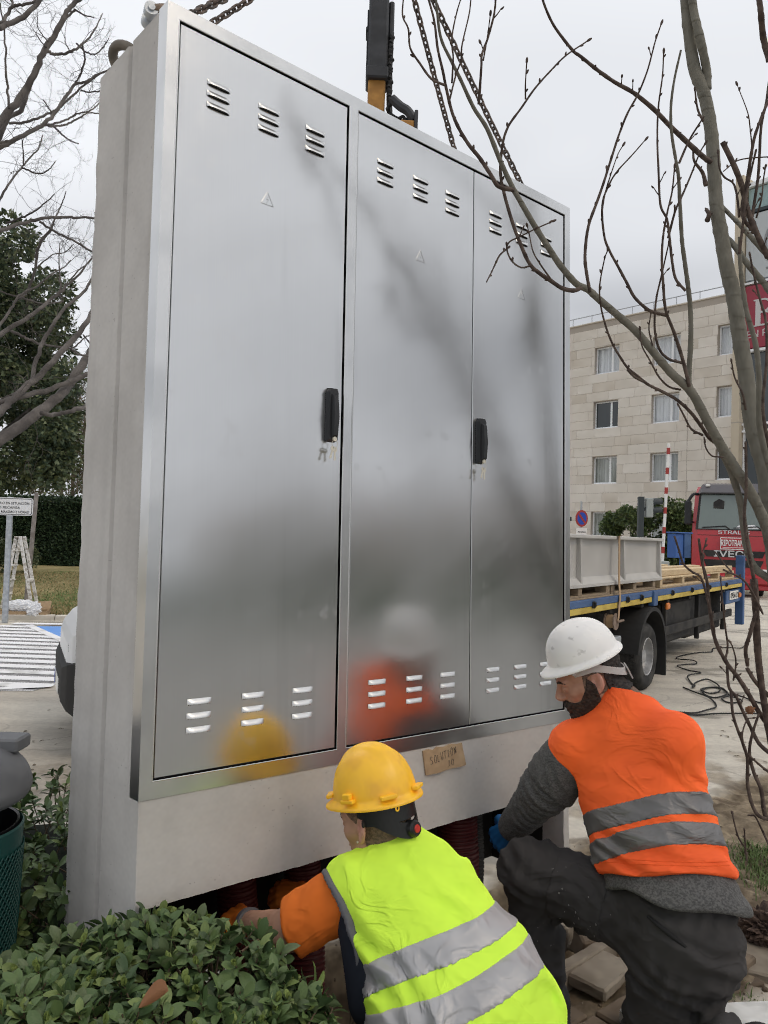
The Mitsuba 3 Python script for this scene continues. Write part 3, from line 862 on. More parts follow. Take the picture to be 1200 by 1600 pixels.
for (a, b) in cols:
    for fl, z in enumerate(floors):
        w = b - a
        wk = put(building, 'window', prism(sbox(a + .012, z + .012, b - .012, z + 1.488).difference(sbox(a + .07, z + .085, b - .07, z + 1.42)), 0.07, BFACE(0.27)), 'm_white_frame', M=BM)
        if w > 1.2:
            mx = a + w * 0.66
            put(wk, 'mullion', rbox(mx - 0.055, mx + 0.055, 0.195, 0.262, z + .088, z + 1.417, 0.006), 'm_white_frame', M=BM)
        put(wk, 'sill', rbox(a + 0.004, b - 0.004, 0.02, 0.198, z - 0.012, z + 0.008, 0.004), 'm_white_frame', M=BM)
        put(wk, 'glass', box(a + .06, b - .06, 0.236, 0.240, z + .07, z + 1.43), 'm_window_glass' if (wi % 7 == 3) else 'm_pane', M=BM)
        n_ = 48
        cx_ = np.linspace(a - 0.05, b + 0.05, n_)
        cyv = 0.42 + 0.035 * np.sin(cx_ * 37 + wi) + 0.02 * np.sin(cx_ * 71)
        v = np.array([[x, y, zz] for x, y in zip(cx_, cyv) for zz in (z - 0.1, z + 1.6)])
        f = [[2 * i, 2 * i + 2, 2 * i + 3] for i in range(n_ - 1)] + [[2 * i, 2 * i + 3, 2 * i + 1] for i in range(n_ - 1)]
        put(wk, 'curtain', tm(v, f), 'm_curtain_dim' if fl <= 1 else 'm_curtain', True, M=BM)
        wi += 1
put(building, 'room_back', box(-26.5, -0.2, 0.9, 1.0, -1, 13.6), 'm_dark_gap', M=BM)
put(building, 'coping', rbox(-27.05, -0.14, -0.03, 0.5, 13.803, 13.87, 0.01), 'm_stone_c', M=BM)
put(building, 'roof_slab', box(-27, -0.14, 0.5, 14, 13.6, 13.85), 'm_reveal_grey', M=BM)
rail = [rod([-26.8, 0.32, 14.36], [-0.3, 0.32, 14.36], 0.022, 8)]
rail += [rod([x, 0.32, 13.9], [x, 0.32, 14.36], 0.018, 6) for x in np.arange(-26.4, -0.3, 1.28)]
put(building, 'roof_railing', cat(rail), 'm_steel_grey', M=BM)
put(building, 'wall_vent', rbox(-9.60, -9.28, -0.012, 0.02, 2.78, 3.02, 0.01), 'm_dark_post', M=BM)
put(building, 'downpipe', box(-2.44, -2.415, -0.010, 0.002, -0.5, 9.6), 'm_stone_joint', M=BM)

tower = thing('glazed_sign_tower', 'glazed tower with a large grey and red sign beside the stone building', 'building')
put(tower, 'pilaster', rbox(-0.13, 0.26, -0.15, 0.9, -0.5, 19.4, 0.01), 'm_beige_paint', M=BM)
put(tower, 'pilaster_joint', box(-0.135, 0.265, -0.155, 0.2, 7.50, 7.55), 'm_stone_joint', M=BM)
put(tower, 'curtain_wall', box(0.30, 12.0, 0.32, 0.40, -0.5, 18.9), 'm_dark_glass', M=BM)
put(tower, 'tower_core', box(0.30, 12.0, 0.6, 9.0, -0.5, 18.8), 'm_steel_grey', M=BM)
put(tower, 'top_glazing', box(0.34, 12.0, 0.24, 0.31, 17.75, 18.75), 'm_green_glass', M=BM)
put(tower, 'sign_panel', box(0.32, 7.8, 0.10, 0.31, 14.30, 17.45), 'm_sign_grey', label='grey sign panel with a round emblem outline', M=BM)
put(tower, 'red_sign', rbox(0.34, 7.8, 0.08, 0.31, 11.04, 14.02, 0.01), 'm_sign_red', label='red sign panel with pale letters', M=BM)
for z, h_ in ((18.80, 0.2), (17.52, 0.14), (14.10, 0.10), (10.86, 0.12), (7.38, 0.10), (7.05, 0.10)):
    put(tower, 'transom', box(0.29, 12.0, 0.05, 0.33, z, z + h_), 'm_white_frame' if z != 17.52 else 'm_dark_post', M=BM)
for x in (0.33, 2.6, 4.9, 7.2):
    put(tower, 'mullion', box(x - 0.04, x + 0.04, 0.20, 0.33, -0.5, 10.85), 'm_white_frame', M=BM)
emb = [[2.35 + 1.12 * math.cos(t), 0.085, 15.95 + 1.12 * math.sin(t)] for t in np.linspace(0.4, 2 * np.pi - 0.2, 40)]
put(tower, 'emblem', cat([tube(emb, 0.07, 6), rod([1.3, 0.085, 14.72], [3.6, 0.085, 14.72], 0.05, 6)]), 'm_steel_grey', M=BM)
# serif capitals of the sign
def serif_B(x, z, h):
    s, w = h * 0.19, h * 0.62
    g = sbox(x, z, x + s, z + h).union(sbox(x - h * .07, z, x + s + h * .05, z + h * .045)).union(sbox(x - h * .07, z + h * .955, x + s + h * .05, z + h))
    for c0, c1, ww in ((z + h * .49, z + h, w * 0.9), (z, z + h * .53, w)):
        hh = c1 - c0
        o_ = sbox(x + s * .5, c0, x + ww - hh / 2, c1).union(Point(x + ww - hh / 2, (c0 + c1) / 2).buffer(hh / 2))
        i_ = sbox(x + s, c0 + h * .06, x + ww - hh / 2, c1 - h * .06).union(Point(x + ww - hh / 2 - 0.02, (c0 + c1) / 2).buffer(hh / 2 - h * .06))
        g = g.union(o_.difference(i_.difference(sbox(x - 1, c0, x + s, c1))))
    return g


def serif_I(x, z, h):
    s = h * 0.19
    return sbox(x, z, x + s, z + h).union(sbox(x - h * .08, z, x + s + h * .08, z + h * .045)).union(sbox(x - h * .08, z + h * .955, x + s + h * .08, z + h))


for g in (serif_B(0.84, 12.02, 1.28), serif_I(1.80, 12.02, 1.28)):
    put(tower, 'letter', prism(g, 0.03, BFACE(0.078)), 'm_letter_pale', M=BM)
TXT = frame((0, 0, 0), (1, 0, 0), (0, 0, 1), (0, -1, 0))
put(tower, 'small_lettering', xf(meshkit.text_mesh('EN RE', 0.33, 0.02), BFACE(0.078) @ frame((0.42, 11.52, 0), (1, 0, 0), (0, 1, 0), (0, 0, 1))), 'm_letter_pale', M=BM)
# low end wall of the building's street side, reflected in the doors and seen from the side
# ------------------------------------------------------------------ flatbed trailer with its load
DT, TIN = unit([0.568, 0.823, 0]), unit([-0.823, 0.568, 0])
TM = frame((1.64, 7.02, 0), DT, TIN, (0, 0, 1))
TF = lambda y: frame((0, y, 0), (1, 0, 0), (0, 0, 1), (0, -1, 0))
trailer = thing('flatbed_trailer', 'blue and yellow edged flatbed trailer behind the cabinet', 'trailer')
T0, T1 = -0.42, 7.66
put(trailer, 'deck', rbox(T0, T1, 0.05, 2.35, 1.085, 1.125, 0.006), 'm_pallet_wood', M=TM)
for y0_, y1_ in ((0.0, 0.045), (2.355, 2.40)):
    for a, b in ((T0, 2.53), (2.69, T1)):
        put(trailer, 'side_rail', rbox(a, b, y0_, y1_, 1.045, 1.112, 0.006), 'm_blue_paint', M=TM)
        put(trailer, 'yellow_edge', rbox(a, b, y0_ + 0.004, y1_ - 0.004, 0.985, 1.043, 0.005), 'm_yellow_paint', M=TM)
put(trailer, 'stake_pocket', rbox(2.535, 2.685, -0.02, 0.05, 0.94, 1.115, 0.008), 'm_blue_paint', M=TM)
for t in (0.62, 1.62, 2.1, 3.35, 4.3, 5.3, 6.4):
    put(trailer, 'lashing_hook', cat([tube([[t, -0.004, 1.085], [t, -0.022, 1.075], [t, -0.022, 1.045], [t, -0.004, 1.03]], 0.012, 6), box(t - .03, t + .03, -0.008, 0.001, 1.03, 1.09)]), 'm_truck_dark', M=TM)
for y in (0.75, 1.65):
    put(trailer, 'chassis_beam', rbox(T0, T1, y - 0.07, y + 0.07, 0.66, 0.984, 0.01), 'm_truck_dark', M=TM)
for t in np.arange(0.2, 7.6, 1.05):
    put(trailer, 'cross_member', rbox(t, t + 0.08, 0.05, 2.35, 0.93, 0.984, 0.006), 'm_truck_dark', M=TM)
put(trailer, 'tool_box', rbox(-0.3, 1.15, 0.25, 0.85, 0.42, 0.92, 0.02), 'm_truck_dark', M=TM)
put(trailer, 'step_bar', rbox(1.18, 1.62, 0.05, 0.13, 0.55, 0.68, 0.01), 'm_galvanised', M=TM)
put(trailer, 'guard_and_dark_fill', cat([rbox(3.55, 7.5, 0.12, 0.16, 0.50, 0.62, 0.01), rbox(3.7, 5.2, 0.22, 0.9, 0.36, 0.90, 0.03), rbox(5.3, 7.5, 0.3, 2.1, 0.30, 0.92, 0.03)]), 'm_truck_dark', M=TM)  # guard bar, and plain dark boxes that fill the space under the deck
for t in (3.7, 5.4, 7.1):
    put(trailer, 'guard_post', rbox(t, t + 0.07, 0.1601, 0.22, 0.30, 0.985, 0.008), 'm_truck_dark', M=TM)
put(trailer, 'rear_crossmember', rbox(6.6, 7.7, 0.03, 0.11, 0.74, 0.95, 0.012), 'm_blue_paint', M=TM)
put(trailer, 'number_plate', rbox(6.80, 7.44, 0.016, 0.026, 0.80, 0.935, 0.004), 'm_plate_white', M=TM)
put(trailer, 'plate_lettering', xf(meshkit.text_mesh('0954 LDY', 0.085, 0.003, True), TF(0.0155) @ frame((6.84, 0.825, 0), (1.12, 0, 0), (0, 1, 0), (0, 0, 1))), 'm_plate_black', M=TM)
for t, z in ((3.24, 0.90), (7.56, 0.85)):
    put(trailer, 'marker_lamp', rbox(t - 0.06, t + 0.06, 0.0, 0.04, z - 0.04, z + 0.04, 0.015), 'm_lamp_orange', M=TM)
put(trailer, 'headboard_post', rbox(7.665, 7.79, -0.02, 0.11, 0.35, 1.50, 0.012), 'm_blue_paint', M=TM)
put(trailer, 'headboard_post', rbox(7.665, 7.79, 2.30, 2.42, 0.35, 1.50, 0.012), 'm_blue_paint', M=TM)
put(trailer, 'headboard_rail', rbox(7.69, 7.77, 0.1101, 2.2999, 0.95, 1.13, 0.01), 'm_blue_paint', M=TM)
put(trailer, 'support_leg', rbox(T0 + .1, T0 + .2, 0.3, 0.4, 0.0, 0.92, 0.01), 'm_truck_dark', M=TM)


def wheel(parent, t, y, r, w, M, side=-1):
    """Axis along local y; the outer face looks towards side * y."""
    base = M @ frame((t, y, r), (1, 0, 0), (0, 0, 1), (0, side * -1.0, 0)) if False else M @ frame((t, y, r), (1, 0, 0), (0, 0, side * -1.0), (0, side, 0))
    prof = [(0.57 * r, 0.0), (0.60 * r, 0.012), (0.80 * r, 0.022), (0.90 * r, 0.016), (0.965 * r, -0.006), (r, -0.035), (r, -w + 0.035), (0.965 * r, -w + 0.006), (0.85 * r, -w), (0.57 * r, -w)]
    wk = put(parent, 'wheel', lathe(prof, 56), 'm_tyre', 40, M=base)
    tread = []
    for k in range(56):
        a_ = 2 * np.pi * k / 56
        for z0_, z1_, da in ((-0.03, -0.075, 0), (-w + 0.075, -w + 0.03, .5)):
            c_ = frame((0, 0, 0), (math.cos(a_ + da * .1), math.sin(a_ + da * .1), 0), (-math.sin(a_ + da * .1), math.cos(a_ + da * .1), 0), (0, 0, 1))
            tread.append(xf(box(r * 0.985, r * 1.012, -0.014, 0.014, min(z0_, z1_), max(z0_, z1_)), c_))
    for zz in (-0.10, -w + 0.10):
        tread.append(lathe([(r * 0.98, zz - 0.022), (r * 1.01, zz - 0.018), (r * 1.01, zz + 0.018), (r * 0.98, zz + 0.022)], 48))
    put(wk, 'tread', cat(tread), 'm_tyre', M=base)
    rim = [(0.57 * r, 0.004), (0.555 * r, 0.012), (0.53 * r, 0.006), (0.515 * r, -0.05), (0.47 * r, -0.085), (0.40 * r, -0.10), (0.30 * r, -0.075), (0.20 * r, -0.07), (0.19 * r, -0.03), (0.10 * r, -0.022), (0, -0.022)]
    put(wk, 'rim', lathe(rim, 40), 'm_wheel_rim', 35, M=base)
    hs = []
    for k in range(8):
        a_ = 2 * np.pi * k / 8 + 0.2
        hs.append(xf(lathe([(0, 0.003), (0.055 * r, 0.003), (0.055 * r, 0), (0, 0)], 14), frame((0.39 * r * math.cos(a_), 0.39 * r * math.sin(a_), -0.0985), (1, 0, 0), (0, 1, 0), (0, 0, 1))))
    put(wk, 'rim_hole', cat(hs), 'm_dark_gap', M=base)
    nu = []
    for k in range(10):
        a_ = 2 * np.pi * k / 10
        nu.append(xf(lathe([(0, 0.022), (0.026 * r, 0.022), (0.03 * r, 0), (0, 0)], 6), frame((0.25 * r * math.cos(a_), 0.25 * r * math.sin(a_), -0.074), (1, 0, 0), (0, 1, 0), (0, 0, 1))))
    put(wk, 'wheel_nut', cat(nu), 'm_chrome', M=base)


for y, s in ((0.03, -1), (2.37, 1)):
    wheel(trailer, 2.47, y, 0.375, 0.27, TM, s)
put(trailer, 'axle', rod([2.47, 0.2, 0.375], [2.47, 2.2, 0.375], 0.06), 'm_truck_dark', M=TM)
for y in (-0.03, 2.13):
    aa = np.linspace(math.radians(8), math.radians(172), 30)
    gv_ = Polygon([(2.50 + 0.56 * math.cos(t), 0.375 + 0.56 * math.sin(t)) for t in aa] + [(2.50 + 0.515 * math.cos(t), 0.375 + 0.515 * math.sin(t)) for t in aa[::-1]])
    put(trailer, 'mudguard', prism(gv_, 0.30, TF(y + 0.30)), 'm_black_rubber', 30, M=TM)
    put(trailer, 'mud_flap', rbox(3.02, 3.05, y, y + 0.3, 0.10, 0.455, 0.005), 'm_black_rubber', M=TM)
put(trailer, 'inner_arch', rbox(1.95, 3.0, 0.62, 0.66, 0.3, 0.93, 0.01), 'm_truck_dark', M=TM)

trough = thing('concrete_module', 'grey precast concrete module with ribs lying on its side on a pallet', 'concrete block')
put(trough, 'back', rbox(-0.40, 3.06, 0.10, 0.95, 1.255, 1.715, 0.008), 'm_trough', M=TM)
put(trough, 'top_flange', rbox(-0.40, 3.06, 0.03, 0.099, 1.680, 1.715, 0.006), 'm_trough', M=TM)
put(trough, 'bottom_flange', hull([[x, y, z] for x in (-0.40, 3.06) for y, z in ((0.04, 1.222), (0.04, 1.250), (0.099, 1.222), (0.099, 1.315))]), 'm_trough', M=TM)
for x in (-0.36, 0.44, 1.69, 3.03):
    put(trough, 'rib', hull([[x + a, y, z] for a in (-0.022, 0.022) for y, z in ((0.065, 1.679), (0.099, 1.679), (0.046, 1.256), (0.099, 1.318))]), 'm_trough', M=TM)


def pallet(label, t0, t1, z0_, y0_=0.08, y1_=1.05, mat='m_pallet_wood'):
    k = thing('wooden_pallet', label, 'pallet')
    for y in np.linspace(y0_, y1_ - 0.12, 5):
        put(k, 'top_board', rbox(t0, t1, y, y + 0.11, z0_ + 0.102, z0_ + 0.122, 0.003), mat, M=TM)
    for t in (t0, (t0 + t1) / 2 - 0.05, t1 - 0.1):
        put(k, 'cross_board', rbox(t, t + 0.1, y0_, y1_, z0_ + 0.082, z0_ + 0.1015, 0.003), mat, M=TM)
        for y in (y0_, (y0_ + y1_) / 2 - 0.06, y1_ - 0.12):
            put(k, 'block', rbox(t, t + 0.1, y + 0.002, y + 0.12, z0_ + 0.0225, z0_ + 0.0815, 0.003), mat, M=TM)
    for y in (y0_, (y0_ + y1_) / 2 - 0.05, y1_ - 0.12):
        put(k, 'bottom_board', rbox(t0, t1, y, y + 0.11, z0_, z0_ + 0.022, 0.003), mat, M=TM)
    return k


for nm, a, b in (('left', -0.38, 1.25), ('right', 1.30, 2.85)):
    pallet(f'dark weathered pallet under the grey concrete module, {nm} one', a, b, 1.1255, 0.06, 1.0)
# new pale timber on the rear of the deck
for nm, a, b, y0_ in (('near', 3.05, 5.2, 0.06), ('far', 5.3, 7.5, 0.10)):
    pallet(f'pale new wooden pallet on the rear deck, {nm} one', a, b, 1.1255, y0_, 1.15, 'm_raw_wood')
for i, (a, b, y, z, la) in enumerate([(3.1, 7.45, 0.12, 1.252, 'long pale plank on the pallets, nearest of the three'), (3.12, 6.9, 0.50, 1.252, 'long pale plank on the pallets, middle of the three'), (3.15, 6.5, 0.90, 1.252, 'long pale plank on the pallets, farthest of the three')]):
    single('plank', xf(rbox(a, b, y, y + 0.16, z, z + 0.075, 0.005), TM), 'm_raw_wood', la, 'plank')
pnl = thing('framed_panel', 'small blue panel in a pale frame standing on the rear planks', 'panel')
pc = TM @ np.array([5.55, 2.0, 1.25, 1])
px_ = unit([0.97, 0.1, 0]); PM = frame(pc[:3], px_, unit([-0.1, 0.97, 0.2]), np.cross(px_, unit([-0.1, 0.97, 0.2])))
put(pnl, 'frame', prism(sbox(-0.33, 0, 0.33, 0.30).difference(sbox(-0.27, 0.05, 0.27, 0.25)), 0.03, PM @ TF(0.02)), 'm_sign_grey')
put(pnl, 'blue_sheet', xf(box(-0.29, 0.29, 0.0, 0.01, 0.03, 0.27), PM), 'm_blue_bright')
put(pnl, 'foot', xf(box(-0.3, 0.3, -0.02, 0.05, -0.2, 0.0), PM), 'm_raw_wood')
single('orange_crate', xf(cat([rbox(4.1, 4.5, 1.75, 2.1, 1.126, 1.15, .004), rbox(4.1, 4.5, 1.75, 1.77, 1.15, 1.40, .004), rbox(4.1, 4.5, 2.08, 2.1, 1.15, 1.40, .004), rbox(4.1, 4.12, 1.77, 2.08, 1.15, 1.40, .004), rbox(4.48, 4.5, 1.77, 2.08, 1.15, 1.40, .004)]), TM),
       'm_crane_ochre', 'small orange crate on the trailer deck behind the planks', 'crate')

strap = thing('lashing_strap', 'brown lashing strap over the concrete module with its winch below the rail', 'strap')
sp = [[1.365, 0.9, 1.722], [1.365, 0.05, 1.7225], [1.365, 0.02, 1.712], [1.365, 0.015, 1.65], [1.365, 0.008, 1.28], [1.36, -0.008, 1.10], [1.33, -0.012, 1.0], [1.30, -0.012, 0.87], [1.285, 0.02, 0.845]]
sp = smooth_path(sp, 5)
sv = np.array([[p_[0] + s * 0.026, p_[1] + o, p_[2]] for p_ in sp for s in (-1, 1) for o in (0,)])
sf = [[2 * i, 2 * i + 1, 2 * i + 3] for i in range(len(sp) - 1)] + [[2 * i, 2 * i + 3, 2 * i + 2] for i in range(len(sp) - 1)]
band = tm(sv, sf); band2 = band.copy(); band2.vertices[:, 1] -= 0.004; band2.faces = band2.faces[:, ::-1]
put(strap, 'webbing', cat([band, band2]), 'm_strap', M=TM)
put(strap, 'winch_drum', xf(lathe([(0, 0), (0.062, 0), (0.066, 0.006), (0.066, 0.074), (0.062, 0.08), (0, 0.08)], 20), frame((1.27, 0.085, 0.855), (1, 0, 0), (0, 0, 1), (0, -1, 0))), 'm_strap', 30, M=TM)
put(strap, 'winch_flange', cat([xf(lathe([(0, 0), (0.085, 0), (0.085, 0.012), (0, 0.012)], 20), frame((1.27, y_, 0.855), (1, 0, 0), (0, 0, 1), (0, -1, 0))) for y_ in (0.098, 0.004)]), 'm_brown_rust', M=TM)
put(strap, 'winch_handle', rod([1.27, -0.02, 0.855], [1.42, -0.03, 0.86], 0.012, 8), 'm_brown_rust', M=TM)

# ------------------------------------------------------------------ crane far behind the cabinet
crane = thing('loader_crane', 'black and ochre crane column with hoses rising behind the cabinet', 'crane')
CR = frame((-0.28, 10.5, 0), unit([1, 0.03, 0]), unit([-0.03, 1, 0]), (0, 0, 1))
put(crane, 'inner_boom', rbox(-0.115, 0.115, -0.12, 0.12, 1.2, 7.75, 0.02), 'm_crane_ochre', M=CR)
put(crane, 'outer_boom', rbox(-0.132, 0.132, -0.18, 0.18, 7.72, 11.4, 0.03), 'm_crane_black', label='black outer section of the crane column', M=CR)
put(crane, 'boom_collar', cat([rbox(-0.148, 0.148, -0.2, 0.2, 7.64, 7.80, 0.02), rbox(-0.150, -0.132, -0.1, 0.1, 7.8, 8.6, 0.01), rbox(-0.150, 0.150, -0.205, 0.205, 8.95, 9.1, 0.02), rbox(-0.165, -0.13, -0.12, 0.12, 8.3, 8.36, 0.01)]), 'm_crane_black', M=CR)
put(crane, 'side_plate', rbox(-0.150, -0.1155, -0.09, 0.09, 1.2, 7.22, 0.01), 'm_crane_black', M=CR)
put(crane, 'hose_reel', rbox(0.133, 0.205, -0.12, 0.12, 8.22, 8.72, 0.02), 'm_crane_black', M=CR)
for k, (dx, dyk) in enumerate(((0.15, -0.06), (0.17, 0.0), (0.19, 0.05), (0.16, 0.09))):
    pts = [[dx, dyk, 8.4], [dx - 0.005, dyk, 8.0], [dx + 0.02 * math.sin(k * 2), dyk, 7.7], [dx + 0.01, dyk, 7.35], [dx + 0.03, dyk - .05, 7.22], [dx + 0.14 + 0.03 * k, dyk - .1, 7.12], [dx + 0.22 + 0.02 * k, dyk - .1, 7.14], [dx + 0.26, dyk - .1, 6.95], [dx + 0.2, dyk, 6.3]]
    put(crane, 'hose', tube(smooth_path(pts, 6), 0.022, 8), 'm_black_rubber', True, M=CR)
kk = []
for i in range(34):
    z = 8.25 - i * 0.03
    kk.append(tube([[0.165 + 0.015 * math.sin(i * .7), -0.14, z], [0.18 + 0.02 * math.sin(i * 1.3), -0.15, z - 0.03]], 0.030 if i % 2 else 0.02, 6))
put(crane, 'energy_chain', cat(kk), 'm_black_rubber', M=CR)
put(crane, 'second_arm', cat([rbox(0.30, 0.52, -0.35, -0.05, 5.2, 7.02, 0.03)]), 'm_crane_ochre', M=CR)
put(crane, 'arm_cap', cat([rbox(0.50, 0.545, -0.37, -0.03, 5.2, 7.14, 0.01), tube(smooth_path([[0.2, -0.2, 7.36], [0.32, -0.2, 7.26], [0.42, -0.2, 7.20], [0.5, -0.2, 7.08]], 4), 0.06, 8)]), 'm_crane_black', M=CR)
put(crane, 'pedestal', cat([rbox(-0.4, 0.4, -0.4, 0.4, 0.9, 1.25, 0.03), rbox(-1.1, 1.1, -0.2, 0.2, 0.55, 0.9, 0.02), rbox(-1.1, -0.9, -0.2, 0.2, 0.0, 0.55, 0.02), rbox(0.9, 1.1, -0.2, 0.2, 0.0, 0.55, 0.02)]), 'm_crane_black', M=CR)
tip = CR @ np.array([0, 0, 11.3, 1])
jt = HOOK + np.array([0, 0, 2.6])
put(crane, 'jib', tube([tip[:3], jt], [0.15, 0.10], 4), 'm_crane_black')
put(crane, 'hoist_cable', rod(jt, HOOK + [0, 0, 0.2], 0.012, 8), 'm_rust_steel')
put(crane, 'hook', tube(smooth_path([HOOK + [0, 0, 0.25], HOOK + [0, 0, 0.1], HOOK + [0.05, 0, 0.03], HOOK + [0.02, 0, -0.03], HOOK + [-0.05, 0, 0.0]], 5), 0.02, 10), 'm_rust_steel', True)

# ------------------------------------------------------------------ red lorry
lorry = thing('red_lorry', 'red lorry facing the camera with a wide windscreen and black grille', 'lorry')
LW = unit(at(1146, 850, 26) - CAM); LC = at(1146, 850, 26).copy(); LC[2] = 0
lx_ = unit([math.cos(0.36), -math.sin(0.36), 0]); ly_ = np.array([-lx_[1], lx_[0], 0])
LM = frame(LC, lx_, ly_, (0, 0, 1))
LF = lambda y: frame((0, y, 0), (1, 0, 0), (0, 0, 1), (0, -1, 0))
cabp = []
for z, w, y in ((0.55, 1.22, 0.06), (0.95, 1.25, 0.0), (1.5, 1.25, 0.0), (2.17, 1.25, 0.03), (3.38, 1.17, 0.30), (3.62, 1.10, 0.60)):
    for s in (-1, 1):
        cabp += [[s * (w - 0.14), y, z], [s * w, y + 0.2, z], [s * w, 2.0, z]]
put(lorry, 'cab', hull(cabp), 'm_truck_red', 25, M=LM)
ws = [(-1.08, 2.20), (1.08, 2.20), (0.99, 3.34), (-0.99, 3.34)]


def cab_front(x, z, off=0.0):
    y = np.interp(z, [0.95, 1.5, 2.17, 3.38, 3.62], [0, 0, 0.03, 0.30, 0.60])
    return [x, y - off, z]


def cab_panel(poly, off, th=0.03):
    """A panel lying on the cab's front."""
    m_ = prism(poly, th); m_ = m_.subdivide().subdivide()
    v = m_.vertices.copy()
    y = np.interp(v[:, 1], [0.95, 1.5, 2.17, 3.38, 3.62], [0, 0, 0.03, 0.30, 0.60])
    m_.vertices = np.stack([v[:, 0], y - off - v[:, 2], v[:, 1]], 1)
    return tm(m_.vertices, m_.faces)


put(lorry, 'windscreen_surround', cab_panel(Polygon([(-1.16, 2.17), (1.16, 2.17), (1.05, 3.40), (-1.05, 3.40)]), -0.01), 'm_truck_dark', M=LM)
put(lorry, 'windscreen', cab_panel(Polygon(ws), 0.016, 0.012), 'm_windscreen', M=LM)
put(lorry, 'sun_visor', hull([[s * x, y, z] for s in (-1, 1) for x, y, z in ((1.06, 0.16, 3.36), (1.0, 0.10, 3.40), (0.98, 0.32, 3.66), (0.90, 0.7, 3.74), (1.1, 0.5, 3.42), (0.92, 0.12, 3.44))]), 'm_truck_visor', 30, M=LM)
put(lorry, 'roof_lamp', cat([rbox(s * 0.8 - 0.07, s * 0.8 + 0.07, 0.2, 0.3, 3.60, 3.68, 0.02) for s in (-1,)]), 'm_plate_white', M=LM)
put(lorry, 'upper_grille', cab_panel(Polygon([(-0.95, 1.50), (0.95, 1.50), (0.86, 1.29), (-0.80, 1.29)]), 0.004), 'm_truck_dark', M=LM)
put(lorry, 'lower_grille', cab_panel(Polygon([(-0.9, 1.20), (0.9, 1.20), (0.8, 0.97), (-0.8, 0.97)]), 0.004), 'm_truck_dark', M=LM)
put(lorry, 'panel_seam', cab_panel(sbox(-1.1, 1.985, 1.1, 2.0), 0.002, 0.004), 'm_truck_dark', M=LM)
put(lorry, 'bumper', cat([rbox(-1.24, 1.24, -0.04, 0.5, 0.42, 0.72, 0.05), rbox(-1.2, 1.2, 0.02, 0.5, 0.25, 0.415, 0.03)]), 'm_truck_red', 30, M=LM)
for s in (-1, 1):
    put(lorry, 'headlamp', rbox(s * 1.0 - 0.17, s * 1.0 + 0.17, -0.05, 0.1, 0.75, 0.93, 0.04), 'm_plate_white', 30, M=LM)
    mk_ = put(lorry, 'mirror', rbox(s * 1.40 - 0.11, s * 1.40 + 0.11, 0.05, 0.22, 2.32, 3.12, 0.04), 'm_black_plastic', 30, M=LM)
    put(mk_, 'mirror_arm', cat([tube(smooth_path([[s * 1.1, 0.35, 3.35], [s * 1.25, 0.15, 3.33], [s * 1.40, 0.12, 3.1]], 5), 0.05, 8), rod([s * 1.2, 0.3, 2.4], [s * 1.36, 0.15, 2.45], 0.03)]), 'm_black_plastic', M=LM)
    wheel(lorry, s * 1.0, 1.4, 0.5, 0.3, LM @ frame((s * 1.0, 1.4, 0), (0, 1, 0), (-1, 0, 0), (0, 0, 1)) @ frame((-s * 1.0, -1.4, 0), (1, 0, 0), (0, 1, 0), (0, 0, 1)), -s)
for x0_, x1_ in ((-0.95, -0.1), (0.0, 0.85)):
    put(lorry, 'wiper', cat([rod(cab_front(x0_, 2.24, .05), cab_front(x1_ - 0.15, 2.30, .05), 0.018, 6), rod(cab_front(x1_ - 0.15, 2.30, .05), cab_front(x1_, 2.18, .05), 0.02, 6)]), 'm_black_plastic', M=LM)
put(lorry, 'dashboard_paper', cab_panel(Polygon([(0.02, 2.22), (0.75, 2.23), (0.6, 2.36), (0.15, 2.33)]), 0.028, 0.004), 'm_paper_bag', M=LM)
put(lorry, 'interior_mirror', cab_panel(Polygon([(-0.62, 2.88), (-0.3, 2.86), (-0.28, 3.12), (-0.45, 3.2), (-0.62, 3.08)]), 0.028, 0.01), 'm_truck_dark', M=LM)


def lorry_text(s, h, x, z, mat, name, sx=1.0, bold=True):
    tmh = meshkit.text_mesh(s, h, 0.012, bold)
    tmh.vertices[:, 0] -= (tmh.bounds[0, 0] + tmh.bounds[1, 0]) / 2
    put(lorry, name, xf(tmh, LF(-0.034) @ frame((x, z, 0), (sx, 0, 0), (0, 1, 0), (0, 0, 1))), mat, M=LM)


lorry_text('STRALIS', 0.11, 0.0, 2.045, 'm_chrome', 'model_lettering', 1.5)
lorry_text('IVECO', 0.20, 0.0, 1.30, 'm_chrome', 'badge_lettering', 1.35)
put(lorry, 'name_board', cab_panel(sbox(-0.40, 1.54, 0.40, 1.93), 0.018, 0.012), 'm_white_paint', M=LM)
put(lorry, 'name_board_field', cab_panel(sbox(-0.375, 1.565, 0.375, 1.905), 0.031, 0.004), 'm_truck_red', M=LM)
lorry_text('RIPOTRANS', 0.19, 0.0, 1.66, 'm_white_paint', 'name_lettering', 0.5)
put(lorry, 'name_underline', cab_panel(sbox(-0.32, 1.595, 0.32, 1.61), 0.036, 0.004), 'm_white_paint', M=LM)
put(lorry, 'load_bed', cat([rbox(-1.25, 1.25, 2.3, 9.5, 1.0, 1.3, 0.03), rbox(-1.25, 1.25, 2.25, 2.35, 1.3, 2.6, 0.02)]), 'm_truck_dark', M=LM)
for s in (-1, 1):
    wheel(lorry, s * 1.0, 7.4, 0.5, 0.3, LM @ frame((s * 1.0, 7.4, 0), (0, 1, 0), (-1, 0, 0), (0, 0, 1)) @ frame((-s * 1.0, -7.4, 0), (1, 0, 0), (0, 1, 0), (0, 0, 1)), -s)

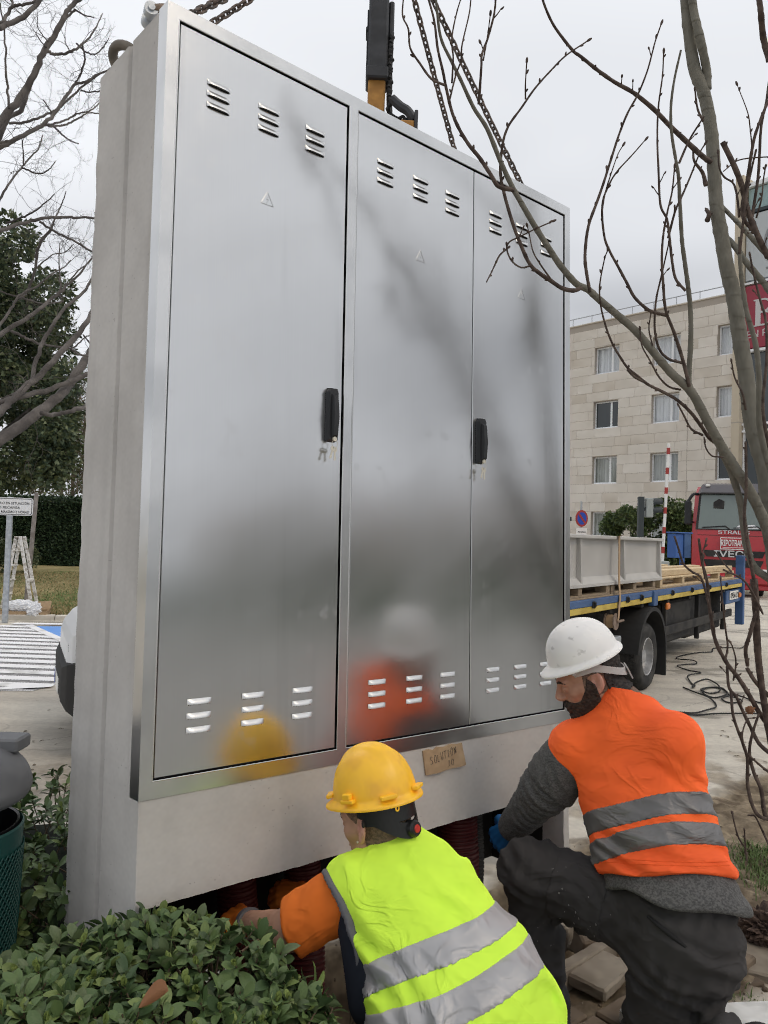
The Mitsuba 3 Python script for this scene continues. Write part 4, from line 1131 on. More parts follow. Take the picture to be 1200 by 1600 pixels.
# ------------------------------------------------------------------ street furniture on the right
def upright(px, d, yaw=0.0):
    o = at(px, 850, d).copy(); o[2] = 0
    x = unit([math.cos(yaw), math.sin(yaw), 0])
    return frame(o, x, [-x[1], x[0], 0], (0, 0, 1))


def zat(px, py, d):
    return float(at(px, py, d)[2])


S1 = upright(908.5, 30, 0.55)
sgn = thing('no_parking_sign', 'round blue and red no parking sign with a small white plate below', 'road sign')
zc = zat(908, 810, 30)
put(sgn, 'post', rbox(-0.035, 0.035, 0.03, 0.08, 0, zat(908, 783, 30), 0.005), 'm_galvanised', M=S1)
disc = lambda r, h: lathe([(0, h), (r, h), (r, 0), (0, 0)], 40)
DM = lambda y: frame((0, y, zc), (1, 0, 0), (0, 0, 1), (0, -1, 0))
put(sgn, 'red_rim', xf(disc(0.315, 0.02), DM(0.03)), 'm_red_paint', M=S1)
put(sgn, 'blue_field', xf(disc(0.235, 0.004), DM(0.0095)), 'm_blue_sign', M=S1)
put(sgn, 'red_bar', xf(prism([(-0.19, 0.13), (-0.13, 0.19), (0.19, -0.13), (0.13, -0.19)], 0.004), DM(0.005)), 'm_red_paint', M=S1)
put(sgn, 'plate', rbox(-0.27, 0.27, 0.0, 0.02, zc - 0.66, zc - 0.36, 0.004), 'm_white_paint', M=S1)
put(sgn, 'plate_line', box(-0.2, 0.2, -0.004, -0.001, zc - 0.53, zc - 0.49), 'm_dark_post', M=S1)

S2 = upright(1000, 25, 0.0)
tl_ = thing('traffic_light', 'grey traffic light with black hoods seen from its side on a dark post', 'traffic light')
put(tl_, 'post', rbox(-0.085, 0.085, -0.085, 0.085, 0, zat(1000, 776, 25), 0.01), 'm_dark_post', M=S2)
put(tl_, 'housing', rbox(0.14, 0.36, -0.12, 0.12, zat(1000, 808, 25), zat(1000, 778, 25), 0.02), 'm_traffic_grey', M=S2)
put(tl_, 'bracket', rbox(0.086, 0.139, -0.04, 0.04, zat(1000, 795, 25) - 0.05, zat(1000, 795, 25) + 0.05, 0.005), 'm_dark_post', M=S2)
for py in (784, 797):
    z = zat(1000, py, 25)
    hood = [tube([[0.361, 0, z], [0.44, 0, z]], 0.125, 20)]
    aa = np.linspace(-0.15 * np.pi, 1.15 * np.pi, 18)
    g_ = Polygon([(0.13 * math.cos(t), 0.13 * math.sin(t)) for t in aa] + [(0.118 * math.cos(t), 0.118 * math.sin(t)) for t in aa[::-1]])
    hood.append(prism(g_, 0.20, frame((0.44, 0, z), (0, 1, 0), (0, 0, 1), (1, 0, 0))))
    put(tl_, 'lamp_hood', cat(hood), 'm_dark_post', 30, M=S2)

bar = thing('barrier_arm', 'raised white barrier arm with red bands', 'barrier')
b0, b1 = at(1037, 838, 25), at(1045, 693, 25)
dirb = unit(b1 - b0); b00 = b0 - dirb * (b0[2] - 1.0) / dirb[2]
Lb = np.linalg.norm(b1 - b00)
xb_ = unit(np.cross([0, 1, 0], dirb)); Mb = frame(b00, xb_, np.cross(dirb, xb_), dirb)
put(bar, 'arm', rbox(-0.045, 0.045, -0.03, 0.03, 0, Lb, 0.012), 'm_white_paint', M=Mb)
for z in np.arange(0.35, Lb - 0.1, 0.62):
    put(bar, 'red_band', rbox(-0.048, 0.048, -0.033, 0.033, z, z + 0.22, 0.012), 'm_red_paint', M=Mb)
put(bar, 'motor_box', cat([rbox(b00[0] - .18, b00[0] + .18, b00[1] - .16, b00[1] + .2, 0, 1.12, 0.03)]), 'm_traffic_grey')

S3 = upright(1066, 17, 0.5)
ib = thing('blue_information_box', 'blue two sided box on a post beside the red lorry', 'box')
z0_, z1_ = zat(1066, 872, 17), zat(1066, 833, 17)
put(ib, 'post', rbox(-0.04, 0.04, -0.04, 0.04, 0, z0_, 0.005), 'm_blue_bright', M=S3)
put(ib, 'panel', rbox(-0.23, -0.001, -0.03, 0.20, z0_, z1_ - 0.02, 0.008), 'm_blue_bright', M=S3)
put(ib, 'side_panel', rbox(0.001, 0.20, -0.06, 0.20, z0_ + 0.005, z1_ - 0.01, 0.008), 'm_blue_paint', M=S3)
put(ib, 'lid', rbox(-0.25, 0.24, -0.08, 0.22, z1_ - 0.009, z1_ + 0.02, 0.008), 'm_blue_bright', M=S3)

# cable on the paving
kc = [(1165, 1007), (1158, 1013), (1138, 1013), (1115, 1013), (1112, 1019), (1090, 1021), (1063, 1025), (1058, 1030), (1083, 1033), (1088, 1037), (1070, 1039), (1058, 1042), (1075, 1047), (1095, 1052), (1075, 1057), (1080, 1067), (1086, 1072), (1082, 1075), (1088, 1066), (1105, 1062), (1122, 1072), (1124, 1080), (1108, 1084), (1095, 1079), (1110, 1074), (1130, 1078), (1136, 1086), (1115, 1090), (1098, 1083), (1105, 1076), (1128, 1075), (1140, 1087), (1160, 1097), (1140, 1098), (1128, 1092), (1150, 1088), (1180, 1096), (1215, 1106)]
cp = np.array([gnd(a_, b_, 0.012) for a_, b_ in kc])
cp[:, 2] += 0.006 * (np.arange(len(cp)) % 3)
single('power_cable', tube(smooth_path(cp, 7), 0.0085, 7), 'm_black_rubber', 'thin black cable lying in loose coils on the paving near the trailer wheel', 'cable', True)
kc = [(1068, 1074), (1085, 1082), (1105, 1090), (1117, 1098), (1118, 1106), (1105, 1111), (1085, 1114), (1055, 1113), (1030, 1111), (1080, 1117), (1120, 1116), (1185, 1117), (1230, 1118)]
cp = np.array([gnd(a_, b_, 0.012) for a_, b_ in kc]); cp[:, 2] += 0.006 * (np.arange(len(cp)) % 3)
single('power_cable', tube(smooth_path(cp, 7), 0.0085, 7), 'm_black_rubber', 'second black cable running across the paving beyond the orange vest', 'cable', True)
# ------------------------------------------------------------------ left side: sign, posts, ladder, cardboard box, van, litter bin
ps = thing('parking_sign', 'white rectangular parking sign with black Spanish text on a grey post', 'sign')
PSM = upright(11, 13.2, 0.08)
za, zb = zat(11, 805, 13.2), zat(11, 778, 13.2)
put(ps, 'post', rbox(-0.045, 0.045, 0.03, 0.09, 0, zb + 0.02, 0.008), 'm_galvanised', M=PSM)
rb = sbox(-0.40, za, 0.38, zb + 0.01).buffer(-0.05).buffer(0.05)
put(ps, 'panel', prism(rb, 0.012, TF(0.03)), 'm_white_paint', M=PSM)
put(ps, 'border', prism(rb.buffer(-0.012).difference(rb.buffer(-0.022)), 0.002, TF(0.0175)), 'm_plate_black', M=PSM)
for s, z, h_ in (('VEHÍCULO EN SITUACIÓN', 0.64, 0.033), ('DE RECARGA', 0.39, 0.033), ('TIEMPO MÁXIMO 2 HORAS', 0.14, 0.033)):
    t_ = meshkit.text_mesh(s, h_, 0.002, True)
    t_.vertices[:, 0] -= (t_.bounds[0, 0] + t_.bounds[1, 0]) / 2
    k_ = 0.66 / max(t_.bounds[1, 0] - t_.bounds[0, 0], 0.4)
    put(ps, 'lettering', xf(t_, TF(0.0175) @ frame((-0.01, za + z * (zb - za), 0), (min(k_, 1.3), 0, 0), (0, 1.15, 0), (0, 0, 1))), 'm_plate_black', M=PSM)
pb, pt_ = at(40, 952, 15.4), at(57, 772, 15.4)
pb[2] = 0
principled('m_pole_grey', two_tone((0.19, 0.165, 0.15), (0.30, 0.27, 0.25), 9.0), 0.6)
single('metal_pole', tube([pb, pt_ + (pt_ - pb) * 0.01], [0.045, 0.04], 14), 'm_pole_grey', 'slightly leaning grey brown metal pole behind the cardboard box', 'pole', 30)

lad = thing('stepladder', 'paint splashed white wooden stepladder standing open on the lawn', 'ladder')
la0, la1 = at(28, 838, 14.6), at(34, 838, 14.6)
for s, (b_, t_) in enumerate(((at(6, 968, 14.6), la0), (at(54, 955, 14.6), la1))):
    b_ = b_.copy(); b_[2] = 0.09
    for dy in (-0.10, 0.14):
        o1, o2 = b_ + [0, dy, 0], t_ + [0, dy * 0.7, 0]
        ax = unit(o2 - o1); xx = unit(np.cross([0, 1, 0], ax))
        put(lad, 'stile', rbox(-0.03, 0.03, -0.012, 0.012, 0, np.linalg.norm(o2 - o1), 0.004), 'm_ladder_paint', M=frame(o1, xx, np.cross(ax, xx), ax))
    if s == 0:
        for k in range(1, 5):
            c_ = b_ + (t_ - b_) * k / 5
            put(lad, 'tread', rbox(c_[0] - .045, c_[0] + .045, c_[1] - 0.10, c_[1] + 0.14, c_[2] - .01, c_[2] + .01, 0.003), 'm_ladder_paint')
    else:
        c_ = b_ + (t_ - b_) * 0.4
        put(lad, 'stay', rbox(c_[0] - .02, c_[0] + .02, c_[1] - 0.10, c_[1] + 0.14, c_[2] - .03, c_[2] + .03, 0.003), 'm_ladder_paint')
put(lad, 'hinge_pin', rod((la0 + la1) / 2 + [0, -0.18, -.03], (la0 + la1) / 2 + [0, 0.18, -.03], 0.015, 8), 'm_rust_steel')

cb_ = thing('cardboard_box', 'open brown cardboard box at the edge of the lawn', 'cardboard box')
BX = frame(gnd(36, 969), unit([1, 0.22, 0]), unit([-0.22, 1, 0]), (0, 0, 1))
put(cb_, 'front_wall', box(-0.42, 0.36, 0, 0.008, 0.004, 0.15), 'm_cardboard', M=BX)
put(cb_, 'back_wall', box(-0.42, 0.36, 0.40, 0.408, 0.004, 0.15), 'm_cardboard', M=BX)
put(cb_, 'side_wall', box(-0.428, -0.42, 0, 0.408, 0.004, 0.15), 'm_cardboard', M=BX)
put(cb_, 'side_wall', box(0.36, 0.368, 0, 0.408, 0.004, 0.15), 'm_cardboard', M=BX)
put(cb_, 'base', box(-0.42, 0.36, 0.008, 0.40, 0.004, 0.012), 'm_cardboard', M=BX)
put(cb_, 'flap', hull([[0.0, 0.409, 0.15], [0.36, 0.409, 0.15], [0.0, 0.50, 0.27], [0.36, 0.50, 0.29], [0.0, 0.416, 0.15], [0.36, 0.416, 0.15]]), 'm_cardboard', M=BX)
put(cb_, 'flap', hull([[0.369, 0.0, 0.15], [0.369, 0.4, 0.15], [0.46, 0.02, 0.24], [0.46, 0.38, 0.24], [0.376, 0.0, 0.148], [0.376, 0.4, 0.148]]), 'm_cardboard', M=BX)


def blob_mesh(c, r, amp, s, seed, sub=5):
    m_ = trimesh.creation.icosphere(sub)
    n_ = np.abs(meshkit.fbm(m_.vertices * s + seed, 4, seed) - 0.5)
    m_.vertices = m_.vertices * (1 - amp * 2 + amp * 6 * n_)[:, None] * np.asarray(r) + np.asarray(c)
    return m_


bag = blob_mesh((0, 0, 0), (0.34, 0.17, 0.13), 0.16, 2.6, 3)
bag2 = blob_mesh((0.24, -0.10, -0.05), (0.16, 0.14, 0.17), 0.2, 2.9, 7)
single('plastic_bag', xf(cat([bag, bag2]), BX @ frame((-0.08, 0.12, 0.235), (1, 0, 0), (0, 1, 0), (0, 0, 1))), 'm_paper_bag', 'crumpled white plastic bag spilling out of the cardboard box', 'plastic bag', 50)

# the little white van behind the cabinet
van = thing('white_van', 'white van almost hidden behind the cabinet, only its front corner showing', 'van')
vh = unit([-0.91, -0.415, 0]); vr = np.array([-vh[1], vh[0], 0]) * -1
if vr[1] > 0: vr = -vr
VC = np.array([-2.78, 6.95, 0])
VM = frame(VC, -vh, -vr if np.cross(-vh, vr)[2] < 0 else vr, (0, 0, 1))
VW = 1.6 if np.cross(-vh, vr)[2] >= 0 else -1.6
s_ = np.sign(VW)
yy = lambda a_: s_ * a_
VP_ = []
def vsec(x, w, z0_, z1_):
    for a_ in (0.8 - w, 0.8 + w):
        VP_.extend([[x, yy(a_), z0_], [x, yy(a_), z1_]])
lower = []
for x, ins, z0_, z1_ in ((0.0, 0.34, 0.40, 0.80), (0.03, 0.20, 0.36, 0.86), (0.10, 0.08, 0.30, 0.93), (0.20, 0.02, 0.27, 0.99), (0.34, 0.0, 0.26, 1.03), (2.58, 0.0, 0.26, 1.08), (2.63, 0.06, 0.34, 1.0)):
    for a_ in (ins, 1.6 - ins):
        lower += [[x, yy(a_), z0_], [x, yy(a_), z1_]]
put(van, 'lower_body', hull(lower).subdivide_to_size(0.12), 'm_car_white', 40, M=VM)
upper = []
for x, ins, z_ in ((0.30, 0.08, 1.0), (0.62, 0.10, 1.22), (1.1, 0.2, 1.66), (2.45, 0.2, 1.70), (2.61, 0.08, 1.05)):
    for a_ in (ins, 1.6 - ins):
        upper.append([x, yy(a_), z_])
put(van, 'cabin', hull(upper), 'm_car_white', 25, M=VM)
wsv = []
for x, z_ in ((0.64, 1.26), (1.06, 1.63)):
    for a_ in (0.26, 1.34): wsv += [[x - 0.02, yy(a_), z_ + 0.02], [x + 0.05, yy(a_), z_ - 0.02]]
put(van, 'windscreen', hull(wsv), 'm_windscreen', 30, M=VM)
for sd_h in (0, 1):
    hl = []
    for x, a_, z0_, z1_ in ((0.012, 0.30, 0.74, 0.80), (0.075, 0.098, 0.74, 0.90), (0.20, 0.012, 0.80, 0.965), (0.05, 0.30, 0.76, 0.82), (0.12, 0.14, 0.76, 0.92), (0.22, 0.04, 0.82, 0.965)):
        for z_ in (z0_, z1_): hl.append([x - 0.004, yy(a_ if sd_h == 0 else 1.6 - a_), z_])
    put(van, 'headlight', hull(hl), 'm_dark_glass', 30, M=VM)
bp = []
for x, ins, z0_, z1_ in ((-0.030, 0.34, 0.38, 0.62), (0.0, 0.20, 0.34, 0.66), (0.07, 0.07, 0.30, 0.69), (0.19, 0.0, 0.27, 0.69), (0.32, -0.008, 0.26, 0.66)):
    for a_ in (ins, 1.6 - ins): bp += [[x, yy(a_), z0_], [x, yy(a_), z1_]]
put(van, 'bumper', hull(bp).subdivide_to_size(0.12), 'm_black_rubber', 40, M=VM)
put(van, 'number_plate', box(-0.034, -0.022, min(yy(0.40), yy(0.92)), max(yy(0.40), yy(0.92)), 0.37, 0.48), 'm_plate_white', M=VM)
put(van, 'plate_band', box(-0.037, -0.0341, min(yy(0.40), yy(0.45)), max(yy(0.40), yy(0.45)), 0.37, 0.48), 'm_blue_sign', M=VM)
fm = frame((-0.0485, yy(0.57), 0.352), (0, s_, 0), (0, 0, 1), (-1 if s_ > 0 else 1, 0, 0))
tx = meshkit.text_mesh('4', 0.078, 0.002, True)
put(van, 'plate_lettering', xf(tx, frame((-0.0345, yy(0.48), 0.388), (0, s_, 0), (0, 0, 1), (s_, 0, 0))), 'm_plate_black', M=VM)
for a_, sd in ((-0.025, -s_), (1.625, s_)):
    for x in (0.62, 2.15):
        wheel(van, x, yy(a_), 0.31, 0.18, VM, int(sd))

# litter bin, lower left
LB = frame((*at(-82, 1400, 2.15)[:2], 0), (1, 0, 0), (0, 1, 0), (0, 0, 1))
zr = zat(0, 1292, 2.15)
bin_ = thing('litter_bin', 'dark green perforated litter bin with a grey domed hood', 'litter bin')
RB = 0.182
put(bin_, 'basket', lathe([(RB * .86, 0.16), (RB * 0.99, zr - 0.02), (RB, zr - 0.005), (RB * 0.975, zr), (RB * .95, zr - 0.01), (RB * .94, zr - 0.03), (RB * 0.82, 0.18)], 48), 'm_bin_green', 40, M=LB)
mesh_ = []
for k in range(64):
    for sgn_ in (-1, 1):
        zz = np.linspace(0.2, zr - 0.06, 22)
        ang_ = 2 * np.pi * k / 64 + sgn_ * (zz - 0.2) * 4.2
        rr_ = np.interp(zz, [0.16, zr], [RB * .86, RB * .99]) + 0.0045
        mesh_.append(tube(np.stack([rr_ * np.cos(ang_), rr_ * np.sin(ang_), zz], 1), 0.0026, 4))
put(bin_, 'mesh_basket', cat(mesh_), 'm_bin_green', True, label='raised diamond mesh of the bin', M=LB)
put(bin_, 'liner', lathe([(RB * .93, zr - 0.04), (RB * .935, zr + 0.004), (RB * .90, zr + 0.002), (RB * .84, zr - 0.16), (0, zr - 0.22)], 40), 'm_bin_liner', 30, M=LB)
zh = zat(0, 1225, 2.15)
hood = [(0.0, zh + 0.100), (0.08, zh + 0.096), (0.14, zh + 0.074), (0.180, zh + 0.038), (0.197, zh - 0.002), (0.196, zh - 0.026), (0.182, zh - 0.046), (0.14, zh - 0.062), (0.0, zh - 0.066)]
put(bin_, 'hood', lathe(smooth_path(hood, 4), 56), 'm_bin_grey', 60, M=LB)
put(bin_, 'post', cat([rod([-0.06, 0.1, 0.0], [-0.06, 0.1, zh - 0.07], 0.022, 12), rod([0.06, 0.1, 0.15], [0.06, 0.1, zh - 0.07], 0.012, 10)]), 'm_bin_grey', 30, M=LB)
put(bin_, 'ashtray', rbox(0.05, 0.155, 0.03, 0.12, zh + 0.070, zh + 0.108, 0.006), 'm_bin_grey', M=LB)
# ------------------------------------------------------------------ plants
def px_branch(pts, d0, d1, w0, w1, n=5, sides=7, bump=0.0, seed=0):
    """A limb from pixels of the photograph, its distance running from d0 to d1 and its width in pixels from w0 to w1."""
    pts = np.asarray(pts, float)
    L = np.r_[0, np.cumsum(np.linalg.norm(np.diff(pts, axis=0), axis=1))]; L /= L[-1]
    d = d0 + (d1 - d0) * L + 0.03 * np.sin(L * 9 + seed) * min(1, d0 / 6)
    w = w0 + (w1 - w0) * L
    q = np.array([np.r_[at(x, y, dd), ww * dd / FOC / 2] for (x, y), dd, ww in zip(pts, d, w)])
    q = smooth_path(q, n)
    return q


def limb_mesh(q, sides=8, bump=0.0, seed=0):
    return tube(q[:, :3], np.maximum(q[:, 3], 0.0006), sides, True, bump, seed)


def leaf_mesh(L=0.07, W=0.027, fold=0.35, curl=0.25, nx=9, ny=5):
    """An obovate leaf along +y, its face up, folded on the midrib and curled down at the tip."""
    v = []
    for i in range(nx):
        t = i / (nx - 1)
        ww = W * 0.5 * (0.04 + math.sin(math.pi * min(1.0, t ** 1.30)) ** 0.62 if 0 < t < 1 else 0.05)
        for j in range(ny):
            s = 2 * j / (ny - 1) - 1
            v.append([s * ww, t * L, fold * abs(s) * ww - curl * L * t * t + 0.06 * L * t])
    f = []
    for i in range(nx - 1):
        for j in range(ny - 1):
            a = i * ny + j
            f += [[a, a + 1, a + ny + 1], [a, a + ny + 1, a + ny]]
    return np.array(v), np.array(f)


def place(v, f, Ms):
    """All copies of (v, f) under the matrices Ms (n, 4, 4) as arrays."""
    Ms = np.asarray(Ms)
    V = np.einsum('kij,nj->kni', Ms[:, :3, :3], v) + Ms[:, None, :3, 3]
    F = f[None] + (np.arange(len(Ms)) * len(v))[:, None, None]
    return tm(V.reshape(-1, 3), F.reshape(-1, 3))


def orient(n, rng, up=None):
    """n random frames whose y axis follows 'up' loosely: (n, 3, 3)."""
    y = rng.normal(size=(n, 3)) if up is None else up + 0.0
    y /= np.linalg.norm(y, axis=1, keepdims=True)
    r = rng.normal(size=(n, 3)); r[:, 2] = np.abs(r[:, 2]) + 1.2
    x = np.cross(y, r); x /= np.linalg.norm(x, axis=1, keepdims=True)
    return np.stack([x, y, np.cross(x, y)], -1)


